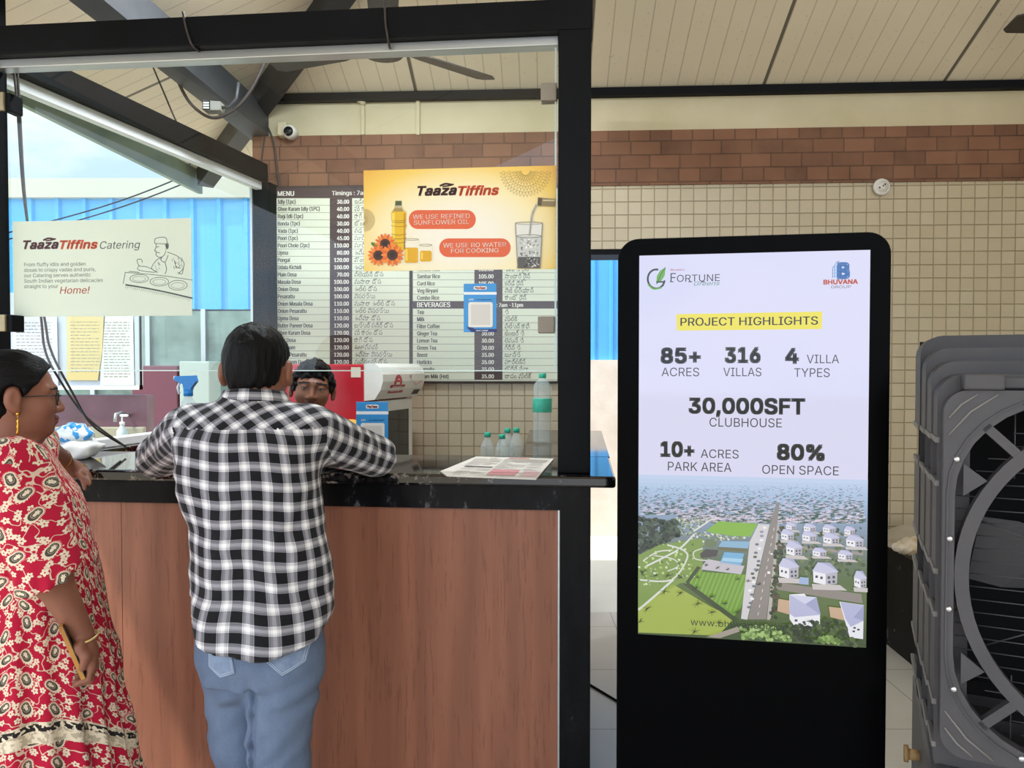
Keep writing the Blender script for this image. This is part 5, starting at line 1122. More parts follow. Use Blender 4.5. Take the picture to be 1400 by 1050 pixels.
# ------------------------------------------------------------ customer in the plaid shirt, leaning on the counter
def stn(rows): return [(FW.pix(a, b, Y)[0], Y, FW.pix(a, b, Y)[1], w / 1000 * Y, ry) for a, b, Y, w, ry in rows]
SL_, EL_, WL_ = P3(264, 588, 2.05), P3(218, 625, 2.29), P3(287, 636, 2.49)
SR_, ER_, WR_ = P3(424, 590, 2.05), P3(513, 626, 2.29), P3(440, 637, 2.50)
for a in (EL_, ER_): a[2] = max(a[2], ztop + .058)
for a in (WL_, WR_): a[2] = ztop + .048
HC = P3(352, 506, 2.11)                                        # eye level of the head
TM = Matrix.Translation(Vector(HC)) @ Matrix.Rotation(math.radians(4), 4, 'Z') @ Matrix.Rotation(math.radians(-8), 4, 'X')
mbase = (float(HC[0]), 1.92, 0.0)
hipL, knL, anL = P3(322, 905, 1.94), P3(327, 1010, 1.96), np.array([-.70, 2.02, .10]); hipR, knR, anR = P3(392, 905, 1.875), P3(380, 1010, 1.87), np.array([-.585, 1.90, .10])
b = SDF((-1.30, 1.60, -.005), (-.30, 2.75, 1.70), .0055)
headprims(b, TM, 1.06, 1.04, True, True)
b.loft(stn([(346, 548, 2.06, 36, .06), (344, 575, 2.03, 78, .08), (341, 620, 2.0, 92, .105), (345, 680, 1.97, 84, .105), (354, 760, 1.92, 80, .10), (354, 860, 1.90, 80, .115), (357, 915, 1.90, 78, .11)]), .03)
b.cap(P3(352, 528, 2.08), P3(346, 556, 2.05), .060, .066, .03)
for S0, E0, W0, q in ((SL_, EL_, WL_, 1), (SR_, ER_, WR_, -1)):
    b.chain([S0, E0, W0], [.058, .044, .032], .03)
    d = np.array([q * .94, .30, 0]); n = np.array([-.30 * q, .94, 0]) * q
    K = [W0 + d * .075 + n * o + np.array([0, 0, -.014]) for o in (-.028, -.009, .010, .028)]
    tp = [(k_ + d * l + [0, 0, -.006], k_ + d * l * 1.7 + [0, 0, -.020]) for k_, l in zip(K, (.030, .036, .034, .026))]
    hand(b, W0, K, tp, (W0 + d * .03 + n * -.04 + [0, 0, -.012], W0 + d * .062 + n * -.050 + [0, 0, -.018], W0 + d * .085 + n * -.046 + [0, 0, -.026]))
for h_, kn, an in ((hipL, knL, anL), (hipR, knR, anR)): b.chain([h_, kn, an], [.070, .052, .042], .03); b.cap(an, an + np.array([0, .02, -.03]), .042, .05, .02); b.cap(an + np.array([0, .03, -.06]), an + np.array([.01, .16, -.07]), .034, .028, .02)
pq = b.mesh(2); C = centers(pq)
man = skinobj('person', pq, [m_skin_m, m_lip, m_brow], FW, mbase, None, facemask(C, TM, 1.06, 1.04))
tag(man, 'person in a black and white plaid shirt and jeans leaning on the counter', 'person')
eyes(man, TM, 1.06, 1.04)
# hair: short, a whorl at the crown, down to the collar
h = SDF(HC - np.array([.16, .18, .16]), HC + np.array([.16, .18, .20]), .0035); R3 = np.array(TM.to_3x3()); hp3 = lambda x, y, z: np.array(TM @ Vector((x, y, z)))
h.ell(hp3(0, -.016, .034), (.0905, .110, .101), .01, 'u', R3); h.ell(hp3(0, -.052, -.028), (.066, .058, .070), .035, 'u', R3)
I4 = np.array(TM.inverted()); loc = lambda X, Y, Z, i: I4[i, 0] * X + I4[i, 1] * Y + I4[i, 2] * Z + I4[i, 3]
h.cut(lambda X, Y, Z: -(-.022 - loc(X, Y, Z, 1) + np.clip(loc(X, Y, Z, 2) - .02, -.02, .1) * 1.25) * .7)         # face side stays open
h.cut(lambda X, Y, Z: -.082 - loc(X, Y, Z, 2) + .0 * X)
for q in (-1, 1): h.ell(hp3(q * .098, -.010, -.016), (.032, .026, .042), .010, 's', R3)
wv1 = waves(3, 14, 170, 420, (1, 1, .35)); h.disp(lambda X, Y, Z: .0016 * wv1(X, Y, Z))
skinobj('hair', h.mesh(1), m_hair, parent=man)
# shirt
s = SDF((-1.30, 1.60, .68), (-.30, 2.62, 1.46), .0065)
s.loft(stn([(346, 536, 2.07, 38, .074), (345, 548, 2.06, 46, .084), (345, 557, 2.05, 70, .092), (343, 570, 2.03, 86, .100), (341, 600, 2.01, 97, .125), (341, 640, 1.99, 99, .135), (345, 675, 1.97, 95, .135), (353, 715, 1.95, 90, .130), (358, 755, 1.93, 92, .130), (359, 800, 1.91, 94, .135), (356, 835, 1.895, 99, .148), (354, 905, 1.885, 99, .155)]), .02, 2.2)
s.chain([SL_, EL_], [.078, .064], .045); s.cap(EL_, WL_, .061, .046, .02); s.chain([SR_, ER_], [.078, .064], .045); s.cap(ER_, WR_, .061, .046, .02)
xc = -.632
def hem(X):
    a = np.abs(X - xc); return FW.pix(354, 893, 1.8)[1] + .020 * (a / .13) ** 2 + .085 * np.clip((a - .135) / .045, 0, 1) ** 1.5
s.cut(lambda X, Y, Z: np.where(Z < 1.0, hem(X) - Z, -9) + 0 * Y)
w1 = waves(7, 10, 26, 60, (1, .5, .45)); w2 = waves(9, 8, 45, 90, (.6, .4, 1.0)); w3 = waves(12, 6, 14, 26, (1, .4, .5))
zy = FW.pix(340, 588, 1.9)[1]; xm = FW.pix(341, 600, 1.88)[0]
def folds(X, Y, Z):
    t = np.clip((zy - Z) / .15, 0, 1); diag = np.sin((Z * 1.0 + (X - xc) * .75) * 62 + 1.4 * w3(X, Y, Z)) * np.exp(-((Z - .98) / .10) ** 2) * np.clip(1 - np.abs(X - xc) / .2, 0, 1)
    pleat = np.exp(-((X - xm) / .012) ** 2) * np.clip((zy - Z) / .02, 0, 1) * np.exp(-np.maximum(zy - Z, 0) / .16)
    arm = np.clip((np.abs(X - xm) - .19) / .04, 0, 1) * np.sin(((Z * 1.2 + np.abs(X) * .4 + Y * .9)) * 70 + 1.5 * w2(X, Y, Z)) * .0035
    side = np.exp(-((X - xm - .10) / .05) ** 2) * np.exp(-((Z - 1.12) / .16) ** 2) * np.sin((X * 1.0 - Z * .45) * 95) * .003
    seam = np.exp(-((Z - zy) / .0035) ** 2) * np.where(np.abs(X - xm) < .2, 1, 0) * .0025
    return t * (.0032 * w1(X, Y, Z) + .002 * w2(X, Y, Z)) + .0045 * diag + .005 * pleat + arm + side + seam
s.disp(folds)
pq = s.mesh(2); C = centers(pq); P, Q = pq
xl, xr = FW.pix(238, 600, 1.97)[0], FW.pix(444, 600, 1.97)[0]; zarm = FW.pix(340, 660, 2.0)[1]
lean = lambda z: .0
XS = np.where(C[:, 2] > zarm - .03, 1, 0); slv = np.where((C[:, 0] < xl + .12 * np.clip((1.33 - C[:, 2]), 0, .2) - .0) & (XS == 1), 1, np.where((C[:, 0] > xr - .0) & (XS == 1), 2, 0)); slv = np.where((slv == 0) & (C[:, 1] > 2.2), np.where(C[:, 0] < xm, 1, 2), slv)
yoke = (slv == 0) & (C[:, 2] > zy)
L4 = P[Q]; uv = np.zeros((len(Q), 4, 2)); x, y, z = L4[..., 0], L4[..., 1], L4[..., 2]
cyz = np.interp(z, [.75, .95, 1.15, 1.35], [1.90, 1.92, 1.97, 2.03]); cxz = np.interp(z, [.75, .95, 1.15, 1.35], [-.655, -.66, -.685, -.72]); arc = .178 * np.arctan2((x - cxz) / .18, (cyz - y) / .135); sway = .003 * np.sin(z * 17 + x * 5)
uv[..., 0] = arc + sway + 2; uv[..., 1] = z + .003 * np.sin(x * 31) + .05 * (x - xm) + 1
c45 = math.sqrt(.5); yy = z + .55 * (y - 1.9)
uv[yoke, :, 0] = ((x + yy) * c45 + 5)[yoke]; uv[yoke, :, 1] = ((yy - x) * c45 + 5)[yoke]
for k_, (S0, E0, W0) in ((1, (SL_, EL_, WL_)), (2, (SR_, ER_, WR_))):
    m_ = slv == k_; d = (E0 - S0) / np.linalg.norm(E0 - S0); u1_ = np.cross(d, [0, 0, 1]); u1_ /= np.linalg.norm(u1_); u2_ = np.cross(d, u1_)
    q = L4[m_] - S0; al = q @ d; ang = np.arctan2(q @ u1_, q @ u2_)
    fore = C[m_][:, 1] > E0[1] + .03
    uv[m_, :, 0] = ang * .070 + 7; uv[m_, :, 1] = al + 3
    d2 = (W0 - E0) / np.linalg.norm(W0 - E0); v1_ = np.cross(d2, [0, 0, 1]); v1_ /= np.linalg.norm(v1_); v2_ = np.cross(d2, v1_); q2 = L4[m_] - E0
    uu = uv[m_]; uu[fore, :, 0] = (np.arctan2(q2 @ v1_, q2 @ v2_) * .05 + 7)[fore]; uu[fore, :, 1] = (q2 @ d2 + 3.3)[fore]; uv[m_] = uu
shirt = skinobj('shirt', pq, m_plaid, parent=man, uv=uv.reshape(-1, 2))
# collar band standing round the neck
mb = MB(); n = 40; c0 = P3(347, 549, 2.055); rings = []
for dz, r_, th_ in ((-.012, .072, 0), (.010, .070, 0), (.026, .072, 0), (.027, .079, 1), (.004, .088, 1), (-.016, .090, 1)):
    rings.append([(c0[0] + r_ * 1.08 * math.cos(i * 2 * PI / n), c0[1] + .012 + r_ * math.sin(i * 2 * PI / n), c0[2] + dz + .000 - .012 * math.sin(i * 2 * PI / n)) for i in range(n)])
vs = [p for r_ in rings for p in r_]; fs = [(j * n + i, j * n + (i + 1) % n, (j + 1) * n + (i + 1) % n, (j + 1) * n + i) for j in range(len(rings) - 1) for i in range(n)]
mb.add(vs, fs, 0, True); col_ = mb.obj('collar', m_plaid, parent=shirt); me = col_.data; l = me.uv_layers.new(name='UVMap'); k_ = []
for f_ in me.polygons:
    for vi in f_.vertices: j, i = divmod(vi, n); i2 = i + (n if i == 0 and any(v % n == n - 1 for v in f_.vertices) else 0); k_ += [i2 * 2 * PI / n * .075, [0, .022, .036, .043, .068, .09][j] + .3]
l.data.foreach_set('uv', k_)
# jeans
s = SDF((-1.0, 1.60, .05), (-.38, 2.14, 1.02), .006)
s.loft(stn([(354, 760, 1.91, 76, .108), (354, 800, 1.91, 82, .118), (354, 850, 1.905, 86, .122), (356, 890, 1.90, 87, .130), (358, 920, 1.90, 82, .122)]), .02)
s.chain([hipL, knL, anL + [0, 0, .04]], [.088, .074, .064], .012); s.chain([hipR, knR, anR + [0, 0, .04]], [.098, .080, .066], .008)
s.cap(P3(322, 895, 1.89), P3(324, 925, 1.89), .078, .070, .02); s.cap(P3(394, 895, 1.875), P3(392, 925, 1.87), .082, .078, .02); s.cap(P3(356, 905, 1.92), P3(354, 945, 1.94), .062, .055, .02)
s.cut(lambda X, Y, Z: .11 - Z + 0 * X + 0 * Y)
wj = waves(21, 8, 22, 50, (.7, .7, 1)); kz = .55
def jf(X, Y, Z):
    kn = np.exp(-((Z - .54) / .09) ** 2); dg = np.sin((Z - (X + .66) * .9) * 85 + wj(X, Y, Z)); bt = np.exp(-((Z - .12) / .12) ** 2) * np.sin(Z * 130 + 2 * wj(X, Y, Z))
    seat = np.exp(-((Z - .68) / .06) ** 2) * np.sin((Z - (X + .62) * .55) * 95 + wj(X, Y, Z)) * np.where(X > -.66, 1, .6)
    return .0040 * kn * dg * (.6 + .4 * wj(Z, X, Y)) + .006 * bt + .0042 * seat + .0022 * wj(X, Y, Z)
s.disp(jf); xcr = lambda Z: FW.pix(341, 900, 1.78)[0] + .0 * Z
s.disp(lambda X, Y, Z: .020 * np.exp(-((X - xcr(Z) + .012 * (.72 - Z) / .2) / .010) ** 2) * np.clip((.735 - Z) / .05, 0, 1) * np.where(Y < 1.92, 1, 0) * np.clip((Z - .3) / .2, 0, 1))
s.cut(lambda X, Y, Z: Z - .96 + 0 * X + 0 * Y)
pqj = s.mesh(2); jeans = skinobj('jeans', pqj, m_denim, parent=man)
# back pockets laid on the cloth
tree = BVHTree.FromPolygons([tuple(q) for q in pqj[0]], [tuple(int(i) for i in q) for q in pqj[1]])
def onto(x, z, off):
    h_ = tree.ray_cast(Vector((x, 1.0, z)), Vector((0, 1, 0)))
    return (h_[0] - Vector((0, off, 0))) if h_[0] else Vector((x, 1.78, z))
m_pocket = mat('denim_pocket', '#66758f', .9, var='#8796ad', vscale=30); m_thread = mat('denim_stitch', '#aeb9cc', .8)
for poly in ([(276, 868), (311, 882), (322, 920), (300, 928), (281, 915)], [(362, 884), (418, 872), (413, 912), (385, 926), (357, 903)]):
    w = [FW.pix(a, b_, 1.77) for a, b_ in poly]; mb = MB(); n = 8; cx = sum(a for a, c_ in w) / len(w); cz = sum(c_ for a, c_ in w) / len(w)
    edge = []
    for i in range(len(w)):
        a, c_ = w[i], w[(i + 1) % len(w)]; edge += [(a[0] + (c_[0] - a[0]) * t / 6, a[1] + (c_[1] - a[1]) * t / 6) for t in range(6)]
    vs = []; m_ = len(edge)
    for j in range(n + 1):
        f_ = j / n; vs += [tuple(onto(cx + (e[0] - cx) * f_, cz + (e[1] - cz) * f_, .0035)) for e in edge]
    vs += [tuple(onto(e[0], e[1], -.004)) for e in edge]
    mb.add(vs, [(j * m_ + i, j * m_ + (i + 1) % m_, (j + 1) * m_ + (i + 1) % m_, (j + 1) * m_ + i) for j in range(n + 1) for i in range(m_)], 0, True); pk = mb.obj('back_pocket', m_pocket, parent=jeans)
    for f_ in (.94, .84): mb = MB(); mb.tube([onto(cx + (e[0] - cx) * f_, cz + (e[1] - cz) * f_, .0042) for e in edge], .0009, 5, 0, True); mb.obj('stitching', m_thread, parent=pk)
for an, q in ((anL, -.1), (anR, .15)):
    s = SDF(an + np.array([-.09, -.12, -.115]), an + np.array([.11, .24, .05]), .005); s.cap(an + [0, -.01, -.055], an + [.01, .15, -.062], .045, .038, .02); s.cap(an + [0, -.02, -.03], an + [0, .0, .01], .046, .05, .02); s.cut(lambda X, Y, Z: .002 - Z + 0 * X + 0 * Y); skinobj('shoe', s.mesh(1), m_shoe, parent=man)
# ------------------------------------------------------------ customer in the red printed dress, in profile at the left
FQ = Frame(-1.29, 1.93, math.radians(27))            # x forward (she faces along the counter), y to her left
def Q3(px, py, l): f, z = FQ.pix(px, py, l); return np.array([f, l, z])
def toQ(w): d = Vector(w) - FQ.o; return np.array([d.dot(FQ.ux), d.dot(FQ.uy), w[2]])
hf, hz_ = FQ.pix(24, 541, 0)
TQ = Matrix.Translation(Vector((hf, 0, hz_))) @ Matrix.Rotation(-PI / 2 + math.radians(9), 4, 'Z') @ Matrix.Rotation(math.radians(-2), 4, 'X')
qbase = (0.0, 0.0, 0.0)
SRq, ERq, WRq = Q3(18, 640, -.175), Q3(65, 781, -.235), Q3(113, 868, -.215)
SLq, ELq, WLq = np.array([-.01, .165, SRq[2] - .01]), toQ(P3(46, 606, 2.16)), toQ(P3(86, 630, 2.36))
b = SDF((-.36, -.36, -.005), (.36, .62, 1.60), .0041)
headprims(b, TQ, .94, .98, True, False)
p_ = lambda x, y, z: tuple(TQ @ (Vector((x, y, z)) * .94))
b.ell(p_(0, .035, -.085), (.048, .040, .022), .03, 'u', np.array(TQ.to_3x3()))                       # soft chin line
b.cap(p_(0, -.015, -.06), (hf - .035, 0, hz_ - .20), .058, .066, .03)
b.loft([(-.03, 0, 1.30, .06, .12), (-.01, 0, 1.20, .10, .16), (.02, 0, 1.05, .11, .15), (.03, 0, .92, .11, .15), (.02, 0, .78, .13, .17), (.02, 0, .70, .12, .16)], .04)
b.chain([SRq, ERq, WRq], [.054, .045, .0265], .03); b.chain([SLq, ELq, WLq], [.054, .044, .029], .03)
for q in (-1, 1): b.chain([(.02, q * .085, .75), (.03, q * .09, .45), (.02, q * .09, .08)], [.085, .055, .036], .03); b.cap((.0, q * .09, .035), (.15, q * .10, .025), .034, .026, .02)
# right hand closes round a phone
K = [Q3(125, 911, -.250), Q3(128, 911, -.230), Q3(129, 910, -.209), Q3(127, 907, -.190)]
tp = [(Q3(121, 928, -.258), Q3(105, 935, -.257)), (Q3(123, 931, -.238), Q3(102, 937, -.240)), (Q3(124, 929, -.214), Q3(101, 932, -.218)), (Q3(122, 923, -.192), Q3(104, 924, -.198))]
hand(b, WRq, K, tp, (Q3(108, 886, -.252), Q3(117, 899, -.262), Q3(112, 914, -.262)), .0078)
b.ell(Q3(122, 893, -.222), (.020, .034, .034), .012)
# left hand resting over the worktop edge
KL = [toQ(P3(103, 634, 2.450)), toQ(P3(107, 637, 2.430)), toQ(P3(108, 642, 2.412)), toQ(P3(104, 647, 2.394))]
tl = [(toQ(P3(116, 640, 2.445)), toQ(P3(124, 650, 2.42) * [1, 1, 1])), (toQ(P3(118, 643, 2.42)), toQ(P3(125, 656, 2.395))), (toQ(P3(118, 649, 2.395)), toQ(P3(123, 662, 2.375))), (toQ(P3(113, 655, 2.375)), toQ(P3(116, 668, 2.362)))]
for i in (0, 1):
    KL[i][2] = max(KL[i][2], ztop + .014)
hand(b, WLq, KL, tl, (toQ(P3(93, 647, 2.375)), toQ(P3(97, 660, 2.366)), toQ(P3(104, 668, 2.362))), .0080)
pq = b.mesh(1); C = centers(pq)
wom = skinobj('person', pq, [m_skin_w, m_lip, m_brow], FQ, qbase, None, facemask(C, TQ, .94, .98, .0026))
tag(wom, 'person in a red floral dress and glasses standing in profile with a phone', 'person')
eyes(wom, TQ, .94, .98)
# hair drawn back into a low bun
R3 = np.array(TQ.to_3x3()); hq = lambda x, y, z: np.array(TQ @ (Vector((x, y, z)) * .94))
h = SDF((hf - .30, -.16, hz_ - .16), (hf + .14, .16, hz_ + .16), .0035); I5 = np.array(TQ.inverted()); lq = lambda X, Y, Z, i: I5[i, 0] * X + I5[i, 1] * Y + I5[i, 2] * Z + I5[i, 3]
h.ell(hq(0, -.016, .028), (.083, .105, .096), .01, 'u', R3); h.ell(hq(0, -.065, -.045), (.060, .050, .060), .03, 'u', R3); h.ell(hq(0, -.135, -.055), (.058, .046, .055), .012, 'u', R3)
h.cut(lambda X, Y, Z: (lq(X, Y, Z, 1) * .80 - lq(X, Y, Z, 2) * .62 - .010 + .0 * X))
for q in (-1, 1): h.ell(hq(q * .088, -.014, -.014), (.026, .025, .044), .008, 's', R3)
wv = waves(5, 12, 160, 380, (.25, 1, 1)); h.disp(lambda X, Y, Z: .0011 * wv(X, Y, Z)); skinobj('hair', h.mesh(1), m_hair_w, parent=wom)
# glasses
m_gl = mat('spectacle_black', '#121214', .3); g = []
mb = MB()
for q in (-1, 1):
    c = (q * .033, .098, -.004); mb.tube([hq(c[0] + .026 * math.cos(a) * (1 if abs(math.cos(a)) < .8 else .98), c[1] - abs(q * .033 + .026 * math.cos(a)) * .12, c[2] + .020 * math.sin(a)) for a in [i * PI / 12 for i in range(24)]], .0021, 6, 0, True)
    mb.tube([hq(q * .060, .090, .004), hq(q * .074, .070, .004), hq(q * .079, .02, .000), hq(q * .080, -.012, -.003), hq(q * .078, -.035, -.018)], .0018, 6)
mb.tube([hq(-.008, .100, 0), hq(0, .103, .003), hq(.008, .100, 0)], .0018, 6); gl_ = mb.obj('spectacles', m_gl, parent=wom)
for q in (-1, 1):
    c = hq(q * .033, .0955, -.004); mb = MB(); n = 20; mb.add([tuple(hq(q * .033 + .025 * math.cos(i * 2 * PI / n), .0965 - .004, -.004 + .019 * math.sin(i * 2 * PI / n))) for i in range(n)], [tuple(range(n))]); mb.obj('lens', glassmat('spectacle_lens', '#f4f6f6'), parent=gl_)
# earrings
for q, nm in ((1, 'earring'), (-1, 'earring')):
    e0 = hq(q * .094, -.002, -.046); mb = MB(); mb.ball(tuple(e0), .0045, 10); mb.tube([e0, e0 - [0, 0, .012]], .0012, 6); mb.lathe([(.0015, -.012), (.0035, -.018), (.0018, -.024), (.004, -.032), (.0018, -.038), (.0045, -.048), (.001, -.054)], tuple(e0), 10); mb.obj(nm, m_gold, parent=wom)
# dress
def front(px, py, rx, ry, cy=0.0): f, z = FQ.pix(px, py, -.02); return (f - rx, cy, z, rx, ry)
st_d = [front(58, 604, .062, .085), front(72, 622, .095, .150), front(88, 646, .118, .178), front(108, 669, .135, .188), front(120, 695, .145, .190), front(128, 730, .148, .186), front(135, 770, .148, .185), front(145, 814, .155, .192), front(151, 852, .165, .203), front(163, 893, .178, .218), front(168, 947, .195, .235), front(177, 980, .208, .248), front(189, 1044, .225, .265)]
st_d.append((st_d[-1][0] + .01, 0, .20, .262, .305))
s = SDF((-.46, -.40, .18), (.42, .40, 1.36), .0062); s.loft(st_d, .02, 2.1)
s.chain([SRq, ERq + (ERq - SRq) * .12], [.078, .076], .035); s.chain([SLq, ELq], [.076, .066], .035)
dR = (ERq - SRq) / np.linalg.norm(ERq - SRq); hemR = Q3(70, 792, -.235)
dH = np.array([.44, 0, -.90]); near = lambda Y: Y < -.135
s.cut(lambda X, Y, Z: np.where((np.abs((X - hemR[0])) < .14) & (Y < -.205) & (Z > hemR[2] - .12), ((X - hemR[0]) * .45 + (Z - hemR[2]) * -.89), -9.0) + 0 * Y)
wd = waves(31, 9, 10, 26, (1, 1, .22)); wd2 = waves(33, 8, 30, 60, (1, 1, .8)); zg = FQ.pix(20, 765, 0)[1]
def df(X, Y, Z):
    a = np.arctan2(Y, X - .02); t = np.clip((zg - Z) / .5, 0, 1)
    return -.011 * t * np.sin(a * 22 + 1.6 * wd(X, Y, Z)) + .0028 * wd2(X, Y, Z) + .004 * np.clip(1 - np.abs(Z - zg) / .06, 0, 1) * np.sin(a * 60) - .003 * np.exp(-((Z - zg) / .01) ** 2)
s.disp(df)
pq = s.mesh(2); P, Q = pq; L4 = P[Q]; x, y, z = L4[..., 0], L4[..., 1], L4[..., 2]; C = centers(pq)
a = np.arctan2(y, x - .02); cut_ = (a.max(1) - a.min(1)) > PI; a[cut_] = np.where(a[cut_] < 0, a[cut_] + 2 * PI, a[cut_])
uv = np.stack([a * .24, z + .08 * np.cos(a * 2)], -1)
sl_ = (C[:, 1] < -.17) & (C[:, 2] > hemR[2] - .03) & (C[:, 2] < SRq[2] + .02)
uv[sl_, :, 0] = (x * .8 + .35 * z + 3)[sl_]; uv[sl_, :, 1] = (z * .93 - x * .35 + 2.2)[sl_]
top = (C[:, 2] > SRq[2] + .02); uv[top, :, 0] = (x + 5)[top]; uv[top, :, 1] = (y + 4)[top]
skinobj('dress', pq, m_kurta, parent=wom, uv=uv.reshape(-1, 2))
# gathered cuff of the left sleeve
cu = SDF(ELq - .12, ELq + .12, .005); dl = (WLq - ELq) / np.linalg.norm(WLq - ELq); c1 = ELq + dl * .035; cu.cap(ELq - dl * .02, c1, .060, .050, .01); wq = waves(41, 8, 90, 160); cu.disp(lambda X, Y, Z: .004 * wq(X, Y, Z))
pc = cu.mesh(1); L4 = pc[0][pc[1]]; skinobj('cuff', pc, m_kurta, parent=wom, uv=np.stack([L4[..., 0] + 2, L4[..., 2] + 1], -1).reshape(-1, 2))
# bangle, bracelet, rings
def hoop(c, ax, r, t, name, m_):
    ax = Vector(ax).normalized(); u = ax.orthogonal().normalized(); w = ax.cross(u); mb = MB(); mb.tube([Vector(c) + (u * math.cos(i * PI / 16) + w * math.sin(i * PI / 16)) * r for i in range(32)], t, 8, 0, True); return mb.obj(name, m_, parent=wom)
ax = Vector(WRq - ERq).normalized(); hoop(Q3(114, 871, -.215), ax + Vector((-.25, 0, .1)), .0325, .0028, 'bangle', mat('ivory_gold', '#e4c987', .3, .6))
hoop(WLq - dl * .02, dl, .0325, .0012, 'bracelet', m_gold); hoop((KL[1] + tl[1][0]) / 2, tl[1][0] - KL[1], .0098, .0016, 'ring', m_gold); hoop((K[1] * .6 + tp[1][0] * .4), tp[1][0] - K[1], .0092, .0014, 'ring', m_gold)
for q in (-1, 1): mb = MB(); mb.box(-.06, .19, q * .095 - .04, q * .095 + .04, .0, .012, 0, .005); mb.tube([(.10, q * .095 - .035, .012), (.11, q * .097, .052), (.10, q * .095 + .035, .012)], .006, 6); mb.obj('sandal', m_shoe, parent=wom)
# the phone, held edge-on
pa, pb = Q3(96, 878, -.232), Q3(113, 917, -.232); ctr = Vector((pa + pb) / 2); dz = Vector(pb - pa).normalized(); dy = Vector((0, 1, 0)); dx = dz.cross(dy).normalized(); Lp = .072
ph = thing('phone', 'phone with tan wooden-looking edge held by the person in the red dress', 'phone', FQ, tuple(ctr))
def obox(mb, c, ex, ey, ez, hx, hy, hz2):
    cs = [c + ex * (hx * i) + ey * (hy * j) + ez * (hz2 * k) for k in (-1, 1) for i, j in ((-1, -1), (1, -1), (1, 1), (-1, 1))]; return mb.hexa(cs[:4], cs[4:])
ctr2 = ctr - dz * .022
mb = MB(); obox(mb, ctr2, dx, dy, dz, .0045, .034, Lp); plabel(mb.obj('case', mat('tan_case', '#c08a3e', .4, var='#8f5a22', vscale=40, vs=(1, 1, .2)), parent=ph), 'tan phone case')
mb = MB(); obox(mb, ctr2 + dx * .0055, dx, dy, dz, .001, .032, Lp - .003); mb.obj('screen', mat('phone_glass', '#0b0b0e', .1), parent=ph)
mb = MB(); obox(mb, ctr2 - dx * .0056 - dz * .045, dx, dy, dz, .0011, .014, .014); mb.obj('camera_bump', mat('phone_lens', '#141416', .2), parent=ph)
# ------------------------------------------------------------ server behind the counter, looking towards the camera
HCs = P3(427.5, 531, 3.36)
TS = Matrix.Translation(Vector(HCs)) @ Matrix.Rotation(math.radians(6), 4, 'Y') @ Matrix.Rotation(PI + math.radians(14), 4, 'Z') @ Matrix.Rotation(math.radians(2), 4, 'X')
sb = (float(HCs[0]), 3.40, 0.0); sx, sy_ = float(HCs[0]), 3.42
b = SDF((sx - .36, 3.0, -.005), (sx + .36, 3.75, 1.62), .0041)
headprims(b, TS, 1.06, 1.07, True, True)
zs = HCs[2] + .05; b.cap((sx, 3.40, zs - .19), (sx, 3.42, zs - .22), .055, .060, .03)
b.loft([(sx, sy_, zs - .20, .06, .06), (sx, sy_, zs - .25, .15, .085), (sx, sy_, zs - .45, .15, .10), (sx, sy_, zs - .62, .13, .095), (sx, sy_, zs - .75, .145, .10), (sx, sy_, zs - .82, .14, .10)], .04)
for q in (-1, 1):
    S0, E0, W0 = np.array([sx + q * .165, sy_, zs - .265]), np.array([sx + q * .22, sy_ - .03, zs - .53]), np.array([sx + q * .20, sy_ - .22, zs - .64]); b.chain([S0, E0, W0], [.05, .040, .028], .03)
    d = np.array([-q * .2, -.96, -.15]); n = np.array([.96, -q * .2, 0]); K = [W0 + d * .08 + n * o for o in (-.028, -.009, .010, .028)]
    hand(b, W0, K, [(k_ + d * l + [0, 0, -.008], k_ + d * l * 1.6 + [0, 0, -.026]) for k_, l in zip(K, (.032, .038, .036, .027))], (W0 + d * .03 - n * q * .035, W0 + d * .06 - n * q * .05, W0 + d * .085 - n * q * .05), .0085)
    b.chain([(sx + q * .08, sy_, zs - .80), (sx + q * .09, sy_, .46), (sx + q * .09, sy_ + .02, .08)], [.085, .058, .04], .03); b.cap((sx + q * .09, sy_, .036), (sx + q * .11, sy_ - .15, .03), .036, .03, .02)
pq = b.mesh(1); C = centers(pq); ser = skinobj('person', pq, [m_skin_s, m_lip_s, m_brow], FW, sb, None, facemask(C, TS, 1.06, 1.07))
tag(ser, 'person with curly black hair serving behind the counter, face turned to the camera', 'person'); eyes(ser, TS, 1.06, 1.07)
R3 = np.array(TS.to_3x3()); hs_ = lambda x, y, z: np.array(TS @ (Vector((x * 1.05, y, z)) * 1.06)); I6 = np.array(TS.inverted()); ls = lambda X, Y, Z, i: I6[i, 0] * X + I6[i, 1] * Y + I6[i, 2] * Z + I6[i, 3]
h = SDF(HCs - .19, HCs + .19, .0038)
h.ell(hs_(0, -.014, .034), (.087, .108, .102), .01, 'u', R3); h.ell(hs_(0, .045, .088), (.064, .045, .030), .02, 'u', R3)
for q in (-1, 1): h.ell(hs_(q * .072, .022, .028), (.018, .03, .045), .015, 'u', R3)
h.ell(hs_(0, .112, -.026), (.070, .062, .080), .018, 's', R3)
h.cut(lambda X, Y, Z: -.06 - ls(X, Y, Z, 2) + .45 * np.maximum(ls(X, Y, Z, 1), 0) + 0 * X)
for q in (-1, 1): h.ell(hs_(q * .092, -.012, -.020), (.024, .022, .038), .008, 's', R3)
wv = waves(15, 16, 110, 300); h.disp(lambda X, Y, Z: .0045 * wv(X, Y, Z)); skinobj('hair', h.mesh(1), m_hair_s, parent=ser)
s = SDF((sx - .34, 3.15, .4), (sx + .34, 3.68, zs - .12), .007)
s.loft([(sx, sy_, zs - .185, .075, .072), (sx, sy_, zs - .24, .165, .098), (sx, sy_, zs - .45, .17, .115), (sx, sy_, zs - .65, .155, .112), (sx, sy_, zs - .90, .17, .118)], .03)
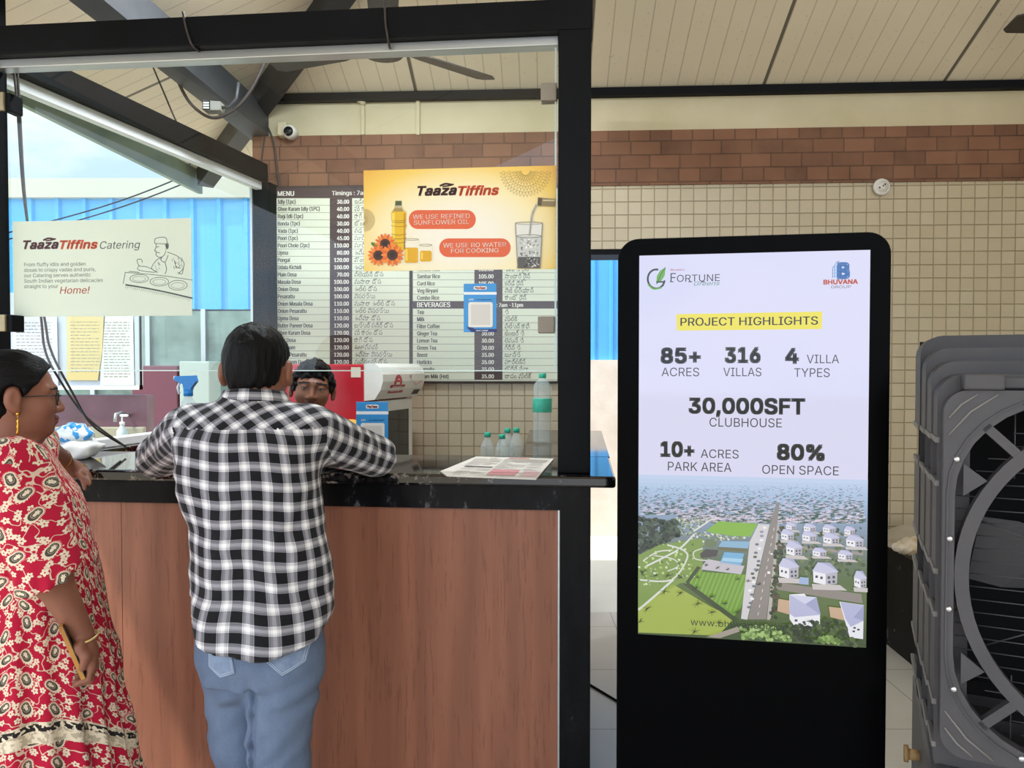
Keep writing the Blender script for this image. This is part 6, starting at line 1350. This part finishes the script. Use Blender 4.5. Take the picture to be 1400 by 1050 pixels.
for q in (-1, 1): s.cap((sx + q * .165, sy_, zs - .265), (sx + q * .215, sy_ - .025, zs - .48), .066, .058, .03)
wv = waves(16, 8, 30, 70); s.disp(lambda X, Y, Z: .003 * wv(X, Y, Z)); skinobj('shirt', s.mesh(1), mat('yellow_shirt', '#d3a94a', .85, var='#c2963a', vscale=6), parent=ser)
s = SDF((sx - .3, 3.2, .02), (sx + .3, 3.66, .78), .009)
s.loft([(sx, sy_, .76, .15, .11), (sx, sy_, .66, .165, .12), (sx, sy_, .60, .15, .11)], .02)
for q in (-1, 1): s.chain([(sx + q * .085, sy_, .64), (sx + q * .09, sy_, .46), (sx + q * .09, sy_ + .02, .10)], [.092, .072, .062], .02)
skinobj('trousers', s.mesh(1), mat('dark_trousers', '#24262b', .8), parent=ser)
# ------------------------------------------------------------ red cooler with rounded white header
FF = Frame(-.717, 3.55, -math.radians(16.3)); zt_ = FW.pix(480, 498, 3.6)[1]; zh_ = FW.pix(498, 548, 3.56)[1]
m_fw = mat('cooler_white', '#e9e6e0', .35, var='#dcd8d0', vscale=5); m_red = mat('cooler_red', '#c62a3b', .3, var='#b8222f', vscale=4); m_dglass = mat('cooler_door_glass', '#2b2f33', .06)
t = thing('drinks_cooler', 'red sided upright cooler with rounded white header behind the server', 'cooler', FF, (-.27, .25, 0))
MB().box(-.55, 0, 0, .5, .04, zt_, 0, .008).obj('cabinet', m_red, parent=t)
prof = [(0, zh_), (0, zt_ + .004), (.055, zt_ + .004), (.085, zt_ - .015), (.100, zt_ - .05), (.100, zt_ - .085), (.088, zt_ - .125), (.055, zh_ + .006)]
hd = MB().prism([(a + .001, b_) for a, b_ in prof], -.004, .504).obj('header', m_fw, parent=t)
def fu(z): zs = [p[1] for p in prof[:1:-1]]; us = [p[0] for p in prof[:1:-1]]; return float(np.interp(z, zs, us)) + .003
p = Pic(FW, 0); p.y = 0; zc_ = (zt_ + zh_) / 2
p.poly([(.17 + .045 * math.cos(i * PI / 10), zc_ - .012 + .05 * math.sin(i * PI / 10)) for i in range(11)], 0, p.c('#c23a44')); p.poly([(.17 + .022 * math.cos(i * PI / 10), zc_ - .012 + .03 * math.sin(i * PI / 10)) for i in range(11)], -.0004, p.c('#efe4dc'))
p.rect(.09, .26, zc_ - .055, zc_ - .014, -.0006, p.c('#b22c38')); text(p, 'JERSEY', .105, zc_ - .048, .027, -.0012, p.c('#f4e6e0'), w=.14, bold=.03)
p.poly([(.30, zc_ + .03), (.46, zc_ + .06), (.47, zc_ + .0), (.40, zc_ - .02), (.34, zc_ + .005)], 0, p.c('#cf8a93')); p.rect(.40, .48, zc_ - .07, zc_ - .045, 0, p.c('#3a2c2c'))
vv = []
for x, y, z in p.v: vv.append((fu(z) - y, x, z))
p.v = vv; p.obj('logo', m_print, parent=hd)
d_ = MB().box(.002, .032, .004, .496, .12, zh_ - .004, 0, .006).obj('door', m_fw, parent=t)
MB().box(.030, .0345, .06, .44, .20, zh_ - .06).obj('door_glass', m_dglass, parent=d_); MB().box(.034, .058, .015, .04, .7, .95, 0, .006).obj('door_handle', m_alu, parent=d_)
u0, z0 = FF.pix(480, 516, -.001); u1, z1 = FF.pix(493, 502, -.001); plabel(MB().box(u0, u1, -.0018, -.0002, z0, z1).obj('sticker', mat('cream_sticker', '#ded4c0', .6), parent=t), 'small cream sticker')
# ------------------------------------------------------------ things on the counter
FPc = Frame(0, 2.74, 0); zc2 = FPc.pix(508, 624, 0)[1]
t = paycard(FPc, 0, (487, 548, 531, 624), 'blue payment card standing on the worktop in front of the red cooler')
u0, _ = FPc.pix(489, 600, 0); u1, _ = FPc.pix(529, 600, 0); zz = FPc.pix(500, 624, 0)[1]
MB().box(u0, u1, .0, .05, zz, zz + .004).obj('foot', mat('clear_acrylic', '#c9d2d6', .1), parent=t); t.location.z += ztop - zz
m_pet = glassmat('clear_plastic', '#e9f4f2', 1.3); m_water = mat('water_bottle_body', '#d8e6e6', .08, spec=.6, alpha=.26); m_teal = mat('teal_cap', '#2aa98a', .4); m_lab = mat('teal_label', '#2f9f86', .45, var='#48b89c', vscale=30)
def ribbed(r, z0, z1, n, d): return [(r - d * (i % 2), z0 + (z1 - z0) * i / n) for i in range(n + 1)]
def bottle(px, Y, z0, h, r, lab, big):
    X = FW.pix(px, 600, Y)[0]; t = thing('water_bottle', lab, 'bottle', FW, (X, Y, z0), 'water bottles behind the counter')
    if big: pr = [(r * .6, z0 + .002), (r * .96, z0 + .004)] + ribbed(r, z0 + .015, z0 + h * .43, 14, .0022) + ribbed(r * .985, z0 + h * .44, z0 + h * .64, 2, 0) + ribbed(r, z0 + h * .65, z0 + h * .78, 6, .0025) + [(r * .86, z0 + h * .84), (r * .50, z0 + h * .91), (r * .34, z0 + h * .935), (r * .32, z0 + h * .95)]
    else: pr = [(r * .6, z0 + .002), (r * .95, z0 + .004)] + ribbed(r, z0 + .012, z0 + h * .56, 10, .0018) + [(r * .9, z0 + h * .66), (r * .62, z0 + h * .78), (r * .40, z0 + h * .86), (r * .38, z0 + h * .9)]
    MB().lathe(pr, (X, Y, 0), 24).obj('body', m_water, parent=t)
    rc = r * (.40 if big else .46); mb = MB(); mb.lathe([(rc * .96, z0 + h * (.93 if big else .885)), (rc, z0 + h * .94), (rc, z0 + h * .99), (rc * .9, z0 + h)], (X, Y, 0), 20); mb.obj('cap', m_teal, parent=t)
    if big:
        MB().lathe([(r * 1.004, z0 + h * .445), (r * 1.012, z0 + h * .45), (r * 1.012, z0 + h * .635), (r * 1.004, z0 + h * .64)], (X, Y, 0), 28).obj('label', m_lab, parent=t)
    return t
bx, by = P3(735, 600, 3.10)[0], 3.10
struct(MB().box(-.75, float(FS.w(wl0, .5, 0).x) + .0, 2.93, 3.30, 1.045, 1.075, 0, .004).obj('trim_shelf', m_granite, FW), 'lower work shelf behind the serving counter', 'shelf')
struct(MB().box(-.74, float(FS.w(wl0, .5, 0).x) - .01, 2.95, 3.28, 0, 1.044).obj('trim_shelf_body', mat('shelf_body', '#77716a', .7), FW), 'body of the work shelf behind the serving counter', 'shelf')
bottle(666.5, 3.00, 1.075, .158, .030, 'small clear water bottle, leftmost of those behind the newspaper', False)
bottle(686.5, 2.97, 1.075, .153, .030, 'small clear water bottle in front between two others behind the newspaper', False)
bottle(694, 3.12, 1.075, .165, .030, 'small clear water bottle half hidden behind the middle one', False)
bottle(706, 3.06, 1.075, .172, .030, 'small clear water bottle, rightmost of the four, beside the edge of the side ledge', False)
bottle(741.5, 3.27, ztop, .312, .043, 'large clear water bottle with teal label on the side ledge', True)
# newspaper
def paperpoly(px): return [FW.floorpix(a, b_, ztop + .004) for a, b_ in px]
q = paperpoly([(602, 644), (611, 650), (733, 654.5), (757, 627), (651, 624)]); mb = MB()
t = thing('newspaper', 'folded newspaper lying on the worktop by the right post', 'newspaper', FW, (sum(a for a, b_ in q) / 5, sum(b_ for a, b_ in q) / 5, ztop))
mb.prism(q[::-1], ztop + .0005, ztop + .004, plane='xy'); mb.obj('pages', mat('newsprint', '#d6cfc6', .9, var='#cbc3ba', vscale=10), parent=t)
p = Pic(FW, 0)
def np_(s, t_): a = [q[1][i] + (q[2][i] - q[1][i]) * s for i in (0, 1)]; b_ = [q[4][i] + (q[3][i] - q[4][i]) * s for i in (0, 1)]; return (a[0] + (b_[0] - a[0]) * t_, a[1] + (b_[1] - a[1]) * t_)
def np_rect(s0, s1, t0, t1, col, z=.0044): p.add([(x, y, ztop + z) for x, y in (np_(s0, t0), np_(s1, t0), np_(s1, t1), np_(s0, t1))], [(0, 1, 2, 3)], p.c(col))
rr_ = random.Random(8)
for c0 in (.03, .22, .41, .58, .77):
    for i in range(22):
        if rr_.random() < .82: np_rect(c0, c0 + .165 * (1 if rr_.random() < .8 else .6), .06 + i * .04, .075 + i * .04, rr_.choice(('#9c948c', '#8b847d', '#a9a29a')))
np_rect(.42, .74, .08, .34, '#c9848a', .0046); np_rect(.80, .98, .06, .30, '#c9a0a0', .0046); np_rect(.05, .38, .40, .46, '#4b4644', .0046); np_rect(.05, .30, .62, .80, '#b9b0a8', .0046); np_rect(.52, .95, .74, .90, '#a39a92', .0046); np_rect(.45, .70, .93, .97, '#c4625c', .0046)
p.obj('print', m_print, parent=t)
# spray bottle
zb0 = ztop; X, Y = P3(258, 600, 2.76)[0], 2.76
t = thing('spray_bottle', 'blue trigger spray bottle beside the plaid shirt shoulder', 'spray bottle', FW, (X, Y, zb0))
mb = MB()
mb.lathe([(.030, zb0), (.034, zb0 + .006), (.034, zb0 + .06), (.026, zb0 + .11), (.031, zb0 + .17), (.024, zb0 + .205), (.014, zb0 + .225), (.013, zb0 + .235)], (X, Y, 0), 24); mb.obj('body', mat('spray_clear', '#dcebee', .1, alpha=.35), parent=t)
mb = MB(); mb.lathe([(.028, zb0 + .003), (.0325, zb0 + .008), (.0325, zb0 + .06), (.0245, zb0 + .11), (.0295, zb0 + .168), (.026, zb0 + .185)], (X, Y, 0), 24); mb.obj('liquid', mat('blue_liquid', '#1d8fc4', .1), parent=t)
mb = MB(); mb.cyl((X, Y, zb0 + .23), (X, Y, zb0 + .255), .017, .017, 20); mb.prism([(X - .048, zb0 + .29), (X - .046, zb0 + .305), (X + .028, zb0 + .308), (X + .034, zb0 + .285), (X + .016, zb0 + .262), (X + .014, zb0 + .252), (X - .012, zb0 + .252), (X - .016, zb0 + .275)], Y - .013, Y + .013); mb.obj('spray_head', mat('spray_blue', '#1f86d6', .35), parent=t)
mb = MB(); mb.tube([(X - .030, Y, zb0 + .285), (X - .040, Y, zb0 + .262), (X - .034, Y, zb0 + .238)], .005, 8); mb.obj('trigger', m_whitealu, parent=t)
mb = MB(); mb.cyl((X - .052, Y, zb0 + .298), (X - .047, Y, zb0 + .298), .008); mb.obj('nozzle', m_whitealu, parent=t)
# wrapped pack of tissues with a crumpled blue bag
c0 = P3(101, 608, 2.72); s = SDF(c0 - np.array([.16, .16, .12]), c0 + np.array([.16, .16, .12]), .004); c0[2] = ztop + .036
t = thing('tissue_pack', 'white plastic wrapped pack with a blue printed bag on the worktop by the side glass', 'pack', FW, (float(c0[0]), float(c0[1]), ztop))
s.put(lambda X, Y, Z: (((np.abs(X - c0[0]) / .082) ** 4 + (np.abs(Y - c0[1]) / .075) ** 4 + (np.abs(Z - c0[2]) / .036) ** 3) ** .25 - 1) * .034, c0 - .1, c0 + .1, .01); w = waves(51, 8, 50, 120, (1, 1, 1.5)); s.disp(lambda X, Y, Z: .003 * w(X, Y, Z)); s.cut(lambda X, Y, Z: ztop + .001 - Z + 0 * X + 0 * Y)
skinobj('pack', s.mesh(1), mat('white_tissue', '#e4e4e2', .5), parent=t)
c1 = c0 + np.array([-.005, .0, .050]); s = SDF(c1 - .12, c1 + .12, .004); s.ell(c1, (.075, .065, .030), .02); s.ell(c1 + [.01, 0, .02], (.045, .04, .028), .02); w = waves(52, 10, 60, 170); s.disp(lambda X, Y, Z: .006 * np.abs(w(X, Y, Z)) - .003)
def bagmat():
    m, nt, b = newmat('blue_printed_bag'); v = coords(nt); n = noise(nt, v, 26, 2); nt.links.new(ramp(nt, n, [(.50, lin('#dfe8ee')), (.53, lin('#2f9be0'))]), b.inputs['Base Color']); b.inputs['Roughness'].default_value = .25; return m
skinobj('bag', s.mesh(1), bagmat(), parent=t)
# twin socket box on the side sill
u0, v0 = FL.floorpix(210, 597, ztop); v0 = min(max(v0, .6), LV - .3)
t = thing('card_machine', 'white card machine with dark face on the sill by the side glass', 'card machine', FL, (-.02, v0, ztop))
a, b_ = -.055, .012; MB().hexa([(a, v0 - .07, ztop), (b_, v0 - .07, ztop), (b_, v0 + .07, ztop), (a, v0 + .07, ztop)], [(a, v0 - .06, ztop + .085), (b_ - .02, v0 - .06, ztop + .055), (b_ - .02, v0 + .06, ztop + .055), (a, v0 + .06, ztop + .085)]).obj('body', m_fw, parent=t)
for k in (-.032, .032): MB().hexa([(b_ - .002, v0 + k - .024, ztop + .008), (b_ + .0015, v0 + k - .024, ztop + .006), (b_ + .0015, v0 + k + .024, ztop + .006), (b_ - .002, v0 + k + .024, ztop + .008)], [(b_ - .02, v0 + k - .022, ztop + .05), (b_ - .0175, v0 + k - .022, ztop + .05), (b_ - .0175, v0 + k + .022, ztop + .05), (b_ - .02, v0 + k + .022, ztop + .05)]).obj('dark_key', mat('key_navy', '#1a2434', .2), parent=t)
for k in (-.03, .03): MB().hexa([(a + .004, v0 + k - .022, ztop + .0845), (b_ - .026, v0 + k - .022, ztop + .058), (b_ - .026, v0 + k + .022, ztop + .058), (a + .004, v0 + k + .022, ztop + .0845)], [(a + .004, v0 + k - .022, ztop + .087), (b_ - .026, v0 + k - .022, ztop + .0605), (b_ - .026, v0 + k + .022, ztop + .0605), (a + .004, v0 + k + .022, ztop + .087)]).obj('dark_screen', mat('key_screen', '#16202e', .15), parent=t)
# ------------------------------------------------------------ wall and roof fittings
u, z = FB.pix(396, 180, -.06)
t = thing('security_camera', 'small white security camera with dark lens on the plaster wall head', 'camera', FB, (u, -.012, z))
MB().box(u - .075, u - .02, -.06, -.004, z - .02, z + .06, 0, .008).obj('junction_box', m_plaster, parent=t)
mb = MB(); mb.lathe([(.028, -.01), (.038, -.02), (.040, -.055), (.036, -.075), (.03, -.08)], (u, 0, z), 24, axis='y'); mb.obj('housing', m_fw, parent=t)
mb = MB(); mb.lathe([(.028, -.080), (.026, -.088), (.016, -.094), (.004, -.096)], (u, 0, z - .004), 24, axis='y'); mb.obj('lens', mat('lens_black', '#101114', .08), parent=t)
u, z = FB.pix(1205.5, 255.5, -.02)
t = thing('round_socket', 'round cream socket plate where tiles meet the brick band', 'socket', FB, (u, -.012, z))
mb = MB(); mb.lathe([(.047, -.0122), (.047, -.022), (.043, -.028), (.036, -.030)], (u, 0, z), 32, axis='y'); mb.lathe([(.034, -.0302), (.034, -.031)], (u, 0, z), 32, axis='y'); mb.obj('plate', m_fw, parent=t)
for dx, dz in ((-.016, -.006), (.004, .004), (.014, .012)): mb = MB(); mb.cyl((u + dx, -.029, z + dz), (u + dx, -.0318, z + dz), .0045, None, 10); mb.obj('pin_hole', m_black, parent=t)
# flood lamp hanging under the wall plate
PL = Frame(0, 3.55, 0); u, z = PL.pix(298, 147)
t = thing('flood_lamp', 'small grey lamp head hanging below the roof beam', 'lamp', PL, (u, 0, z))
mb = MB(); mb.hexa([(u - .06, -.03, z - .022), (u + .02, -.025, z - .02), (u + .02, .03, z - .02), (u - .06, .035, z - .022)], [(u - .06, -.03, z + .025), (u + .02, -.02, z + .022), (u + .02, .03, z + .022), (u - .06, .035, z + .025)]); mb.obj('housing', mat('lamp_grey', '#8d8c86', .5), parent=t)
for k in (-.012, 0, .012): MB().box(u - .058, u - .030, -.032, -.029, z + k - .004, z + k + .004).obj('lens', mat('lamp_lens', '#d9dcdd', .2), parent=t)
mb = MB(); mb.box(u - .062, u - .026, -.0315, -.0285, z - .02, z + .022); mb.obj('bezel', m_black, parent=t)
mb = MB(); mb.tube([(u + .02, 0, z), (u + .055, 0, z + .002), (u + .09, 0, z + .045), (u + .10, 0, z + .12)], .008, 8); mb.obj('bracket', m_plate, parent=t)
def cable(F, pts, r, lab, v=0.0):
    q = []
    for p_ in pts: v_ = p_[2] if len(p_) > 2 else v; a, b_ = F.pix(p_[0], p_[1], v_); q.append(Vector((a, v_, b_)))
    Q_ = [q[0]] + q + [q[-1]]; out = []
    for i in range(1, len(Q_) - 2):
        for j in range(8):
            t_ = j / 8; out.append(.5 * (2 * Q_[i] + (Q_[i + 1] - Q_[i - 1]) * t_ + (2 * Q_[i - 1] - 5 * Q_[i] + 4 * Q_[i + 1] - Q_[i + 2]) * t_ ** 2 + (3 * Q_[i] - Q_[i - 1] - 3 * Q_[i + 1] + Q_[i + 2]) * t_ ** 3))
    out.append(q[-1]); o = MB().tube(out, r, 6).obj('cable', m_cab, F, tuple(out[0])); tag(o, lab, 'cable'); return o
m_cab = mat('cable_brown', '#3a3230', .6)
cable(FS, [(23, 84, .11), (27, 150, .11), (35, 280, .11), (55, 425, .12), (62, 480, .14), (82, 520, .20), (118, 570, .30), (172, 611, .40)], .0042, 'brown cable hanging from the front beam down to the worktop, left strand')
cable(FS, [(18, 86, .115), (24, 150, .115), (34, 280, .115), (60, 430, .125), (70, 480, .145), (98, 535, .21), (125, 580, .31), (165, 607, .41)], .0042, 'brown cable hanging beside its twin down to the worktop, right strand')
cable(PL, [(234, 76), (243, 110), (262, 143), (290, 161), (320, 150), (345, 120), (366, 76)], .008, 'black cable drooping in a loop below the roof beam')
cable(PL, [(206, 84), (222, 122), (243, 170), (252, 176)], .004, 'thin wire hanging down from the roof beside the side rail')
cable(FB, [(362, 165), (374, 195), (380, 240), (383, 258)], .006, 'black cable from the security camera down to the menu board', -.03)
cable(FB, [(366, 168), (360, 200), (356, 240), (357, 300)], .005, 'second black cable running down the brick corner', -.03)
cable(FS, [(250, 16, -.008), (255, 40, -.008), (262, 60, -.008), (272, 70, .03)], .004, 'short black wire looped over the front beam, left one')
cable(FS, [(526, -6, -.008), (527, 30, -.008), (530, 50, -.008), (533, 66, .03)], .004, 'short black wire tied round the front beam above the oil poster')
# ceiling fans
def fan(x, y, z, R, a0, zroof, lab, n=3):
    t = thing('ceiling_fan', lab, 'fan', FW, (x, y, z)); m_f = mat('fan_brown', '#3d3836', .45)
    mb = MB(); mb.lathe([(.03, -.05), (.085, -.045), (.10, -.01), (.095, .03), (.05, .05), (.02, .07)], (x, y, z), 28); mb.obj('motor', m_f, parent=t)
    mb = MB(); mb.cyl((x, y, z + .05), (x, y, zroof), .012, None, 12); mb.lathe([(.05, -.09), (.03, -.03), (.012, 0)][::-1], (x, y, zroof), 16); mb.obj('down_rod', m_black, parent=t)
    for k in range(n):
        a = a0 + k * 2 * PI / n; c, s_ = math.cos(a), math.sin(a); mb = MB(); P_ = lambda r, w, dz: (x + r * c - w * s_, y + r * s_ + w * c, z + dz)
        lo = [P_(.09, -.03, -.015), P_(.22, -.055, -.02), P_(R - .03, -.062, -.02), P_(R, -.04, -.018), P_(R, .045, .006), P_(R - .03, .062, .008), P_(.22, .055, .006), P_(.09, .03, .0)]
        n_ = len(lo); mb.add(lo + [(a_, b_, c_ + .006) for a_, b_, c_ in lo], [tuple(range(n_))[::-1], tuple(range(n_, 2 * n_))] + [(i, (i + 1) % n_, (i + 1) % n_ + n_, i + n_) for i in range(n_)]); mb.obj('fan_blade', m_f, parent=t)
fx, fz = FW.pix(524, 70, 3.17); fan(fx, 3.17, fz + .03, .58, math.radians(40), zb_(3.17 - 4.25) - .02, 'dark ceiling fan seen through the front glass above the oil poster')
fx, fz = FW.pix(1378, 28, 3.4); fan(fx + .62, 3.45, fz, .60, math.radians(183), zb_(3.45 - 4.25) - .06, 'dark ceiling fan whose blade tip shows at the upper right edge')
# ------------------------------------------------------------ granite bench at the right with litter
u0, z0 = FB.pix(1185, 726, -.003); ub1 = 2.3; vb = FB.floorpix(1240, 784, z0)[1]
vb = max(vb, -.95)
t = thing('granite_bench', 'low black granite bench along the tiled wall behind the air cooler', 'bench', FB, (u0, -.013, 0))
MB().box(u0, ub1, vb, -.013, z0 - .03, z0, 0, .004).obj('slab', m_granite, parent=t)
MB().box(u0 + .02, ub1, -.04, -.013, .0, z0 - .03).obj('back_panel', m_marble, parent=t)
for x in (u0 + .02, ub1 - .05): MB().box(x, x + .03, vb + .05, -.04, 0, z0 - .03).obj('support', m_marble, parent=t)
PR = Frame(0, 3.6, 0); c0 = P3(1240, 752, 3.62); c0[2] = z0 + .035
s = SDF(c0 - .14, c0 + .14, .004); s.ell(c0, (.07, .06, .034), .01); s.ell(c0 + [.05, .02, .02], (.06, .05, .03), .02); w = waves(61, 10, 60, 160); s.disp(lambda X, Y, Z: .008 * np.abs(w(X, Y, Z)) - .003); s.cut(lambda X, Y, Z: z0 + .001 - Z + 0 * X + 0 * Y)
bag = skinobj('plastic_bag', s.mesh(1), mat('crumpled_plastic', '#d9d2c6', .3, var='#b08d4f', vscale=14), FW, (float(c0[0]), float(c0[1]), z0)); tag(bag, 'crumpled white plastic bag lying on the granite bench', 'bag')
q = [FW.pix(a, b_, 3.95) for a, b_ in ((1214, 752), (1262, 722), (1300, 724), (1290, 752))]; mb = MB(); vs = []
n = 10
for i in range(n + 1):
    for j in range(n + 1):
        s_, t_ = i / n, j / n; x = 1.86 + .42 * s_ * 1.0; y = 3.72 + .30 * t_; x = FW.pix(1212 + 90 * s_, 750, 3.75)[0]; vs.append((x + .04 * t_, y, z0 + .012 + .075 * s_ * t_ + .010 * math.sin(7 * s_ + 4 * t_)))
m_ = (n + 1) ** 2; mb.add(vs + [(a, b_, c_ - .003) for a, b_, c_ in vs], [(i * (n + 1) + j, (i + 1) * (n + 1) + j, (i + 1) * (n + 1) + j + 1, i * (n + 1) + j + 1) for i in range(n) for j in range(n)] + [(m_ + i * (n + 1) + j, m_ + i * (n + 1) + j + 1, m_ + (i + 1) * (n + 1) + j + 1, m_ + (i + 1) * (n + 1) + j) for i in range(n) for j in range(n)], 0, True)
o = mb.obj('paper_sheet', mat('brown_paper', '#b3a896', .85, var='#a0957f', vscale=8), FW, (1.95, 3.7, z0)); tag(o, 'crumpled grey brown paper sheet on the granite bench beside the plastic bag', 'paper')
# ------------------------------------------------------------ unseen tube light, added to brighten the inside of the stall
zl = 3.30; t = thing('added_tube_light', 'unseen white tube light added under the roof to brighten the stall', 'lamp', FS, (-.75, .55, zl))
MB().box(-1.37, -.13, .53, .57, zl, zl + .05, 0, .006).obj('batten', m_whitealu, parent=t)
mb = MB(); mb.cyl((-1.35, .55, zl - .018), (-.15, .55, zl - .018), .013); mb.obj('tube', emitmat('added_tube_glow', '#fff4e2', 6.0), parent=t)
mb = MB(); mb.cyl((-.75, .55, zl + .05), (-.75, .55, zb_(-1.5) + .05), .008); mb.obj('hanger', m_black, parent=t)
L = bpy.data.lights.new('added_tube_lamp', 'AREA'); L.shape = 'RECTANGLE'; L.size = 1.2; L.size_y = .04; L.energy = 60; L.color = (.86, .94, 1.0); lo = bpy.data.objects.new('added_tube_lamp', L); COL.objects.link(lo); lo.matrix_world = FS.M((-.75, .55, zl - .036))
# ------------------------------------------------------------ tidy
for o in bpy.data.objects:
    if '_b' in o: del o['_b']
bpy.data.objects.remove(_to); bpy.data.curves.remove(_cu)
